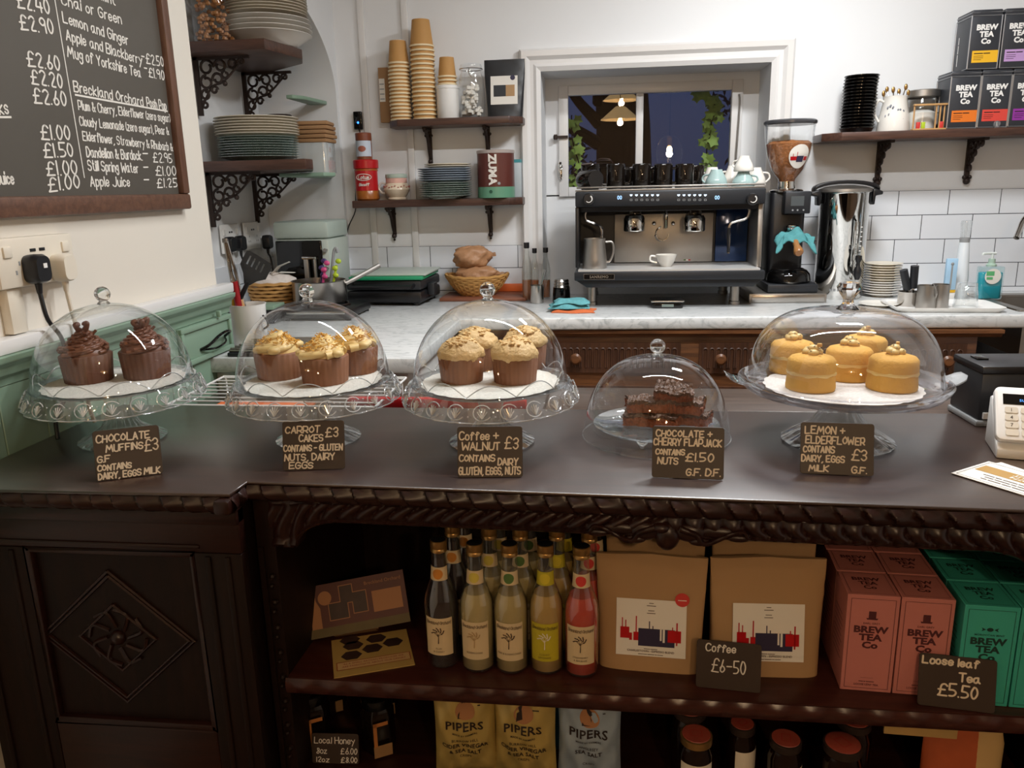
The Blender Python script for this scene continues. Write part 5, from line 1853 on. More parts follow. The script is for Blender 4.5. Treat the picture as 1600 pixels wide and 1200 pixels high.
pl_ = plug('plug', 'black plug in the cream double socket, its cord running down the wall', pp, 'black', [(XL + .05, pp.y + .0, 1.14), (XL + .052, pp.y + .03, 1.09), (XL + .060, pp.y + .02, 1.00), (XL + .050, pp.y - .02, .95), (XL + .06, pp.y - .04, .905)])
MB().cbox((.0308, .003, .006), (.001, .010, .009)).build('plug_tag', M['white'], pl_)
pp2 = at(100, 418, X=XL + .045)
pp2.x = XL + .0305
plug('plug', 'cream plug at the right of the cream double socket with a cream cord', pp2, 'cream', [(XL + .045, pp2.y + .005, 1.13), (XL + .055, pp2.y + .01, 1.05), (XL + .052, pp2.y + .0, .95), (XL + .06, pp2.y, .905)], .042, .056)
m = MB().box(XL, pp.y - .058, 1.12, XL + .02, pp.y - .018, 1.207)
tag(m.build('cable_trunking', M['cream'], bevel=.002), 'short cream cable trunking below the double socket', 'trunking')

# green hatch door with black handle at the end of the dado
t = T('green_cupboard_door', 'small green panelled door with black iron handle at the far end of the dado', 'cupboard door', (XL + .0185, 1.93, .925))
mb = MB().box(.0, .0, .0, .006, .285, .104)
mb.build('door_panel', M['green'], t, bevel=.001)
mb = MB()
mb.box(.0062, .0, .0, .014, .285, .014).box(.0062, .0, .090, .014, .285, .104).box(.0062, .0, .0142, .0138, .014, .0898).box(.0062, .271, .0142, .0138, .285, .0898)
mb.build('door_frame', M['green'], t, bevel=.0012)
MB().tube([(.006, .10, .030), (.030, .11, .043), (.038, .15, .060), (.038, .20, .066), (.030, .235, .058), (.006, .245, .042)], .0042, 8).tube([(.006, .10, .030), (.026, .15, .026), (.026, .21, .032), (.006, .245, .042)], .003, 8).build('handle', M['blackg'], t)
MB().cbox((.020, .20, .116), (.012, .012, .018)).build('catch', M['green'], t, bevel=.002)

# utensil pot with tools
pu = at(377, 545, Z=ZB)
pu = Vector((-1.104, 2.300, ZB))
t = T('utensil_pot', 'white pot holding kitchen tools at the left end of the return', 'pot', pu)
MB().lathe([(0, 0), (.046, 0), (.050, .004), (.054, .120), (.056, .126), (.053, .126), (.050, .118), (.046, .006), (0, .006)], seg=36).build('pot', M['white'], t, ang=50)
MB().tube([(.052, -.012, .05), (.068, -.02, .06), (.072, -.03, .078), (.056, -.02, .092)], .0032, 8).build('hook', M['black'], t)
def topof(px, py, Y=2.30):
    return at(px, py, Y=Y)
b0 = Vector((pu.x + .010, pu.y, ZB + .012))
tp = topof(402, 400)
t = T('slotted_turner', 'black slotted turner with a wooden handle standing in the white pot', 'kitchen tool', b0)
mid = topof(380, 445) - b0
up_ = topof(395, 425) - b0
MB().tube([(0, 0, 0), tuple(topof(376, 480) - b0 + Vector((0, 0, .03)))], [.008, .0075], 10, smooth=False).build('handle', mat('beech_handle', 'b78a58', .5), t)
hs_ = topof(376, 480) - b0 + Vector((0, 0, .025))
he_ = topof(388, 440) - b0
MB().tube([hs_, he_], [.008, .007], 10, smooth=False).build('neck', M['black'], t)
dr = (topof(416, 388) - topof(390, 440)).normalized()
F = face(he_ + Vector((0, -.003, 0)), Vector((dr.z, 0, -dr.x)), dr, 0)
mb = MB(); mb.T = F
out = [(-.008, -.01), (.008, -.01), (.022, .020), (.044, .040), (.046, .075), (.034, .088), (-.034, .088), (-.046, .078), (-.044, .040), (-.022, .020)]
# blade as a frame of strips round its slots
xs = [-.045, -.030, -.024, -.014, -.008, .002, .008, .018, .024, .045]
mb.prism([(-.008, -.01), (.008, -.01), (.024, .016), (.045, .036), (.045, .046), (-.045, .046), (-.045, .036), (-.024, .016)], -.0015, .0015, 'z')
mb.prism([(-.045, .076), (.045, .076), (.044, .082), (.036, .088), (-.036, .088), (-.044, .082)], -.0015, .0015, 'z')
for i in range(0, len(xs), 2):
    mb.box(xs[i], .046, -.0015, xs[i + 1], .076, .0015)
mb.build('blade', M['black'], t)
def stick(name, label, base, top, mt, r, extra=None, cat='kitchen tool'):
    t = T(name, label, cat, base)
    MB().tube([(0, 0, 0), tuple(top - base)], r, 10, smooth=False).build('shaft', M[mt], t)
    return t
bb = Vector((pu.x - .018, pu.y + .005, ZB + .012))
t = T('tongs', 'steel kitchen tongs standing at the left in the white pot', 'kitchen tool', bb)
mb = MB()
tt = topof(352, 378) - bb
mb.tube([(0, 0, 0), tuple(tt * .55 + Vector((-.004, 0, 0))), tuple(tt)], .0062, 8)
mb.tube([(.012, .004, 0), tuple(tt * .55 + Vector((.012, .004, 0))), tuple(tt + Vector((.004, 0, .002)))], .005, 8)
mb.build('arm', M['chrome'], t)
MB().cbox(tuple(tt + Vector((0, 0, .004))), (.016, .012, .014)).build('end_cap', M['steelr'], t, bevel=.003)
bb = Vector((pu.x - .012, pu.y - .016, ZB + .012))
t = T('red_handled_brush', 'dark red handled kitchen tool standing in the white pot', 'kitchen tool', bb)
tt = topof(366, 440, 2.28) - bb
MB().tube([(0, 0, 0), tuple(tt * .5), tuple(tt)], [.012, .010], 10).build('handle', mat('dark_red_handle', '8c1018', .3), t)
MB().tube([tuple(tt), tuple(tt + Vector((-.006, 0, .03)))], [.006, .002], 8).build('tip', M['chrome'], t)
bb = Vector((pu.x - .030, pu.y - .006, ZB + .012))
stick('yellow_spatula', 'yellow handled spatula just showing over the white pot rim', bb, topof(362, 462, 2.30), 'yellow', .005)
bb = Vector((pu.x + .0, pu.y + .018, ZB + .012))
t = T('bread_knife', 'steel blade standing behind the red handle in the white pot', 'kitchen tool', bb)
tt = topof(368, 425, 2.31) - bb
MB().tube([(0, 0, 0), tuple(tt * .6), tuple(tt)], [.007, .003], 6).build('blade', M['chrome'], t)

# ================================================================== ALCOVE
XA = XL - .342
def scroll_bracket(nm, parent, x, y, z, w, h, mt='iron', th=.006):
    """fretted cast bracket: wall arm down, shelf arm out, scrolls between"""
    mb = MB()
    mb.box(x, y - th, z - h, x + .016, y + th, z)
    mb.box(x, y - th, z - .010, x + w, y + th, z)
    def sc(cx, cz, r, a0, a1, tk=.005):
        n = 14
        mb.tube([(x + cx + r * (1 - .45 * k / n) * math.cos(R(a0 + (a1 - a0) * k / n)), y, z + cz + r * (1 - .45 * k / n) * math.sin(R(a0 + (a1 - a0) * k / n))) for k in range(n + 1)], tk, 5, smooth=False)
    s = w / .20
    for cx, cz, r, a0, a1 in ((.045, -.035, .026, 0, 400), (.095, -.032, .022, 180, -220), (.140, -.028, .017, 0, 400), (.172, -.022, .012, 180, -200), (.040, -.085, .024, 90, 480), (.082, -.075, .020, 200, -180), (.032, -.128, .018, 60, 450), (.110, -.062, .014, 90, 440), (.026, -.162, .013, 90, 430), (.066, -.112, .013, 0, 380)):
        sc(cx * s, cz * h / .20, r * s, a0, a1)
    mb.tube([(x + .01, y, z - h * .9), (x + w * .28, y, z - h * .52), (x + w * .52, y, z - h * .42), (x + w * .9, y, z - .012)], .004, 5)
    mb.sphere((x + w * .53, y, z - h * .46), .010, 8)
    return mb.build(nm, M[mt], parent, ang=50)


def alcove_shelf(label, z, y0_, y1_, w, chamf, by, bh, th=.036):
    t = T('alcove_shelf', label, 'shelf', (XA, 0, z))
    MB().prism([(0, y0_)] + [(c.x - XA, c.y) for c in chamf] + [(0, y1_)], -th, 0, 'z').build('board', M['shelf'], t, bevel=.004)
    for yy in by:
        scroll_bracket('bracket', t, 0, yy, -th, .21, bh)
    return t
ZU, ZLW = 1.893, 1.492
alcove_shelf('upper wooden alcove shelf with scrolled iron brackets', ZU, 2.78, 3.39, .40, (at(415, 85, Y=2.78), at(474, 108, Y=3.02), at(474, 112, Y=3.12)), (2.88, 3.27), .20)
alcove_shelf('lower wooden alcove shelf with scrolled iron brackets', ZLW, 2.78, 3.39, .45, (at(478, 255, Y=2.78), at(489, 257, Y=2.84), at(489, 262, Y=3.12)), (2.88, 3.27), .20)
for z, yy, l in ((1.752, 3.16, 'upper'), (1.450, 3.02, 'lower')):
    tx_ = at(475 if l == 'upper' else 523, 145 if l == 'upper' else 254, Y=yy + .05).x - XA
    sh = MB().prism([(.225, yy), (tx_ - .03, yy), (tx_, yy + .05), (.30, 3.418), (.225, 3.418)], -.014, 0, 'z')
    o = solo(sh, 'green_shelf', M['green'], l + ' green painted corner shelf at the far end of the alcove', 'shelf', (XA, 0, z), bevel=.002)

def plate_mesh(r, h=.018, foot=.55):
    return MB().lathe([(0, .003), (r * foot, .003), (r * foot, 0), (r * (foot + .04), 0), (r * (foot + .08), .004), (r * .97, h), (r, h + .001), (r * .99, h + .003), (r * .66, .0075), (0, .0065)], seg=48)


def plate_stack(name, mt, cat, n, x, y, z, r, dz, kind, where, grp, h=.018, rnd=.0, proto=None):
    """n plates, the lowest first; returns the height reached"""
    first = None
    rg = random.Random(n + int(x * 100))
    for k in range(n):
        l = '%s, %s %s' % (kind, nth(n - 1 - k), where)
        loc = (x + rg.uniform(-rnd, rnd), y + rg.uniform(-rnd, rnd), z + k * dz)
        if first is None:
            first = tag(plate_mesh(r, h).build(name, M[mt], ang=40), l, cat, grp)
            first.location = loc
        else:
            o = dup(first, loc, None, l)
    return z + n * dz
p = at(402, 222, Y=3.00)
zz = plate_stack('glass_plate', 'greenglass', 'plate', 9, -1.322, 2.985, ZLW + .0004, .150, .0088, 'green glass plate', 'the lower alcove stack', 'glass plates on the lower alcove shelf', .016)
plate_stack('cream_plate', 'beige', 'plate', 7, -1.322, 2.985, zz + .004, .155, .0098, 'cream plate', 'the pile above green glass plates', 'cream plates on the lower alcove shelf', .014, .002)
zz = plate_stack('white_bowl', 'china', 'bowl', 4, -1.245, 2.98, ZU + .0004, .160, .0165, 'large white bowl', 'the upper alcove shelf bowls', 'white bowls on the upper alcove shelf', .040, .002)
plate_stack('white_plate', 'beige', 'plate', 7, -1.245, 2.98, zz + .026, .150, .0100, 'cream plate', 'the pile on the white bowls', 'cream plates on the upper alcove shelf', .014, .002)
t = T('storage_jar', 'tall clear jar with amber contents on the upper alcove shelf', 'jar', (-1.385, 2.855, ZU))
MB().lathe([(0, 0), (.068, 0), (.072, .006), (.072, .24), (.060, .26), (.060, .28), (0, .28)], seg=36).build('jar_glass', M['clear'], t, ang=50)
mb = MB()
rg = random.Random(4)
for k in range(210):
    a, q = rg.uniform(0, 6.28), .062 * rg.random() ** .35
    mb.sphere((q * math.cos(a), q * math.sin(a), .012 + .20 * rg.random()), .010, 6, s=(1, .6, .8))
mb.build('contents', mat('amber_contents', 'a8703a', .5, var=.3, vs=60), t)['kind'] = 'stuff'
pj = at(443, 170, Y=3.30)
t = T('lidded_jar', 'small jar with a dark lid behind the plates on the lower alcove shelf', 'jar', (-1.360, 3.30, ZLW))
MB().lathe([(0, 0), (.05, 0), (.05, .17), (.046, .185), (0, .185)], seg=28).build('jar_glass', M['clear'], t, ang=50)
MB().lathe([(0, .175), (.049, .175), (.050, .178), (.050, .198), (.048, .2), (0, .2)], seg=28).build('lid', M['iron'], t)
cx_ = at(492, 235, Y=3.27)
t = T('clear_tub', 'clear plastic tub on the green corner shelf, under the brown napkins', 'tub', (-1.165, 3.16, 1.4505))
MB().prism(rrect(-.065, -.06, .065, .06, .015), 0, .115, 'z').build('tub', thin('frosted_tub', (.9, .92, .9), .08, .8, 2.5, .1, milk=.35), t)
fst = None
for k in range(5):
    l = 'brown paper napkin bundle, %s the pile on the clear tub' % nth(4 - k)
    loc = (-1.162 + .003 * (k % 2), 3.16, 1.5660 + k * .0165)
    if fst is None:
        fst = tag(MB().box(-.068, -.06, 0, .068, .06, .0150).build('napkin_bundle', M['cardb'], bevel=.005), l, 'napkins', 'brown napkin bundles in the alcove')
        fst.location = loc
    else:
        dup(fst, loc, .06 * (k - 2), l)

# alcove sockets, plugs, toaster oven and friends
for i, (px, l) in enumerate(((357, 'white socket low in the alcove, nearer of the two'), (392, 'white socket low in the alcove, farther of the two'))):
    p = at(px, 368, X=XA)
    socket('alcove_socket', l, p.y - .074, p.y + .074, 1.150, 1.262, XA)
for i, (px, py, l, zz) in enumerate(((362, 382, 'black plug in the nearer alcove socket, at the left', 1.0), (378, 380, 'black plug in the nearer alcove socket, at the right', .99), (420, 378, 'black plug in the farther alcove socket', 1.0))):
    p = at(px, py, X=XA + .03)
    p.x = XA + .0105
    plug('plug', l, p, 'black', [(XA + .03, p.y + .005, 1.10), (XA + .035, p.y + .012 + .03 * (i == 1), 1.02), (XA + .03, p.y + .03 * i, .96), (XA + .05, p.y + .01, ZB + .005)], .05, .06)
ox0, ox1 = at(424, 350, Y=3.07).x, at(511, 350, Y=3.07).x
OW = (ox1 - ox0) / 2
po = Vector(((ox0 + ox1) / 2, 3.035, ZB))
t = T('toaster_oven', 'pale green and black countertop oven in the alcove corner', 'oven', (po.x, po.y + .16, ZB), 0)
MB().box(-OW + .001, -.12, .0, OW - .001, .13, .275).build('body', mat('pale_green_enamel', 'b3bdb4', .3), t, bevel=.012)
MB().box(-OW, -.122, .2755, OW, .13, .345).build('top_housing', mat('pale_green_top', 'aab7ae', .35), t, bevel=.014)
fr_ = MB().box(-OW + .01, -.132, .05, OW - .028, -.1205, .270).build('front_glass', M['blackg'], t, bevel=.006)
MB().tube([(.020, -.135, .20), (.020, -.165, .205), (.066, -.165, .205), (.066, -.135, .20)], .007, 8, smooth=False).build('door_handle', M['chrome'], fr_)
MB().box(.022, -.168, .06, .040, -.15, .20).box(.062, -.168, .06, .070, -.15, .20).build('door_bar', M['steelr'], fr_, bevel=.002)
for k in range(3):
    MB().lathe([(0, 0), (.009, 0), (.008, .012), (0, .012)], (0, 0, 0), 16).build('knob', M['chrome'], t)
    o = list(COL.objects)[-1]
    o.location, o.rotation_euler = (OW - .015, -.122, .09 + .07 * k), (R(90), 0, 0)
# bread basket with a cloth
pb0 = at(478, 462, Z=ZB)
t = T('wicker_basket', 'wicker basket with a speckled cloth in the alcove, behind the saucepan', 'basket', (-1.295, 2.93, ZB))
mb = MB()
for k in range(9):
    r = .070 + .030 * k / 8
    mb.tube([(r * math.cos(a), r * .8 * math.sin(a), .006 + .014 * k + .0016 * math.sin(a * 12 + k * math.pi)) for a in [2 * math.pi * i / 48 for i in range(48)]], .0072, 5, smooth=False, closed=True)
mb.lathe([(0, 0), (.07, 0)], seg=30, sy=.8)
mb.build('basket', M['wick'], t)
t2 = T('basket_cloth', 'speckled white cloth lying in the wicker basket', 'cloth', (-1.295, 2.93, ZB + .118))
MB().lathe([(.094, -.004), (.090, .012), (.070, .026), (.030, .034), (0, .036)], seg=40, sy=.8, wave=lambda k, r, z, a: (r * (1 + .05 * math.sin(5 * a + k)), z + .006 * math.sin(4 * a + k))).build('cloth', mat('speckled_cloth', 'cfc6bf', .9, var=.18, vs=90, bump=.4), t2, ang=80)
MB().loft([[(.0, -.02, .030), (.0, .02, .030), (.0, 0, .034)], [(.03, -.024, .060), (.03, .026, .060), (.03, 0, .066)], [(.075, -.014, .078), (.075, .016, .078), (.075, 0, .082)]]).build('cloth_corner', M['paper'], t2)
MB().loft([[(.0, -.02, .026), (.0, .02, .026), (.0, 0, .030)], [(.04, -.02, .040), (.04, .02, .040), (.04, 0, .044)], [(.095, -.01, .038), (.095, .01, .038), (.095, 0, .041)]]).build('cloth_corner', M['paper'], t2)

# hob slab, saucepan with its contents
ph = at(500, 468, Z=ZB)
t = T('hob', 'black portable hob under the steel saucepan', 'hob', (-1.06, 2.86, ZB))
MB().box(-.125, -.13, .008, .135, .13, .040).build('body', M['black'], t, bevel=.006)
MB().tube([(-.10, -.136, .030), (.12, -.136, .030)], .005, 8, smooth=False).build('front_rail', M['chrome'], t)
for x, y in ((-.11, -.11), (.12, -.11), (-.11, .11), (.12, .11)):
    MB().cyl((x, y, 0), .012, .009, 12).build('foot', M['black'], t)
mb = MB()
for k in range(6):
    a = k * math.pi / 3
    mb.box(.09 * math.cos(a) - .006, .09 * math.sin(a) - .006, .040, .09 * math.cos(a) + .006, .09 * math.sin(a) + .006, .046)
mb.tube([(.085 * math.cos(2 * math.pi * i / 30), .085 * math.sin(2 * math.pi * i / 30), .044) for i in range(30)], .004, 5, smooth=False, closed=True)
mb.build('pan_support', M['iron'], t)
p0 = Vector((-1.080, 2.86, ZB + .049))
t = T('saucepan', 'steel saucepan with a long handle, holding coloured utensils', 'saucepan', p0)
MB().lathe([(0, 0), (.092, 0), (.100, .008), (.100, .082), (.104, .086), (.098, .086), (.096, .010), (0, .006)], seg=44).build('pan', M['steel'], t, ang=50)
MB().tube([(.096, .02, .070), (.14, .05, .092), (.205, .11, .128)], [.008, .009], 8).build('handle', M['steelr'], t)
def pan_tool(name, label, mt, x, y, dx, dz, kind):
    b = p0 + Vector((x, y, .012))
    t = T(name, label, 'kitchen tool', b)
    if kind == 'stick':
        MB().tube([(0, 0, 0), (dx * .8, .0, dz * .85), (dx, 0, dz), (dx + .008, 0, dz + .004), (dx + .012, 0, dz - .012)], .006, 8).build('handle', M[mt], t)
    else:
        MB().tube([(0, 0, 0), (dx, 0, dz)], .005, 8, smooth=False).build('handle', M[mt], t)
        for k in range(3):
            MB().sphere((dx * (.75 + .2 * k) + .004 * (-1) ** k, -.004, dz * (.72 + .2 * k)), .012, 10, s=(1, .5, .8)).build('scoop', M[mt], t)
M['pinkp'] = mat('pink_plastic', 'c2467c', .4)
M['purple'] = mat('purple_plastic', '3b2a5c', .4)
M['lime'] = mat('lime_plastic', 'a9bf2c', .4)
pan_tool('measuring_spoon', 'pink measuring spoon sticking out of the saucepan', 'pinkp', .010, -.03, .030, .125, 's')
pan_tool('measuring_spoon', 'purple measuring spoon sticking out of the saucepan', 'purple', .000, .0, .020, .130, 's')
pan_tool('measuring_spoon', 'lime green measuring spoon sticking out of the saucepan', 'lime', .045, -.02, .035, .130, 's')
pan_tool('ladle', 'grey hooked ladle handle sticking out of the saucepan', 'grey', .030, .01, .036, .185, 'stick')
# green topped tin behind basket
t = T('biscuit_tin', 'dark tin with a green top between basket and saucepan', 'tin', (-1.235, 2.72, ZB))
MB().box(-.05, -.05, 0, .05, .05, .050).build('tin', M['black'], t, bevel=.006)
MB().box(-.051, -.051, .050, .051, .051, .066).build('lid', M['green'], t, bevel=.004)
# panini grill with green and white boards on it
pg_ = at(600, 470, Z=ZB)
t = T('panini_grill', 'black contact grill on the marble under the cutting boards', 'grill', (-.885, 3.23, ZB), R(-4))
MB().box(-.17, -.13, .012, .15, .15, .060).build('base', M['black'], t, bevel=.010)
MB().box(-.17, -.13, .064, .15, .15, .105).build('upper_plate', M['dgrey'], t, bevel=.010)
MB().tube([(-.14, -.12, .085), (-.14, -.165, .080), (.12, -.165, .080), (.12, -.12, .085)], .009, 8, smooth=False).build('handle', M['black'], t)
for x, y in ((-.14, -.1), (.12, -.1), (-.14, .12), (.12, .12)):
    MB().cyl((x, y, 0), .014, .014, 12).build('foot', M['black'], t)
MB().cbox((.165, -.02, .06), (.03, .05, .05)).build('hinge', M['dgrey'], t, bevel=.006)
tag(MB().box(-1.04, 3.085, ZB + .1065, -.735, 3.39, ZB + .121).build('cutting_board', mat('green_board', '1f8f62', .4), bevel=.003), 'green cutting board lying on the black grill', 'cutting board')
tag(MB().box(-1.037, 3.10, ZB + .1215, -.725, 3.395, ZB + .130).build('cutting_board', mat('grey_board', 'b4bcb2', .4), bevel=.003), 'pale grey cutting board on top of the green one', 'cutting board')

# ================================================================== WALL SHELVES LEFT OF THE WINDOW
def wall_bracket(parent, x, z, d, h):
    mb = MB()
    mb.box(x - .008, YB - .010, z - h, x + .008, YB - .0005, z)
    mb.tube([(x, YB - .012, z - h + .02), (x, YB - .03, z - h * .62), (x, YB - .05, z - h * .3), (x, YB - d * .8, z - .006)], .0075, 6)
    mb.tube([(x, YB - .02, z - .03), (x, YB - .04, z - .05), (x, YB - .055, z - .035), (x, YB - .045, z - .02)], .006, 6)
    mb.tube([(x, YB - .012, z - .006), (x, YB - d, z - .006)], .0075, 6, smooth=False)
    mb.sphere((x, YB - .016, z - h + .004), .011, 8).sphere((x, YB - d * .8, z - .012), .010, 8).sphere((x, YB - .012, z - h - .012), .006, 6)
    mb.sphere((x + .012, YB - .03, z - .03), .007, 6).sphere((x - .012, YB - .03, z - .03), .007, 6)
    mb.build('bracket', M['iron'], parent)
SF = 3.285
x0u, x1u = at(602, 195, Y=SF).x, at(815, 195, Y=SF).x
zu = at(700, 184, Y=SF).z
t = T('wall_shelf', 'upper dark wood shelf left of the window, with cut corners', 'shelf', (0, 0, 0))
MB().prism([(x0u, YB - .001), (x0u, SF + .07), (x0u + .05, SF), (x1u - .05, SF), (x1u, SF + .05), (x1u, YB - .001)], zu - .028, zu, 'z').build('board', M['shelf'], t, bevel=.003)
for px in (668, 760):
    wall_bracket(t, at(px, 210, Y=YB - .05).x, zu - .028, .12, .14)
x0l, x1l = at(550, 318, Y=SF).x, at(815, 316, Y=SF).x
zl_ = at(690, 311, Y=SF).z
t = T('wall_shelf', 'lower dark wood shelf left of the window', 'shelf', (0, 0, 0))
MB().prism([(x0l, YB - .001), (x0l, SF), (x1l - .05, SF), (x1l, SF + .04), (x1l, YB - .001)], zl_ - .030, zl_, 'z').build('board', M['shelf'], t, bevel=.003)
for px in (611, 764):
    wall_bracket(t, at(px, 340, Y=YB - .05).x, zl_ - .030, .12, .13)

# cups
def cup_mesh(rt, rb, h, rimm):
    return MB().lathe([(0, h - .004), (rt - .002, h - .004), (rt, h), (rt + .0012, h), (rb, .006), (rb + .0025, .004), (rb + .003, .0), (rb + .0005, .0), (rb - .001, .004)], seg=32)
def cup_stack(n, px, pbase, ptop, prim, rt, rb, kind, where, grp, yy=3.365, zbase=None, dzc=None):
    p = at(px, pbase, Y=yy)
    zb0 = zu + .0005 if zbase is None else zbase
    ztop, zr = at(px, ptop, Y=yy).z, at(px, prim, Y=yy).z
    h = ztop - zr
    dz = (zr - zb0) / (n - 1)
    first = None
    for k in range(n):
        l = 'upturned %s, %s %s' % (kind, nth(n - 1 - k), where)
        loc = Vector((p.x + .0012 * math.sin(k), yy, zb0 + dz * k))
        if first is None:
            t = T('paper_cup', l, 'cup', loc, 0, grp)
            MB().lathe([(rt - .001, h - .003), (rt, h), (rb, .006), (rb - .001, .006)], seg=32).build('cup_wall', M['kraftc'], t)
            MB().lathe([(0, h - .006), (rt - .004, h - .006), (rt - .0035, h - .001), (rt - .001, h + .001), (rt + .0003, h - .001)], seg=32).build('cup_base', M['paper'], t)
            MB().lathe([(rb - .001, .0), (rb + .003, .0), (rb + .004, .004), (rb + .003, .007), (rb - .001, .007)], seg=32).build('rim', M['rim'], t)
            first = t
        else:
            dup(first, loc, None, l)
cup_stack(16, 627, 181, 64, 101, .0330, .0415, 'small brown cup', 'the left stack', 'small paper cups in the left stack')
cup_stack(17, 664, 180, 31, 74, .0355, .0470, 'large tan cup', 'the tall middle stack', 'large paper cups in the tall stack')
zt_ = at(700, 134, Y=3.36).z
cup_stack(3, 699, 134, 90, 122, .0290, .0360, 'small brown cup', 'the stack on the white tub', 'small paper cups on the white tub', 3.36, zt_ + .001)
p = at(701, 178, Y=3.36)
t = T('white_tub', 'white plastic tub under the short stack of cups', 'tub', (p.x, 3.36, zu + .0005))
hh_ = zt_ - zu - .001
MB().lathe([(0, 0), (.044, 0), (.046, .003), (.046, hh_ - .012), (.044, hh_ - .010), (.044, hh_ - .008)], seg=36).build('tub', M['white'], t)
MB().lathe([(.044, hh_ - .014), (.048, hh_ - .013), (.048, hh_ - .002), (.046, hh_), (0, hh_)], seg=36).build('lid', M['white'], t)
p = at(606, 181, Y=3.43)
t = T('cardboard_carton', 'flat cardboard carton with a white label behind the left cup stack', 'carton', (p.x, 3.42, zu + .0005))
zc_ = at(606, 106, Y=3.42).z - zu
MB().box(-.026, -.012, 0, .05, .025, zc_).build('carton', M['cardb'], t, bevel=.001)
lb = rect(MB(), face((0, -.012, 0), (1, 0, 0), (0, 0, 1)), -.024, zc_ * .38, .0, zc_ * .80).build('label', M['paper'], t, solid=False)
mb = MB()
for k in range(4):
    rect(mb, face((0, -.012, 0), (1, 0, 0), (0, 0, 1), .0012), -.022, zc_ * (.42 + .09 * k), -.003, zc_ * (.44 + .09 * k))
mb.build('label_lines', M['grey'], lb, solid=False)
p = at(738, 178, Y=3.36)
hj = at(738, 100, Y=3.36).z - zu
t = T('clip_jar', 'clear clip-top glass jar with white contents on the upper shelf', 'jar', (p.x, 3.36, zu + .0005))
MB().lathe([(0, 0), (.046, 0), (.050, .006), (.055, hj * .45), (.050, hj * .72), (.042, hj * .84), (.044, hj * .90)], seg=36).build('jar_glass', M['clear'], t, ang=60)
MB().lathe([(.045, hj * .90), (.046, hj * .93), (.044, hj * .98), (.03, hj), (0, hj)], seg=36).build('lid', M['clear'], t, ang=60)
MB().tube([(.047 * math.cos(a), .047 * math.sin(a), hj * .90) for a in [2 * math.pi * i / 30 for i in range(30)]], .002, 5, smooth=False, closed=True).tube([(0, -.047, hj * .9), (0, -.052, hj * .8), (.01, -.052, hj * .72)], .0018, 5).build('clip_wire', M['steel'], t)
mb = MB()
rg = random.Random(9)
for k in range(60):
    a, q = rg.uniform(0, 6.28), .036 * rg.random() ** .5
    mb.sphere((q * math.cos(a), q * math.sin(a), .014 + hj * .55 * rg.random()), .011, 6)
mb.build('white_contents', M['china'], t)['kind'] = 'stuff'
p0, p1 = at(766, 178, Y=3.35), at(812, 178, Y=3.35)
hb_ = at(790, 92, Y=3.35).z - zu
t = T('black_pouch', 'black stand-up pouch with a white picture label on the upper shelf', 'pouch', ((p0.x + p1.x) / 2, 3.37, zu + .0005))
wb = .165
rings = []
for k in range(13):
    z = hb_ * k / 12
    d = .034 - .030 * (k / 12)
    w_ = wb * (.86 + .14 * min(1, k / 9))
    rings.append([(w_ / 2 * abs(math.cos(a)) ** .5 * (1 if math.cos(a) > 0 else -1), d * abs(math.sin(a)) ** .5 * (1 if math.sin(a) > 0 else -1) + .0015 * math.sin(k * 2 + a * 5), z) for a in [2 * math.pi * i / 28 for i in range(28)]])
MB().loft(rings).build('pouch', mat('black_pouch_foil', '1e1f22', .35, var=.1, bump=.2, bs=15), t, ang=50)
F = face((0, -.034, 0), (1, 0, 0), (0, -(-.030 / hb_) * 1.0, 1), .0020)
lb = rect(MB(), F, -.056, hb_ * .22, .054, hb_ * .72).build('label', M['paper'], t, solid=False)
rect(MB(), F, -.044, hb_ * .36, .006, hb_ * .56, 0, .0005).build('grey_picture', M['dgrey'], lb, solid=False)
rect(MB(), F, .006, hb_ * .36, .042, hb_ * .56, 0, .0004).build('cream_picture', M['kraft'], lb, solid=False)
flat(MB(), F, circ(.034, hb_ * .685, .010, 20), 0, .0006).build('roundel', M['navy'], lb, solid=False)

# items of the lower shelf
pz = lambda px, py, Y=3.36: at(px, py, Y=Y)
p = pz(575, 311)
hz = pz(575, 250).z - zl_
t = T('spread_jar', 'red labelled biscuit spread jar with red lid on the lower shelf', 'jar', (p.x, 3.36, zl_ + .0005))
r = .050
MB().lathe([(0, 0), (r - .006, 0), (r, .006), (r, hz * .22), (r - .004, hz * .26), (r - .004, hz * .70), (r, hz * .74), (r - .004, hz * .8), (0, hz * .8)], seg=36).build('jar_glass', mat('caramel_spread', '9c5a24', .25), t)
MB().lathe([(r - .002, hz * .78), (r + .003, hz * .79), (r + .003, hz * .98), (r, hz), (0, hz)], seg=36).build('lid', M['red'], t)
lb = bent(patch(MB(), -.075, .075, hz * .24, hz * .76), r - .001).build('label', M['red'], t, solid=False)
mb = MB()
mb.tube([(.034 * math.cos(a), -.001, hz * .57 + .013 * math.sin(a)) for a in [2 * math.pi * i / 30 for i in range(30)]], .0016, 4, smooth=False, closed=True)
hand(mb, 'Lotus', FL @ Matrix.Translation((0, hz * .53, .0010)), .013, .0030, 'C', 0, .3, .2, .8, 3, .046)
hand(mb, 'Biscoff', FL @ Matrix.Translation((0, hz * .36, .0010)), .010, .0024, 'C', 0, .3, .2, .8, 4, .044)
bent(mb, r - .0005).build('lettering', M['paper'], lb, solid=False)
p2 = pz(570, 250)
h2 = pz(570, 208).z - zl_ - hz
t = T('small_jar', 'small jar with brown lid and white label on top of the red spread jar', 'jar', (p2.x, 3.36, zl_ + hz + .001))
r = .033
MB().lathe([(0, 0), (r, 0), (r, h2 * .74), (0, h2 * .76)], seg=28).build('jar_glass', mat('brown_spread', '7a4226', .3), t)
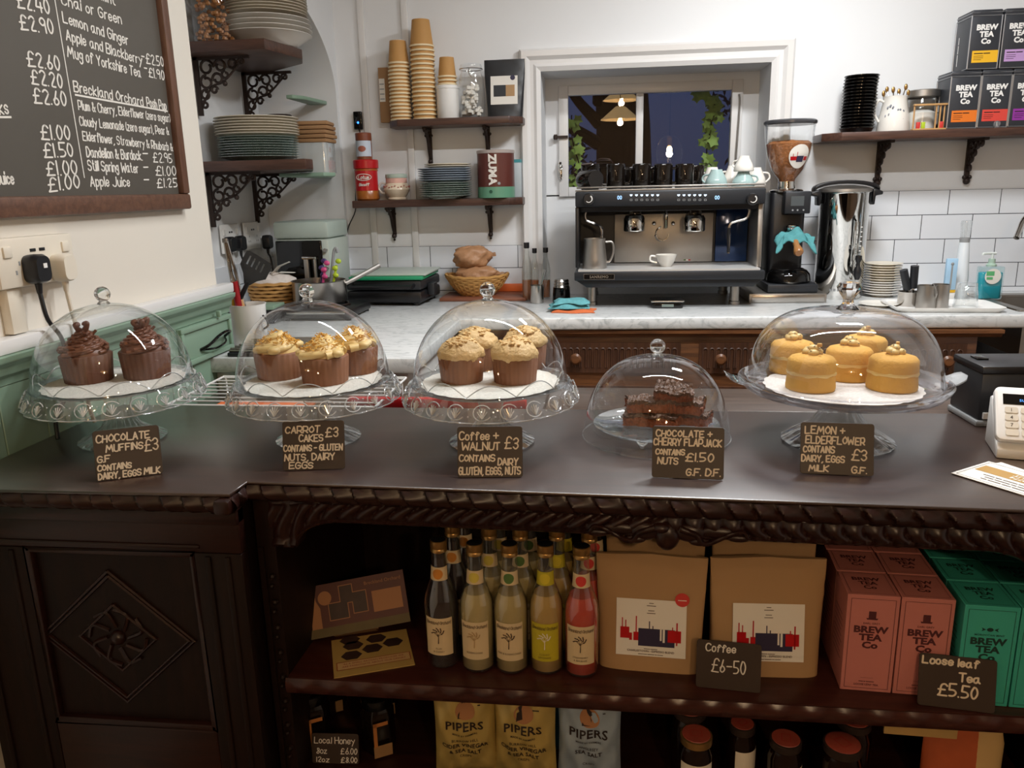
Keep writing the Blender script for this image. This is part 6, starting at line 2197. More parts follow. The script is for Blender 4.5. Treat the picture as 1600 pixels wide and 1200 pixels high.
MB().lathe([(r - .002, h2 * .72), (r + .001, h2 * .73), (r + .001, h2 * .98), (r - .002, h2), (0, h2)], seg=28).build('lid', mat('brown_lid', '7a3f28', .4), t)
lb = bent(patch(MB(), -.045, .045, h2 * .12, h2 * .70), r + .0006).build('label', mat('pale_blue_label', 'bfc8d4', .5), t, solid=False)
bent(bdisc(MB(), 0, h2 * .40, .017, .0008, .012), r + .0006).build('label_oval', mat('rust_print', '9c5a48', .5), lb, solid=False)
t = T('wall_camera', 'small black wall box with a blue light above the jars', 'camera', (at(561, 190, Y=YB).x, YB, at(561, 190, Y=YB).z))
MB().box(-.018, -.022, -.034, .018, -.0, .040).build('body', M['blackg'], t, bevel=.004)
MB().sphere((.002, -.022, -.006), .0045, 10).build('blue_light', mat('blue_led', '2a6bff', .4, emit=6), t)
cp_ = [(.0, -.006, -.034)] + [tuple(at(x, y, Y=YB - .006) - t.location) for x, y in ((562, 215), (556, 300), (555, 330), (543, 360), (542, 400), (540, 428))]
MB().tube(cp_, .0025, 6).build('cord', M['black'], t)
# sugar pot with one handle
p = pz(621, 311)
t = T('teacup', 'floral china cup with one handle and a pale lid on the lower shelf', 'cup', (p.x, 3.36, zl_ + .0005))
hc = pz(621, 272).z - zl_
MB().lathe([(0, 0), (.038, 0), (.040, .004), (.036, .010), (.050, hc * .28), (.056, hc * .40), (.050, hc * .58), (.044, hc * .66), (.042, hc * .66)], seg=36).build('cup', mat('floral_china', 'd9c7ae', .2, var=.1, vs=40), t)
mb = MB()
for k in range(26):
    a = 2 * math.pi * k / 26
    mb.sphere((.0545 * math.cos(a), .0545 * math.sin(a), hc * .48 + .003 * (k % 3)), .0034, 6, s=(1, 1, .8))
mb.build('flower_print', mat('rose_print', 'a85a52', .5, var=.4, vs=90), t)
MB().lathe([(.044, hc * .64), (.046, hc * .66), (.045, hc * .84), (.043, hc * .86)], seg=30).build('pink_band', mat('pink_glaze', 'd2a294', .3), t)
MB().lathe([(.046, hc * .84), (.047, hc * .86), (.046, hc * .98), (.042, hc), (0, hc)], seg=30).build('lid', mat('pale_sage_lid', 'a8b5a8', .3), t)
MB().tube([(-.046, 0, hc * .62), (-.066, 0, hc * .66), (-.078, 0, hc * .48), (-.066, 0, hc * .28), (-.050, 0, hc * .26)], .0045, 8).build('handle', M['china'], t)
px_ = pz(700, 311)
zz = plate_stack('glass_plate', 'greenglass', 'plate', 7, px_.x - .004, 3.334, zl_ + .0005, .112, .0085, 'small green glass plate', 'the wall shelf stack', 'glass plates on the lower wall shelf', .012)
M['bluegrey'] = mat('blue_grey_china', '8f99a4', .2)
zz = plate_stack('side_plate', 'bluegrey', 'plate', 6, px_.x - .004, 3.334, zz + .004, .111, .0088, 'blue grey plate', 'the wall shelf pile', 'blue grey plates on the lower wall shelf', .012, .004)
plate_stack('cream_side_plate', 'beige', 'plate', 2, px_.x + .010, 3.334, zz + .003, .098, .008, 'cream side plate', 'the blue grey pile', 'cream side plates on the lower wall shelf', .010, .003)
p = pz(776, 311, 3.34)
t = T('cocoa_tin', 'tall brown cocoa tin with a green base band on the lower shelf', 'tin', (p.x, 3.34, zl_ + .0005))
hk = pz(776, 235, 3.34).z - zl_
r = .077
MB().lathe([(0, 0), (r, 0), (r, hk * .23), (0, hk * .24)], seg=44).build('green_band', mat('green_tin_band', '5f8f74', .35), t)
MB().lathe([(r - .0006, hk * .23), (r - .0006, hk * .95), (0, hk * .95)], seg=44).build('tin', mat('brown_tin', '5a2c24', .35), t)
MB().lathe([(r + .001, hk * .93), (r + .0015, hk * .95), (r + .0015, hk * .99), (r - .002, hk), (0, hk * .995)], seg=44).build('lid', mat('clear_lid', 'a59a94', .3), t)
FZ = FL @ Matrix.Translation((-.018, hk * .93, .0010)) @ Matrix.Rotation(R(-90), 4, 'Z')
mb = printed(MB(), 'ZUMA', FZ, .030, 'L', bold=.05, sx=1.02)
mx_ = max(v.z for v in mb.v); mn_ = min(v.z for v in mb.v)
kz = (hk * .66) / (mx_ - mn_)
for i, v in enumerate(mb.v):
    mb.v[i] = Vector((v.x, v.y, hk * .92 - (mx_ - v.z) * kz))
bent(mb, r).build('lettering', M['paper'], t, solid=False)
bent(flat(MB(), FL, circ(.022, hk * .30, .006, 16), 0, .0011), r).build('roundel', M['grey'], t, solid=False)
bent(flat(MB(), FL, circ(-.012, hk * .13, .007, 16), 0, .0011), r).build('roundel', mat('dark_green_print2', '23503c', .5), t, solid=False)
p = pz(808, 311, 3.40)
t = T('blue_carton', 'narrow pale carton with teal top beside the cocoa tin', 'carton', (p.x, 3.40, zl_ + .0005))
MB().box(-.020, -.02, 0, .020, .02, .150).build('carton', mat('pale_grey_carton', 'b3bcc0', .5), t, bevel=.001)
MB().box(-.0205, -.0205, .140, .0205, .0205, .153).build('teal_top', mat('teal_carton_top', '3f8f96', .5), t)

# ================================================================== WORKTOP LEFT OF THE MACHINE
pbd = [at(648, 471, Z=ZB), at(812, 471, Z=ZB)]
tag(MB().box(-.80 + .10, 3.22, ZB + .0004, -.335, 3.435, ZB + .014).build('chopping_board', mat('brown_board', '7c4a34', .5, var=.06), bevel=.003), 'brown chopping board under the bread basket', 'cutting board')
t = T('orange_board', 'orange cutting board leaning on the tiles behind the bread basket', 'cutting board', (-.52, YB - .010, ZB + .0145))
MB().box(-.02, -.013, 0, .165, -.003, .034).build('board', M['orange'], t, bevel=.002)
pk_ = at(706, 460, Z=ZB + .014)
t = T('bread_basket', 'oval tan bread basket on the brown chopping board', 'basket', (-.555, 3.33, ZB + .0145))
mb = MB()
for k in range(10):
    u = k / 9
    r = .072 + .062 * u ** .8
    mb.tube([(r * math.cos(a), r * .72 * math.sin(a), .006 + .074 * u + (.008 * abs(math.cos(a)) ** 3 * u) + .0015 * math.sin(a * 16 + k * math.pi)) for a in [2 * math.pi * i / 64 for i in range(64)]], .0062, 5, smooth=False, closed=True)
mb.lathe([(0, .001), (.074, .001)], seg=40, sy=.72)
for k in range(32):
    a = 2 * math.pi * k / 32
    mb.tube([(.070 * math.cos(a), .050 * math.sin(a), .002), (.105 * math.cos(a), .078 * math.sin(a), .035), (.136 * math.cos(a), .099 * math.sin(a), .082)], .0030, 4)
mb.build('basket', M['wick'], t)
M['bagp'] = mat('crinkled_paper_bag', 'a87c58', .5, var=.2, vs=25, bump=.9, bs=40)
def paper_bag(label, loc, rz, sx, sy_, sz, seed, rx=0):
    t = T('bread_bag', label, 'bag', loc, 0, 'wrapped bread in the basket')
    t.rotation_euler = (rx, 0, rz)
    rg = random.Random(seed)
    ph = [rg.uniform(0, 6) for _ in range(8)]
    def wv(k, r, z, a):
        return (r * (1 + .10 * math.sin(3 * a + ph[0] + k) + .07 * math.sin(7 * a + ph[1] - k * 1.3) + .05 * math.sin(13 * a + ph[2] + 2 * k)), z * (1 + .06 * math.sin(5 * a + ph[3])))
    prof = [(.001, -1)] + [(math.cos(R(a)) ** .6, math.sin(R(a))) for a in range(-75, 80, 15)] + [(.001, 1)]
    prof = [(r, z) for r, z in prof]
    mb = MB()
    mb.T = Matrix.Diagonal((sx, sy_, sz, 1))
    mb.lathe(prof, (0, 0, 1), 40, wave=wv)
    mb.build('paper_bag', M['bagp'], t, ang=60)
    MB().loft([[(sx * .7, -sy_ * .3, sz * 1.0), (sx * .7, sy_ * .3, sz * 1.0), (sx * .7, sy_ * .3, sz * 1.2), (sx * .7, -sy_ * .3, sz * 1.2)], [(sx * 1.25, -sy_ * .5, sz * 1.15), (sx * 1.25, sy_ * .5, sz * 1.2), (sx * 1.25, sy_ * .5, sz * 1.28), (sx * 1.25, -sy_ * .5, sz * 1.23)]]).build('twisted_end', M['bagp'], t, ang=30)
    return t
paper_bag('lower paper-wrapped loaf lying in the bread basket', (-.552, 3.33, ZB + .060), -.1, .095, .052, .038, 3)
paper_bag('upper paper-wrapped loaf on top of the bread basket', (-.575, 3.345, ZB + .130), .2, .080, .05, .045, 8, .15)
mb = MB()
for k in range(26):
    rg2 = random.Random(k)
    mb.sphere((rg2.uniform(-.1, .1), rg2.uniform(-.05, -.02), .068 + rg2.uniform(0, .012)), .012, 6, s=(1.3, .8, .7))
o = mb.build('bread_pieces', M['bagp'], t)
o.parent = t; o['kind'] = 'stuff'
pw = at(746, 398, Y=YB - .009)
t = T('bread_notice', 'small black hand-lettered bread notice stuck on the tiles', 'sign', (pw.x, YB - .0085, pw.z))
MB().prism([(x * 1.0, z) for x, z in [(.040 * math.cos(a) * (1 + .06 * math.cos(6 * a)), .027 * math.sin(a) * (1 + .06 * math.cos(6 * a))) for a in [2 * math.pi * i / 36 for i in range(36)]]], -.0015, 0, 'y').build('notice', M['blackg'], t)
mb = MB()
for s, z in (('GLUTEN', .008), ('FREE', -.006), ('BREAD', -.019)):
    hand(mb, s, FL @ Matrix.Translation((0, z, .0020)), .0095, .0026, 'C', 0, .4, .0, 1.2, 5, .050 if s != 'FREE' else .034)
mb.build('lettering', M['paper'], t, solid=False)

def oil_bottle(label, px, pbase, ptop, r, liqc, capc, Y=None):
    p = at(px, pbase, Z=ZB) if Y is None else Vector((at(px, pbase, Y=Y).x, Y, ZB))
    h = at(px, ptop, Y=p.y).z - ZB
    t = T('oil_bottle', label, 'bottle', (p.x, p.y, ZB + .0004), 0, 'bottles beside the coffee machine')
    MB().lathe([(0, 0), (r - .003, 0), (r, .004), (r, h * .55), (r * .85, h * .66), (r * .45, h * .80), (r * .42, h * .93)], seg=28).build('bottle_glass', M['bottleclear'], t, ang=60)
    MB().lathe([(0, .003), (r - .002, .003), (r - .002, h * .36), (0, h * .36)], seg=28).build('oil', liqc, t)
    MB().lathe([(r * .40, h * .90), (r * .55, h * .91), (r * .55, h), (0, h)], seg=20).build('cap', M[capc], t)
    return t
amber = mat('amber_syrup', '8a4f22', .15)
oil_bottle('tall amber syrup bottle, nearest to the orange board', 824, 462, 379, .021, amber, 'black', 3.25)
oil_bottle('shorter amber bottle behind the tall syrup bottle', 836, 455, 388, .018, mat('rust_syrup', 'a85e30', .2), 'black', 3.34)
oil_bottle('clear bottle with dark cap next to the window trim', 853, 455, 387, .020, amber, 'black', 3.33)
p = at(843, 467, Z=ZB)
t = T('steel_beaker', 'small steel beaker with glass tubes leaning in it', 'beaker', (p.x, 3.17, ZB + .0004))
MB().lathe([(0, 0), (.026, 0), (.027, .003), (.029, .072), (.027, .072), (.025, .005), (0, .004)], seg=30).build('beaker', M['steel'], t, ang=50)
for i, (dx, l) in enumerate(((.030, 'left'), (.042, 'right'))):
    b = Vector((t.location.x + .002 + .008 * i, 3.17, ZB + .008))
    tt = T('tube', l + ' of the two steel rimmed tubes leaning in the beaker', 'tube', b)
    MB().tube([(0, 0, 0), (dx, .0, .125)], .0052, 10, smooth=False).build('tube', M['chrome'] if i == 0 else M['clear'], tt)
p = at(882, 462, Z=ZB)
t = T('dark_canister', 'black canister with a steel stepped lid left of the coffee machine', 'canister', (p.x - .002, 3.20, ZB + .0004))
MB().lathe([(0, 0), (.036, 0), (.037, .004), (.034, .060), (0, .060)], seg=30).build('body', M['blackg'], t)
MB().lathe([(.034, .058), (.031, .066), (.030, .068), (.032, .071), (.029, .080), (.031, .083), (.027, .092), (0, .093)], seg=30).build('lid', M['steel'], t)
def cloth(name, label, c, sx, sy_, sz, rz, mt, seed, folds=2):
    t = T(name, label, 'cloth', c, rz)
    n, k_ = 26, 14
    for f in range(folds):
        mb = MB()
        rg = random.Random(seed + f)
        ph = [rg.uniform(0, 6) for _ in range(4)]
        vs, fs = [], []
        s = 1 - .12 * f
        for side in (0, 1):
            for j in range(k_ + 1):
                for i in range(n + 1):
                    u, v = i / n - .5, j / k_ - .5
                    e = min(1, 6 * (.5 - abs(u)) + .15) * min(1, 5 * (.5 - abs(v)) + .15)
                    zt2 = sz * (f + .10) / folds + side * sz / folds * .85 * e + .0025 * math.sin(9 * u + ph[0] + 5 * v) * (side or f > 0)
                    vs.append((u * sx * s * (1 + .05 * math.sin(7 * v + ph[1])) + .01 * f, v * sy_ * s + .006 * math.sin(8 * u + ph[2]), max(.0004, zt2)))
        N = (n + 1) * (k_ + 1)
        for j in range(k_):
            for i in range(n):
                a = j * (n + 1) + i
                fs += [(a, a + n + 1, a + n + 2, a + 1), (N + a, N + a + 1, N + a + n + 2, N + a + n + 1)]
        for i in range(n):
            fs += [(i, i + 1, N + i + 1, N + i), (k_ * (n + 1) + i, N + k_ * (n + 1) + i, N + k_ * (n + 1) + i + 1, k_ * (n + 1) + i + 1)]
        for j in range(k_):
            a, b = j * (n + 1), (j + 1) * (n + 1)
            fs += [(a, N + a, N + b, b), (a + n, b + n, N + b + n, N + a + n)]
        mb.add(vs, fs)
        mb.build('fold', mt, t, ang=80)
    return t
M['ocloth'] = mat('orange_cloth', 'c9683a', .9, bump=.4, bs=150)
M['tcloth'] = mat('striped_teal_cloth', '5fa0a6', .9, var=.25, vs=90, bump=.6, bs=120)
pc_ = at(893, 480, Z=ZB)
cloth('folded_cloth', 'orange cloth under the teal ones in front of the canister', (-.125, 2.94, ZB + .0004), .155, .10, .010, -.05, M['ocloth'], 1, 1)
cloth('folded_cloth', 'folded teal and blue cloths on the marble in front of the canister', (-.145, 2.96, ZB + .012), .150, .10, .034, .03, M['tcloth'], 5, 2)
# cooling rack and red bar behind the counter
t = T('cooling_rack', 'white wire rack on the low shelf behind the counter', 'rack', (-.80, 1.87, .831))
mb = MB()
for k in range(9):
    y = -.14 + .035 * k
    mb.tube([(-.26, y, .05), (.26, y, .05)], .0022, 5, smooth=False)
mb.tube([(-.26, -.15, .05), (.26, -.15, .05), (.26, .15, .05), (-.26, .15, .05)], .0035, 6, smooth=False, closed=True)
mb.build('wires', M['white'], t)
for x in (-.25, .25):
    for y in (-.14, .14):
        MB().tube([(x, y, .0), (x, y, .05)], .003, 6, smooth=False).build('leg', M['white'], t)
t = T('red_bar', 'red plastic bar lying behind the counter, seen under the middle cake stands', 'bar', (-.46, 1.80, .831))
MB().box(-.17, -.012, .02, .27, .012, .055).build('bar', M['red'], t, bevel=.006)
for x in (-.15, .25):
    MB().box(x - .01, -.012, 0, x + .01, .012, .02).build('foot', M['red'], t)
t = T('orange_tray', 'orange plastic tray behind the counter, seen beside the chocolate stand', 'tray', (-.80, 1.74, .831))
MB().box(-.14, -.03, 0, .10, .03, .045).build('tray', M['orange'], t, bevel=.006)
MB().box(-.14, -.031, .045, .10, .031, .049).build('rim', M['orange'], t)
t = T('oven_tray', 'dark ribbed grill tray on the marble return beside the green cupboard', 'tray', (-1.00, 2.20, ZB + .0004))
MB().box(-.085, -.10, 0, .15, .10, .012).build('tray', M['dgrey'], t, bevel=.003)
for k in range(7):
    MB().tube([(-.08, -.085 + .028 * k, .022), (.145, -.085 + .028 * k, .022)], .003, 5, smooth=False).build('rib', M['steelr'], t)
MB().tube([(-.08, -.09, .016), (.145, -.09, .016), (.145, .09, .016), (-.08, .09, .016)], .0045, 5, smooth=False, closed=True).build('rim', M['steelr'], t)

# ================================================================== ESPRESSO MACHINE
YM = 3.06
q = lambda px, py, Y=YM: at(px, py, Y=Y)
X0, X1 = q(899, 350).x, q(1192, 350).x
ZT, ZP, ZD, ZL, ZA = q(1045, 294).z, q(1045, 321).z, q(1045, 417).z, q(1045, 440).z, ZB + .075
ZT = max(ZT, 1.33)
t = T('espresso_machine', 'large black two-group espresso machine on the marble worktop below the window', 'coffee machine', (0, 0, 0))
DY = .46
ox = X0
wM = X1 - X0
MB().box(X0, YM - .01, ZP, X1 + .004, YM + .06, ZT - .006).build('control_panel', M['dgrey'], t, bevel=.006)
MB().box(X0 + .002, YM + .02, ZP - .02, X1, YM + DY, ZT - .008).build('upper_housing', M['black'], t, bevel=.006)
mb = MB().box(X0, YM + .0, ZT - .006, X1 + .004, YM + DY, ZT)
mb.tube([(X0 + .005, YM + .006, ZT + .008), (X1, YM + .006, ZT + .008)], .004, 6, smooth=False)
mb.tube([(X0 + .005, YM + DY - .01, ZT + .02), (X1, YM + DY - .01, ZT + .02)], .004, 6, smooth=False)
mb.build('cup_tray', M['steelr'], t, bevel=.001)
MB().box(X0 + .004, YM + .22, ZD - .06, X1 - .002, YM + DY, ZP).build('back_body', M['black'], t)
xs0, xs1 = q(960, 370, YM + .2).x, q(1114, 370, YM + .2).x
MB().box(xs0, YM + .205, ZD, xs1, YM + .222, ZP - .035).build('splash_panel', M['steelr'], t, bevel=.002)
MB().box(X0, YM + .0, ZD, X0 + .014, YM + .24, ZP).build('side_panel', M['black'], t, bevel=.003)
mb = MB().prism([(YM + .0, ZD - .005), (YM + .26, ZD - .005), (YM + .26, ZP), (YM + .02, ZP)], X1 - .016, X1 + .002, 'x')
mb.build('side_panel', M['steelr'], t, bevel=.003)
blue = mat('blue_mirror_panel', '18335c', .12, .3)
MB().box(xs1 + .01, YM + .20, ZD, X1 - .02, YM + .221, ZP - .004).build('glossy_panel', blue, t, bevel=.003)
mb = MB().box(X0 - .002, YM - .06, ZL + .012, X1 + .006, YM + .24, ZD - .010)
mb.build('drip_tray', M['dgrey'], t, bevel=.005)
MB().box(X0 + .012, YM - .05, ZD - .010, X1 - .01, YM + .235, ZD - .004).build('drip_grid', mat('bright_grid', 'd9d8d5', .35, .4), t)
mb = MB().prism([(X0 + .0, ZL + .014), (X1 + .004, ZL + .014), (X1 - .03, ZA + .004), (X0 + .045, ZA + .004)], YM - .045, YM + .40, 'y')
mb.build('lower_housing', M['dgrey'], t, bevel=.004)
for px in (925, 1147):
    for yy in (YM + .05, YM + .36):
        x = at(px, 470, Y=YM + .05).x
        MB().lathe([(0, 0), (.021, 0), (.021, .012), (.018, .014), (.018, .082), (0, .082)], (x, yy, ZB + .0003), 20).build('foot', M['steelr'], t)
# groups, spouts, logo
for px in (991, 1085):
    x = q(px, 350, YM + .11).x
    g_ = MB().lathe([(0, 0), (.039, 0), (.041, .004), (.041, .048), (.034, .060), (0, .060)], (x, YM + .11, q(px, 361, YM + .11).z), 32).build('group_head', M['chrome'], t, ang=40)
    MB().box(x - .020, YM + .12, q(px, 361, YM + .11).z + .05, x + .028, YM + .21, ZP - .004).build('group_neck', M['blackg'], g_, bevel=.006)
for px in (1022, 1052):
    MB().sphere((q(px, 349, YM + .19).x, YM + .195, q(px, 349, YM + .19).z), .008, 12).build('knob', M['chrome'], t)
MB().tube([(q(1041, 340, YM + .17).x, YM + .19, ZP - .02), (q(1041, 340, YM + .17).x, YM + .165, ZP - .03), (q(1041, 352, YM + .165).x, YM + .165, q(1041, 356, YM + .165).z)], .006, 8).build('water_spout', M['chrome'], t)
c_ = q(1035, 365, YM + .203)
MB().tube([(c_.x + .026 * math.cos(R(a)), YM + .203, c_.z + .028 * math.sin(R(a))) for a in range(100, 380, 20)], [.003, .006, .003], 6).build('logo_ring', M['chrome'], t)
pl0 = q(1080, 407, YM + .204)
mb = MB()
for k, c in enumerate(('leafg', 'paper', 'red')):
    rect(mb, FL @ Matrix.Translation((pl0.x - .03 + .009 * k, 0, 0)), 0, pl0.z, .009, pl0.z + .005, k)
for v in mb.v:
    v.y = YM + .2043
mb.build('flag_print', [M['leafg'], M['paper'], M['red']], t, solid=False)
# control panel: dials, displays, buttons
blue_led = mat('white_led', 'cfe6ff', .4, emit=1.0)
blue_dig = mat('blue_digit_led', '9cc8ff', .4, emit=.9)
FP = face((0, YM - .010, 0), (1, 0, 0), (0, 0, 1), .0008)
for i, px in enumerate((920, 1176)):
    c = q(px, 311, YM - .02)
    k = MB().lathe([(0, 0), (.022, 0), (.022, .018), (.018, .022), (0, .022)], (0, 0, 0), 28).build('steam_dial', M['black'], t)
    k.location, k.rotation_euler = (c.x, YM - .010, c.z), (R(90), 0, 0)
    MB().tube([(.012 * math.cos(R(a)), .012 * math.sin(R(a)), .0225) for a in range(-140, 61, 20)], [.001, .0028], 5).build('dial_mark', M['white'], k)
for px in (968, 1120):
    c = q(px, 309)
    mb = printed(MB(), '00', FP @ Matrix.Translation((c.x, c.z - .006, 0)), .014, bold=.01, sx=.9)
    mb.build('display_digits', blue_dig, t, solid=False)
for px0 in (986, 1060):
    for k in range(6):
        c = q(px0 + k * 8.3, 305)
        b = MB()
        flat(b, FP, [(c.x - .0055, c.z + .003), (c.x + .0055, c.z + .003), (c.x + .004, c.z - .002), (c.x, c.z - .004), (c.x - .004, c.z - .002)], 0)
        b.build('button', blue_led, t, solid=False)
        c = q(px0 + k * 8.3, 312)
        outline(MB(), FP, c.x - .0045, c.z - .004, c.x + .0045, c.z + .003, .0014).build('button', M['grey'], t, solid=False)
# steam wands
def wand(pts, tip):
    MB().tube(pts, .0055, 8).build('steam_wand', M['steel'], t)
    MB().tube(tip, .006, 8, smooth=False).build('wand_grip', M['black'] if tip[0].z > 1.2 else M['steelr'], t)
yw = YM + .05
wand([q(918, 324, yw), q(914, 336, yw), q(917, 345, yw), q(930, 350, yw), q(939, 356, yw - .02), q(940, 372, yw - .02)], [q(940, 355, yw - .02), q(940, 368, yw - .02)])
wand([q(1169, 320, yw), q(1171, 330, yw), q(1166, 341, yw), q(1150, 346, yw), q(1140, 352, yw), q(1139, 376, yw), q(1138, 396, yw)], [q(1139, 356, yw), q(1138, 394, yw)])
FQ = face((0, YM - .060, 0), (1, 0, 0), (0, 0, 1), .0006)
a, b = q(912, 437, YM - .06), q(960, 428, YM - .06)
pb_ = rect(MB(), FQ, a.x, a.z, b.x, b.z).build('name_plate', M['blackg'], t, solid=False)
mb = outline(MB(), FQ, a.x, a.z, b.x, b.z, .001, 0, .0003)
printed(mb, 'SANREMO', FQ @ Matrix.Translation(((a.x + b.x) / 2, (a.z + b.z) / 2 - .005, .0004)), .010, bold=.02, sp=1.1)
mb.build('lettering', M['steelr'], pb_, solid=False)
# milk jug and espresso cup on the drip tray
p = q(929, 414, YM + .02)
def milk_jug(label, loc, r, h, rz, grp=None):
    j = T('milk_jug', label, 'jug', loc, rz, grp)
    MB().lathe([(0, 0), (r, 0), (r + .001, .004), (r, h * .35), (r * .86, h * .85), (r * .90, h), (r * .87, h), (r * .83, h * .85), (r * .96, .006), (0, .004)], seg=36).build('jug', M['steelr'], j, ang=50)
    MB().tube([(r * .9, 0, h * .88), (r * 1.45, 0, h * .86), (r * 1.55, 0, h * .55), (r * 1.3, 0, h * .25), (r * .98, 0, h * .2)], .0045, 8).build('handle', M['steelr'], j)
    return j
milk_jug('steel milk jug on the drip tray under the left steam wand', (p.x, YM + .02, ZD - .0036), .046, q(929, 371, YM + .02).z - ZD, 0)
p = q(1039, 411, YM + .06)
t2 = T('coffee_cup', 'white coffee cup on the drip tray of the espresso machine', 'cup', (p.x + .004, YM + .06, ZD - .0036))
MB().lathe([(0, 0), (.020, 0), (.022, .004), (.034, .022), (.041, .046), (.039, .046), (.031, .022), (.018, .006), (0, .006)], seg=36).build('cup', M['china'], t2, ang=50)
MB().tube([(-.037, 0, .038), (-.058, 0, .040), (-.060, 0, .022), (-.034, 0, .014)], .004, 8).build('handle', M['china'], t2)
p = at(1042, 474, Z=ZB)
t2 = T('kitchen_scale', 'flat black scale with a steel rim in front of the machine feet', 'scale', (at(1042, 470, Y=3.05).x, 3.05, ZB + .0003))
MB().prism(rrect(-.058, -.05, .058, .05, .012), 0, .020, 'z').build('body', M['blackg'], t2, bevel=.004)
MB().prism(rrect(-.064, -.045, .064, .058, .012), .022, .029, 'z').build('platform', M['steel'], t2, bevel=.002)
rect(MB(), face((0, -.05, 0), (1, 0, 0), (0, 0, 1), .001), -.022, .006, .022, .016).build('display', mat('grey_display', '6d7a75', .3), t2, solid=False)

# mugs on top of the machine
M['mugblack'] = mat('brown_black_mug', '15100d', .07, var=.1)
def mug(label, x, y, z, r, h, rz, tilt=None, mt='mugblack', grp='black mugs on the espresso machine', name='mug'):
    j = T(name, label, 'mug', (x, y, z), rz, grp)
    MB().lathe([(0, h), (r * .93, h), (r, h - .006), (r, .004), (r - .002, 0), (r - .005, .001), (r - .006, h - .010), (0, h - .010)], seg=36).build('cup', M[mt], j, ang=50)
    MB().tube([(r * .96, 0, h * .80), (r * 1.5, 0, h * .78), (r * 1.62, 0, h * .5), (r * 1.45, 0, h * .25), (r * .96, 0, h * .2)], .0055, 8).build('handle', M[mt], j)
    if tilt:
        j.rotation_euler = tilt
    return j
zm = ZT + .0005
my = YM + .12
for px, l, rz in ((962, 'first upturned black mug from the left behind the display', 0), (1002, 'second upturned black mug from the left', .3), (1036, 'third upturned black mug from the left', -.2), (1069, 'fourth upturned black mug from the left', .4)):
    x = q(px, 285, my).x
    mug(l + ', on the espresso machine', x, my, zm, .036, q(px, 256, my).z - zm, rz)
for px, l, dy in ((984, 'black mug half hidden in the rear between the first and second mugs', .12), (1020, 'black mug half hidden in the rear between the second and third mugs', .13), (1086, 'black mug half hidden at the rear right of the black row', .10)):
    mug(l, q(px, 285, my + dy).x, my + dy, zm, .034, .085, 1.2)
x = q(923, 285, my).x
mug('black mug lying on its side at the left end of the machine', x - .03, my + .02, zm + .0375, .037, .09, 0, (R(90), R(30), R(35)))
mug('black mug standing behind the one on its side at the left end', q(922, 285, my + .13).x, my + .135, zm, .037, .10, 2.5)
mb = MB()
hp = T('milk_whisk', 'dark wire whisk lying over the black mugs at the left end', 'whisk', (q(940, 256, my + .07).x, my + .07, zm + .10))
for k in range(5):
    a = k * math.pi / 5
    mb.tube([(-.04, 0, 0), (-.01, .022 * math.cos(a), .018 * math.sin(a)), (.03, .02 * math.cos(a), .016 * math.sin(a)), (.045, 0, 0)], .0013, 5)
mb.build('wire_loops', M['iron'], hp)
MB().tube([(-.04, 0, 0), (-.08, -.01, -.004)], .005, 8, smooth=False).build('handle', M['iron'], hp)
def tea_cup_up(label, px, dy, r, h, mt, rz, z=None):
    y = my + dy
    j = T('tea_cup', label, 'cup', (q(px, 285, y).x, y, zm if z is None else z), rz, 'pale cups on the espresso machine')
    MB().lathe([(0, h - .005), (r * .40, h - .005), (r * .42, h), (r * .48, h), (r * .52, h - .007), (r * .86, h * .45), (r, .004), (r - .002, 0), (r - .004, .002), (r * .8, h * .45), (0, h - .012)], seg=36).build('cup', M[mt], j, ang=50)
    MB().tube([(r * .66, 0, h * .72), (r * 1.15, 0, h * .66), (r * 1.28, 0, h * .42), (r * .95, 0, h * .2)], .0038, 8).build('handle', M[mt], j)
tea_cup_up('pale blue upturned cup, left of the two front ones by the steam dial', 1119, -.02, .044, .064, 'tealp', 2.6)
tea_cup_up('pale blue upturned cup, right of the two front ones', 1161, -.01, .044, .054, 'tealp', .2)
tea_cup_up('white upturned cup on the right pale blue cup', 1161, -.01, .038, .056, 'china', 2.4, zm + .0552)
tea_cup_up('white upturned cup at the rear left of the pale cups', 1112, .09, .042, .075, 'china', 3.0)
tea_cup_up('white upturned cup at the rear right of the pale cups', 1180, .10, .042, .070, 'china', .0)
tea_cup_up('white upturned cup in the rear middle of the pale cups', 1145, .10, .042, .080, 'china', 2.9)

# ================================================================== GRINDER
def gq(px, py):
    return at(px, py, Y=3.23)
gx = gq(1230, 400).x
zb0 = ZB
kt = T('knock_drawer', 'steel knock-box drawer under the coffee grinder', 'drawer', (gx + .01, 3.26, ZB + .0003))
MB().box(-.165, -.13, 0, .125, .15, .036).build('case', M['steelr'], kt, bevel=.002)
MB().box(-.155, -.134, .005, .115, -.129, .031).build('drawer_front', M['steel'], kt, bevel=.001)
zg = ZB + .0368
t = T('coffee_grinder', 'black electric coffee grinder with a clear bean hopper on the steel drawer', 'grinder', (gx, 3.26, zg))
L0 = Vector((gx, 3.26, zg))
g2 = lambda px, py, dy=0: at(px, py, Y=3.26 + dy) - L0
MB().box(-.085, -.115, 0, .105, .13, .034).build('base', M['dgrey'], t, bevel=.006)
z_top = g2(1235, 300).z
MB().prism(rrect(-.072, -.02, .062, .12, .02), .034, z_top, 'z').build('body', M['black'], t, bevel=.006)
MB().lathe([(0, .034), (.078, .034), (.084, .042), (.080, .066), (.068, .082), (.055, .088), (.05, .082), (0, .080)], (.008, -.035, 0), 36).build('catch_bowl', M['blackg'], t)
za, zc2 = g2(1240, 334, -.06).z, g2(1240, 299, -.06).z
MB().box(-.030, -.075, za, .066, -.015, zc2).build('head', M['dgrey'], t, bevel=.005)
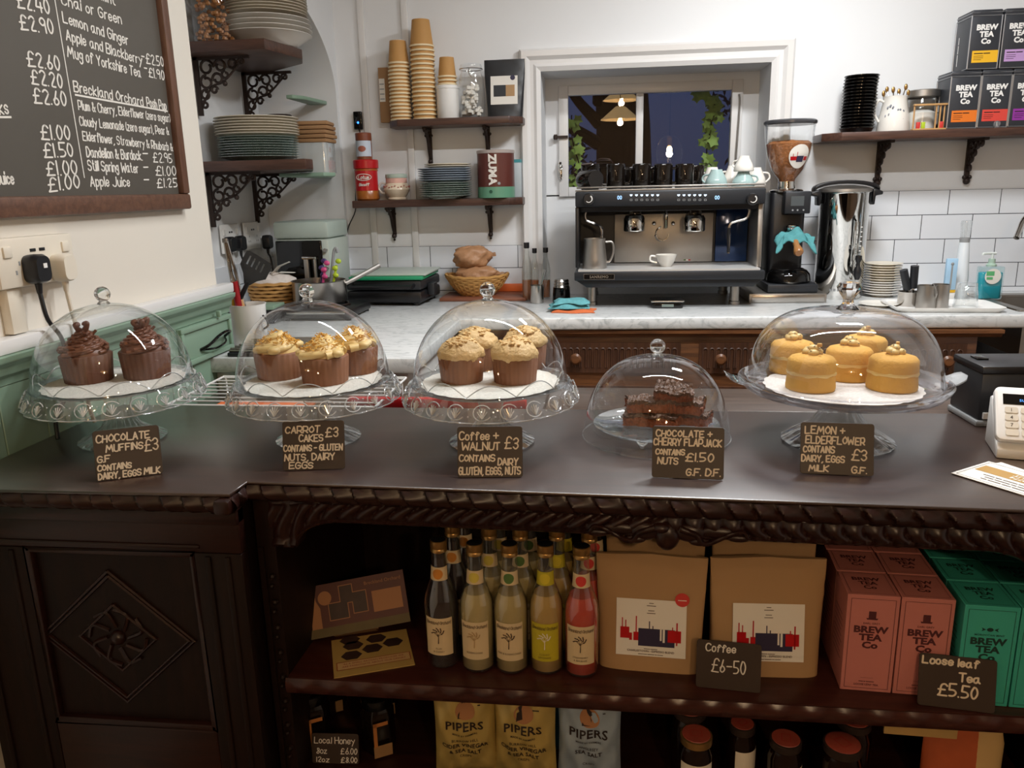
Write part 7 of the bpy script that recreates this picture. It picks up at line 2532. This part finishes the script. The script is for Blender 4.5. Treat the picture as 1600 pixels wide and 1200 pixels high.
F = face((0, -.075, 0), (1, 0, 0), (0, 0, 1), .001)
rect(MB(), F, -.008, za + .030, .040, za + .066).build('display', mat('grey_lcd', '4d5254', .3), t, solid=False)
for x in (.0, .018, .040):
    flat(MB(), F, circ(x, za + .014, .0035, 12)).build('button', M['grey'], t, solid=False)
zh0, zh1 = g2(1232, 298).z, g2(1232, 193).z
MB().lathe([(0, z_top), (.062, z_top), (.064, z_top + .006), (.060, z_top + .010), (.034, z_top + .014), (.032, z_top + .040), (0, z_top + .040)], (-.008, .02, 0), 36).build('collar', M['chrome'], t)
hz0 = z_top + .034
hl = zh1 - hz0
prof = [(.030, 0), (.034, .015), (.060, hl * .22), (.080, hl * .48), (.090, hl * .75), (.094, hl * .98)]
hp_ = MB().lathe([(r, hz0 + z) for r, z in prof], (-.008, .02, 0), 40).build('hopper', M['clear'], t, ang=60)
MB().lathe([(0, hz0 + .003)] + [(r - .003, hz0 + z + .002) for r, z in prof[:4]] + [(.0845, hz0 + hl * .66), (.070, hz0 + hl * .70), (0, hz0 + hl * .72)], (-.008, .02, 0), 40, wave=lambda k, r, z, a: (r, z + (.004 * math.sin(7 * a) * math.sin(3 * a) if k > 5 else 0))).build('coffee_beans', mat('roast_coffee_beans', '9a6238', .5, var=.65, vs=110, bump=1.0, bs=110), hp_, ang=60)['kind'] = 'stuff'
MB().lathe([(0, zh1 - .004), (.095, zh1 - .004), (.099, zh1), (.099, zh1 + .008), (.093, zh1 + .013), (.03, zh1 + .018), (0, zh1 + .018)], (-.008, .02, 0), 44).build('hopper_lid', mat('smoky_lid', '3a3a3d', .25), t)
# oval sticker wrapped on the hopper
mb, m2, m3 = MB(), MB(), MB()
cz_ = hz0 + hl * .44
N_ = 22
def onh(u, v, off=.002):
    z = cz_ + v
    f = (z - hz0)
    r = next(prof[i][0] + (prof[i + 1][0] - prof[i][0]) * (f - prof[i][1]) / (prof[i + 1][1] - prof[i][1]) for i in range(5) if prof[i][1] <= f <= prof[i + 1][1]) + off
    a = -math.pi / 2 + .35 + u / .075
    return (-.008 + r * math.cos(a), .02 + r * math.sin(a), z)
def ovalstrip(mb, u0, u1, v0, v1, off, oval=True):
    for i in range(N_):
        for j in range(N_):
            ua, ub = u0 + (u1 - u0) * i / N_, u0 + (u1 - u0) * (i + 1) / N_
            va, vb = v0 + (v1 - v0) * j / N_, v0 + (v1 - v0) * (j + 1) / N_
            if oval and ((ua + ub) / 2 / .040) ** 2 + ((va + vb) / 2 / .044) ** 2 > 1:
                continue
            mb.add([onh(ua, va, off), onh(ub, va, off), onh(ub, vb, off), onh(ua, vb, off)], [(0, 1, 2, 3)])
    return mb
for i in range(40):
    a, b = 2 * math.pi * i / 40, 2 * math.pi * (i + 1) / 40
    for k in range(5):
        f0, f1 = k / 5, (k + 1) / 5
        mb.add([onh(.040 * f0 * math.cos(a), .044 * f0 * math.sin(a)), onh(.040 * f1 * math.cos(a), .044 * f1 * math.sin(a)), onh(.040 * f1 * math.cos(b), .044 * f1 * math.sin(b)), onh(.040 * f0 * math.cos(b), .044 * f0 * math.sin(b))], [(0, 1, 2, 3)])
stk = mb.build('sticker', M['paper'], hp_, solid=True)
N_ = 6
ovalstrip(MB(), -.012, .016, -.020, .002, .0028, False).build('navy_print', M['navy'], t, solid=False)
mr = ovalstrip(MB(), -.034, -.012, -.014, .0, .0028, False)
ovalstrip(mr, .018, .034, -.014, .0, .0028, False)
ovalstrip(mr, -.026, -.024, .0, .010, .0028, False)
ovalstrip(mr, -.012, -.010, .0, .016, .0028, False)
mr.build('red_print', M['red'], t, solid=False)
c_ = g2(1238, 355, -.06)
MB().tube([(c_.x + .022 * math.cos(a), c_.y + .022 * math.sin(a) * .9, c_.z + .004 * math.sin(a)) for a in [2 * math.pi * i / 24 for i in range(24)]], .006, 8, smooth=False, closed=True).tube([(c_.x, c_.y + .02, c_.z), (c_.x, -.02, c_.z)], .007, 8, smooth=False).build('chute', M['chrome'], t)
c_ = g2(1238, 372, -.06)
pf = T('portafilter', 'portafilter with a wooden handle resting in the coffee grinder', 'portafilter', L0 + Vector((c_.x, -.082, c_.z)))
MB().lathe([(0, -.012), (.026, -.012), (.031, -.008), (.031, .012), (.028, .014), (0, .010)], (0, .012, 0), 30).build('basket', M['chrome'], pf)
hd = at(1237, 410, Y=3.12) - pf.location
MB().lathe([(.010, 0), (.012, .02), (.011, .045), (.016, .07), (.018, .085), (.013, .094), (0, .096)], seg=20).build('handle', mat('turned_wood', '9a6a3c', .35), pf)
o = list(COL.objects)[-1]
o.location = (0, -.02, -.004)
o.rotation_euler = (R(118), 0, 0)
MB().cyl((0, 0, -.006), .011, .012, 16).build('ferrule', M['chrome'], pf)
o = list(COL.objects)[-1]
o.location = (0, -.018, -.002)
o.rotation_euler = (R(118), 0, 0)
mb = MB()
tc_ = T('draped_cloth', 'teal cloth draped over the portafilter in the coffee grinder', 'cloth', L0 + Vector((c_.x, -.088, c_.z + .012)))
vs, fs = [], []
n, k_ = 30, 12
for j in range(k_ + 1):
    for i in range(n + 1):
        u, v = i / n * 2 - 1, j / k_ * 2 - 1
        x = .072 * u * (1 + .06 * math.sin(5 * v))
        z = .016 - .040 * abs(u) ** 1.7 - .034 * max(0, -v) ** 1.2 + .009 * math.sin(7 * u + 2 * v) + .006 * math.sin(9 * v)
        y = .036 * v - .006 * math.cos(6 * u) - .012 * (abs(u) > .6)
        vs.append((x, y, z + .004))
for j in range(k_):
    for i in range(n):
        a = j * (n + 1) + i
        fs.append((a, a + 1, a + n + 2, a + n + 1))
mb.add(vs, fs)
oc = mb.build('cloth', M['teal'], tc_, ang=80)
sm = oc.modifiers.new('thickness', 'SOLIDIFY'); sm.thickness = .006

# ================================================================== WATER URN
pu_ = at(1312, 452, Z=ZB)
YU = 3.30
uq = lambda px, py, dy=0: at(px, py, Y=YU + dy)
xl, xr = uq(1275, 400).x, uq(1354, 400).x
ux, ur = (xl + xr) / 2 - .004, (xr - xl) / 2 * .95
t = T('water_urn', 'tall polished steel hot water urn with black lid handles and a tap', 'urn', (ux, YU, ZB + .0003))
hu = uq(1318, 300).z - ZB
MB().lathe([(0, 0), (ur * .92, 0), (ur * .94, .004), (ur * .94, .055), (ur, .062), (ur, hu - .006), (ur + .004, hu), (0, hu)], seg=56).build('body', M['chrome'], t, ang=40)
MB().lathe([(ur + .004, hu - .002), (ur + .007, hu + .002), (ur + .006, hu + .012), (ur * .80, hu + .020), (ur * .3, hu + .026), (0, hu + .026)], seg=48).build('lid', M['steelr'], t)
mb = MB()
for s in (-1, 1):
    mb.prism([(s * (ur - .012), hu - .05), (s * (ur + .006), hu - .05), (s * (ur + .012), hu - .012), (s * (ur + .045), hu - .010), (s * (ur + .046), hu + .002), (s * (ur + .012), hu + .014), (s * (ur - .012), hu + .012)], -.028, .028, 'y')
for s, nm in ((-1, 'left'), (1, 'right')):
    MB().prism([(s * (ur + .0045), hu - .05), (s * (ur + .014), hu - .05), (s * (ur + .016), hu - .016), (s * (ur + .042), hu - .012), (s * (ur + .042), hu + .0), (s * (ur + .016), hu + .010), (s * (ur + .0045), hu + .008)], -.030, .030, 'y').build('side_handle', M['black'], t, bevel=.004)
rings = []
for k in range(13):
    a = math.pi * k / 12
    x, z = -(ur + .030) * math.cos(a), hu + .001 + .030 * math.sin(a)
    w_ = .024 if 0 < k < 12 else .028
    rings.append([(x, -w_, z), (x, w_, z), (x, w_, z + .014), (x, -w_, z + .014)])
MB().loft(rings).build('lid_handle', M['black'], t, bevel=.003)
ty = -ur - .002
MB().lathe([(0, 0), (.010, 0), (.010, .03), (0, .03)], seg=16).build('tap_stem', M['black'], t)
o = list(COL.objects)[-1]; o.location, o.rotation_euler = (.034, ty + .003, .105), (R(90), 0, 0)
tp_ = MB().lathe([(0, 0), (.008, 0), (.014, .018), (.014, .040), (.008, .052), (.007, .066), (.013, .078), (.012, .092), (0, .096)], (.034, ty - .030, .082), 18).build('tap', M['black'], t)
MB().tube([(.030, ty - .004, .075), (.030, ty - .004, .30)], .007, 8, smooth=False).build('sight_glass', M['solidglass'], t)
mb = MB()
for k in range(11):
    mb.cbox((.046, ty - .001 + .004, .10 + .018 * k), (.007, .002, .004))
mb.build('level_marks', M['white'], t)
mb = bent(bars(MB(), FL @ Matrix.Translation((0, 0, .001)), -.03, .032, (.009, .009, .004, .010), .009), ur * .94)
mb.build('maker_mark', M['grey'], t, solid=False)

# saucers and plate right of the urn
p = at(1378, 452, Z=ZB)
ps = Vector((at(1378, 440, Y=3.32).x, 3.32, ZB + .0004))
zs_ = plate_stack('saucer', 'china', 'saucer', 6, ps.x, ps.y, ps.z, .072, .0095, 'white saucer', 'the white saucers by the urn', 'saucers beside the urn', .012, .002)
plate_stack('saucer', 'beige', 'saucer', 7, ps.x, ps.y, zs_ + .0008, .071, .0100, 'cream saucer', 'the cream saucers by the urn', 'saucers beside the urn', .012, .003)
p = at(1340, 464, Z=ZB)
tag(plate_mesh(.070, .010).build('saucer', M['china'], ang=40), 'single white saucer lying in front of the saucer stack', 'saucer').location = (p.x, 3.04, ZB + .0004)

# tray with steel vessels
c0 = at(1372, 455, Z=ZB); c1 = at(1568, 470, Z=ZB)
tx, tyy = (at(1386, 455, Y=3.0).x + at(1562, 468, Y=2.95).x) / 2, 2.98
t = T('serving_tray', 'white serving tray on the marble at the right', 'tray', (tx, tyy, ZB + .0003), R(-3))
TW, TD = (at(1562, 468, Y=2.95).x - at(1386, 455, Y=3.0).x) / 2, .115
out_, inn = rrect(-TW, -TD, TW, TD, .035, 6), rrect(-TW + .012, -TD + .012, TW - .012, TD - .012, .03, 6)
mb = MB()
mb.loft([[(x * .93, y * .9, 0) for x, y in out_], [(x, y, .014) for x, y in out_], [(x * 1.0, y * 1.0, .017) for x, y in out_], [(x, y, .015) for x, y in inn], [(x * .94, y * .92, .004) for x, y in inn]])
mb.build('tray', M['white'], t, ang=50)
ztr = ZB + .0046
def on_tray(px, py, dy=0):
    v = at(px, py, Z=ztr)
    return Vector((v.x, v.y, ztr))
p = at(1422, 450, Y=3.02)
t = T('steel_tub', 'low steel tub holding two black handled tampers on the tray', 'tub', (p.x, 3.02, ztr))
MB().lathe([(0, 0), (.036, 0), (.038, .004), (.039, .048), (.041, .052), (.037, .052), (.035, .006), (0, .005)], seg=34).build('tub', M['steel'], t, ang=50)
for i, (px, py, l) in enumerate(((1411, 417, 'left'), (1430, 410, 'right'))):
    b = Vector((p.x + .006 * i + .004, 3.02 - .004, ztr + .007))
    tt = T('tamper', l + ' of the two black handled tools leaning in the steel tub', 'tamper', b)
    e_ = (at(px, py, Y=3.0) - b) * .92
    MB().tube([(0, 0, 0), tuple(e_ * .45)], .005, 8, smooth=False).build('shaft', M['chrome'], tt)
    MB().tube([tuple(e_ * .42), tuple(e_ * .7), tuple(e_)], [.013, .015, .013] if False else .014, 12).build('handle', M['dgrey'], tt)
def beaker(label, px, py, r, h, dy=0):
    v = at(px, py, Y=2.955 + dy)
    j = T('steel_cup', label, 'cup', (v.x, 2.955 + dy, ztr), 0, 'steel cups on the tray')
    MB().lathe([(0, 0), (r, 0), (r + .001, .004), (r, h), (r - .002, h), (r - .003, .006), (0, .005)], seg=36).build('cup', M['steelr'], j, ang=50)
    return j
beaker('left of the two steel measuring cups on the tray', 1447, 468, .032, .082)
bj = beaker('right of the two steel measuring cups on the tray, with a handle', 1468, 468, .029, .084, .012)
MB().tube([(-.029, -.005, .082), (-.036, -.03, .086), (-.03, -.045, .06), (-.028, -.03, .03)], .003, 6).build('handle', M['steelr'], bj)
v = at(1510, 460, Y=2.965)
t = T('glass_tumbler', 'textured clear glass tumbler upside down on the tray', 'glass', (v.x, 2.965, ztr))
MB().lathe([(.038, 0), (.040, .004), (.036, .05), (.031, .088), (0, .092)], seg=48, wave=lambda k, r, z, a: (r * (1 + (.03 * math.sin(16 * a + k * 2) if 0 < k < 4 else 0)), z)).build('glass', M['press'], t, ang=80)
# tall brush bottle, thermometer strip, hand soap
v = at(1496, 452, Z=ZB)
t = T('slim_bottle', 'tall slim white bottle with a clear cap standing behind the tray', 'bottle', (at(1500, 440, Y=3.20).x, 3.20, ZB + .0003))
hb2 = at(1500, 345, Y=3.20).z - ZB
MB().lathe([(0, 0), (.026, 0), (.028, .004), (.027, hb2 * .3), (.018, hb2 * .72), (.016, hb2 * .75), (0, hb2 * .75)], seg=30).build('bottle', mat('frosty_white', 'd6dce0', .25), t)
MB().lathe([(.0175, hb2 * .73), (.018, hb2 * .75), (.018, hb2 * .79), (0, hb2 * .79)], seg=24).build('collar', M['grey'], t)
MB().lathe([(.016, hb2 * .79), (.020, hb2 * .97), (.018, hb2), (0, hb2)], seg=24).build('cap', M['press'], t)
t = T('slim_pack', 'narrow white and blue pack with a yellow base band behind the tray', 'pack', (at(1484, 440, Y=3.14).x, 3.14, ZB + .0003))
hb3 = at(1486, 404, Y=3.14).z - ZB
MB().box(-.020, -.008, 0, .020, .008, hb3 * .22).build('base', M['white'], t, bevel=.002)
MB().box(-.0205, -.0085, hb3 * .22, .0205, .0085, hb3 * .28).build('yellow_band', M['yellow'], t)
MB().box(-.020, -.008, hb3 * .28, .020, .008, hb3).build('pack', mat('pale_blue_pack', '9fc2dc', .35, var=.2, vs=14), t, bevel=.003)
MB().box(-.003, -.0092, hb3 * .3, .003, -.008, hb3 * .85).sphere((0, -.0085, hb3 * .88), .006, 10, s=(1, .3, 1)).build('strip', M['grey'], t)
t = T('hand_soap', 'turquoise hand soap pump bottle standing by the sink', 'soap', (at(1545, 447, Y=3.20).x, 3.20, ZB + .0003))
s = lambda px, py: at(px, py, Y=3.20).z - ZB
MB().prism(rrect(-.046, -.022, .046, .022, .016, 5), .001, s(1545, 416), 'z').build('bottle', thin('clear_soap_bottle', (.85, .95, .95), .07, .8, 2.5), t, bevel=.006)
MB().prism(rrect(-.042, -.018, .042, .018, .014, 5), .004, s(1545, 425), 'z').build('soap', mat('turquoise_soap', '2f9fb0', .15), t, bevel=.005)
lb = flat(MB(), face((0, -.022, 0), (1, 0, 0), (0, 0, 1), .0014), circ(0, s(1545, 431), .029, 30)).build('label', M['paper'], t, solid=False)
mb = MB()
rect(mb, face((0, -.022, 0), (1, 0, 0), (0, 0, 1), .0020), -.024, s(1545, 430), .004, s(1545, 423))
rect(mb, face((0, -.022, 0), (1, 0, 0), (0, 0, 1), .0020), -.022, s(1545, 436), .000, s(1545, 432))
mb.build('green_print', mat('green_print', '5aa86e', .5), lb, solid=False)
MB().lathe([(.018, 0), (.018, .006), (.012, .012), (.012, .028), (0, .028)], (0, 0, s(1545, 416)), 20).build('collar', mat('pale_green_pump', '9fb8a8', .35), t)
MB().lathe([(0, .028), (.005, .028), (.005, .046), (0, .046)], (0, 0, s(1545, 416)), 12).tube([(0.012, 0, s(1545, 416) + .048), (-.03, 0, s(1545, 416) + .048), (-.034, 0, s(1545, 416) + .042)], .005, 8).build('pump_head', mat('white_pump', 'd0d6d2', .35), t)
# sink and tap
t = T('sink', 'stainless steel sink set in the marble at the right edge', 'sink', (0, 0, 0))
mb = MB()
x0, x1, y0, y1 = 1.425, 2.28, 2.905, 3.355
for (a, b, c, d) in ((x0, y0, x1, y0 + .025), (x0, y1 - .06, x1, y1), (x0, y0 + .025, x0 + .03, y1 - .06)):
    mb.box(a, b, ZB - .004, c, d, ZB + .004)
mb.build('rim', M['steelr'], t, bevel=.002)
mb = MB().box(x0 + .03, y0 + .025, ZB - .17, x1, y1 - .06, ZB - .165).box(x0 + .025, y0 + .02, ZB - .17, x0 + .03, y1 - .06, ZB - .004).box(x0 + .03, y1 - .06, ZB - .17, x1, y1 - .055, ZB - .004).box(x0 + .03, y0 + .02, ZB - .17, x1, y0 + .025, ZB - .004)
mb.build('basin', M['steelr'], t)
t = T('tap', 'curved chrome tap at the right edge over the sink', 'tap', (at(1625, 440, Y=3.33).x, 3.33, ZB + .0045))
b_ = Vector(t.location)
MB().tube([(0, 0, 0), (0, 0, .12), tuple(at(1618, 360, Y=3.32) - b_ + Vector((0, 0, .03))), tuple(at(1603, 340, Y=3.25) - b_), tuple(at(1588, 372, Y=3.20) - b_)], .011, 10).build('spout', M['chrome'], t)
MB().cyl((0, 0, 0), .024, .03, 20).build('tap_base', M['chrome'], t)
# black panel put in for the shade under the sink, and the waste pipe
tag(MB().box(1.42, 3.38, .0, XR_ - .01, 3.43, ZB - .05).build('under_sink_shade_panel', M['black']), 'black panel put in for the shade under the sink', 'panel')
t = T('waste_pipe', 'pale waste pipe under the sink at the right', 'pipe', (at(1592, 560, Y=3.2).x, 3.2, 0))
MB().tube([(0, 0, 0), (0, 0, ZB - .175)], .03, 14, smooth=False).build('pipe', M['grey'], t)
MB().cyl((0, 0, .55), .038, .03, 16).build('coupling', M['grey'], t)

# ================================================================== RIGHT WALL SHELF
SR = 3.25
xa0 = at(1290, 215, Y=SR).x
zsr = at(1440, 203, Y=SR).z
t = T('wall_shelf', 'long dark wood shelf right of the window holding the black tins', 'shelf', (0, 0, 0))
MB().prism([(xa0, YB - .001), (xa0, SR + .06), (xa0 + .06, SR), (2.5, SR), (2.5, YB - .001)], zsr - .030, zsr, 'z').build('board', M['shelf'], t, bevel=.003)
for px in (1382, 1525):
    x = at(px, 225, Y=YB - .06).x
    scroll = MB()
    scroll.box(x - .009, YB - .012, zsr - .030 - .15, x + .009, YB - .0005, zsr - .030)
    scroll.box(x - .009, YB - .15, zsr - .040, x + .009, YB - .001, zsr - .030)
    for cy_, cz_, r in ((.035, -.03, .020), (.075, -.025, .016), (.110, -.02, .012), (.030, -.075, .017), (.055, -.055, .012), (.022, -.112, .013)):
        n = 12
        scroll.tube([(x, YB - cy_ + r * (1 - .4 * k / n) * math.cos(6.5 * k / n), zsr - .03 + cz_ + r * (1 - .4 * k / n) * math.sin(6.5 * k / n)) for k in range(n + 1)], .0065, 5, smooth=False)
    scroll.sphere((x, YB - .012, zsr - .19), .014, 10).sphere((x + .01, YB - .012, zsr - .175), .009, 8).sphere((x - .01, YB - .012, zsr - .175), .009, 8)
    scroll.build('bracket', M['iron'], t)
# black bowls
p = at(1338, 200, Y=3.35)
zl2 = zsr + .0005
ztop = at(1338, 119, Y=3.35).z
n = 17
dz = (ztop - zl2 - .02) / (n - 1)
first = None
rb = (at(1366, 160, Y=3.35).x - at(1311, 160, Y=3.35).x) / 2 * .97
for k in range(n):
    l = 'black bowl, %s the right shelf stack' % nth(n - 1 - k)
    loc = (p.x + .0012 * math.sin(k * .9) + .0003 * k, 3.35, zl2 + k * dz)
    if first is None:
        t = T('takeaway_bowl', l, 'bowl', loc, 0, 'black bowls on the right shelf')
        MB().lathe([(0, .002), (rb * .78, .002), (rb * .80, 0), (rb * .86, .003), (rb * .97, .016), (rb, .017), (rb, .0205), (rb * .95, .0205), (rb * .80, .006), (0, .006)], seg=44).build('bowl', M['blackg'], t, ang=40)
        first = t
    else:
        dup(first, loc, None, l)
p = at(1395, 200, Y=3.35)
t = T('spoon_jug', 'white patterned china jug full of teaspoons on the right shelf', 'jug', (p.x, 3.35, zl2))
hj2 = at(1395, 151, Y=3.35).z - zl2
MB().lathe([(0, 0), (.058, 0), (.060, .006), (.052, hj2 * .5), (.042, hj2 * .9), (.045, hj2), (.042, hj2), (.040, hj2 * .9), (.05, hj2 * .4), (0, .008)], seg=36).build('jug', M['china'], t, ang=50)
MB().tube([(-.042, 0, hj2 * .86), (-.062, 0, hj2 * .9), (-.075, 0, hj2 * .6), (-.056, 0, hj2 * .3)], .005, 8).build('handle', M['china'], t)
mb = MB()
rg = random.Random(12)
for k in range(9):
    a, z = -1.57 + rg.uniform(-.9, .9), hj2 * rg.uniform(.25, .75)
    r = .0575 - .016 * z / hj2
    mb.sphere((r * math.cos(a), r * math.sin(a), z), .006, 6, s=(1, .4, 1.3))
mb.build('flower_print', mat('grey_flower_print', '6d7078', .4), t)
for k in range(6):
    a = k * 1.05
    b = Vector((p.x + .018 * math.cos(a), 3.35 + .018 * math.sin(a), zl2 + hj2 * .62))
    j = T('teaspoon', '%s teaspoon in the white jug, its bowl upwards' % ['leftmost', 'second', 'third', 'fourth', 'fifth', 'rear'][k], 'spoon', b, 0, 'teaspoons in the white jug')
    d = Vector((.024 * math.cos(a), .02 * math.sin(a), .055 + .008 * (k % 3)))
    MB().tube([(0, 0, 0), tuple(d)], .0022, 6, smooth=False).build('handle', M['steelr'], j)
    MB().sphere(tuple(d * 1.12), .010, 10, s=(.7, .35, 1.2)).build('spoon_bowl', M['gold'], j)
p = at(1440, 200, Y=3.37)
t = T('glass_canister', 'clear glass jar with a wide steel lid on the right shelf', 'jar', (p.x, 3.385, zl2))
hg = at(1440, 141, Y=3.38).z - zl2
MB().lathe([(0, 0), (.050, 0), (.055, .006), (.055, hg * .72), (.046, hg * .80), (.046, hg * .88)], seg=36).build('jar_glass', M['clear'], t, ang=60)
MB().lathe([(.056, hg * .82), (.060, hg * .84), (.060, hg * .98), (.056, hg), (0, hg)], seg=36).build('lid', M['steelr'], t)
MB().lathe([(0, .005), (.050, .005), (.051, hg * .45), (.03, hg * .52), (0, hg * .5)], seg=30).build('contents', M['china'], t)
# little wooden rack with coloured pegs
p0, p1 = at(1427, 199, Y=3.27), at(1506, 195, Y=3.27)
t = T('wooden_rack', 'small open wooden rack with coloured pegs on the right shelf edge', 'rack', (p0.x, 3.27, zl2))
w_ = p1.x - p0.x
hr = at(1465, 161, Y=3.27).z - zl2
wd = mat('pale_rack_wood', 'b48a58', .5, var=.1)
MB().box(0, 0, 0, w_, .03, .006).build('base_rail', wd, t, bevel=.001)
MB().box(0, .008, hr - .007, w_, .022, hr).build('top_rail', wd, t, bevel=.001)
for f in (.02, .46, .54, .62, .88, .96):
    MB().tube([(w_ * f, .015, .005), (w_ * f, .015, hr - .006)], .003, 6, smooth=False).build('post', wd, t)
for f, c in ((.12, 'redp'), (.22, 'lime'), (.58, 'redp'), (.72, 'lime')):
    MB().cbox((w_ * f, .015, .006 + .012), (.014, .010, .024)).build('peg', M[c], t, bevel=.002)
# tins
M['tin'] = mat('dark_grey_tin', '3a3c41', .42, .35, var=.04)
M['tinside'] = mat('silver_tin_edge', '9a9ca0', .35, .8)
def tea_tin(label, px0, px1, pyb, pyt, Y, zb0, zt_, colr, words, n):
    a, b = at(px0, (pyb + pyt) / 2, Y=Y).x, at(px1, (pyb + pyt) / 2, Y=Y).x
    w, h = b - a, zt_ - zb0
    t = T('tea_tin', label, 'tin', (a, Y, zb0), 0, 'dark tea tins on the right shelf')
    dp = .13
    MB().box(0, 0, 0, w, dp, h * .90).build('tin', M['tin'], t, bevel=.004)
    MB().box(-.0008, -.0008, h * .90, w + .0008, dp + .0008, h).build('lid', M['tin'], t, bevel=.005)
    mb = MB()
    for x, y in ((0, 0), (w, 0), (0, dp), (w, dp)):
        mb.tube([(x, y, .004), (x, y, h * .90)], .0024, 6, smooth=False)
    for z in (.003, h * .90, h * .955):
        mb.tube([(0, 0, z), (w, 0, z), (w, dp, z), (0, dp, z)], .0022, 6, smooth=False, closed=True)
    mb.build('edge_seam', M['tinside'], t)
    F = face((0, 0, 0), (1, 0, 0), (0, 0, 1), .0008)
    mb = MB()
    for s, z in (('BREW', .665), ('TEA', .55), ('Co', .435)):
        printed(mb, s, F @ Matrix.Translation((w * .54, h * z, 0)), h * .085, bold=.05, sx=1.05)
    F2 = face((0, dp, 0), (0, -1, 0), (0, 0, 1), .0008) @ Matrix.Translation((dp * .30, h * .12, 0)) @ Matrix.Rotation(R(90), 4, 'Z')
    bars(mb, F2, 0, 0, (h * .2, h * .14, h * .12), h * .028, 0, 'L')
    mb.build('lettering', M['white'], t, solid=False)
    lb = rect(MB(), F, w * .12, h * .12, w * .98, h * .32).build('colour_label', mat(words + '_tin_label', colr, .5), t, solid=False)
    mb = MB()
    bars(mb, F @ Matrix.Translation((0, 0, .0004)), w * .18, h * .265, (w * .3, w * .22), h * .016, 0, 'L')
    for k in range(3):
        rect(mb, F, w * .18, h * (.225 - .03 * k), w * (.5 - .06 * (k == 2)), h * (.232 - .03 * k), 0, .0004)
    mb.build('label_lettering', M['inkd'], lb, solid=False)
    return t
zmid = at(1500, 110, Y=3.27).z
ztt = at(1540, 13, Y=3.27).z
hT = zmid - zl2 - .001
YT = 3.27
tea_tin('black tea tin with an orange label, leftmost on the shelf', 1484, 1530, 190, 112, YT, zl2, zl2 + hT, 'd8701e', 'breakfast', 1)
tea_tin('black tea tin with a red label, second on the shelf', 1532, 1578, 190, 112, YT, zl2, zl2 + hT, 'cf4338', 'rooibos', 2)
tea_tin('black tea tin with a purple label, third on the shelf', 1580, 1626, 190, 112, YT, zl2, zl2 + hT, '8a2f92', 'fruit', 3)
tea_tin('black tea tin with a yellow label on top of the lower tins', 1516, 1563, 100, 15, YT, zl2 + hT + .0008, zl2 + 2 * hT, 'e0ab22', 'english', 4)
tea_tin('black tea tin with a lilac label on top of the lower tins', 1567, 1614, 100, 15, YT, zl2 + hT + .0008, zl2 + 2 * hT, 'b48fc0', 'darjeeling', 5)
p = at(1558, 193, Y=3.256)
t = T('glass_ball', 'small glass ball on the right shelf in front of the red labelled tin', 'ball', (p.x, 3.262 - .004, zl2))
MB().sphere((0, 0, .013), .013, 14).build('ball', M['press'], t)
MB().lathe([(0, 0), (.008, 0), (.005, .004), (0, .004)], seg=14).build('ball_foot', M['press'], t)
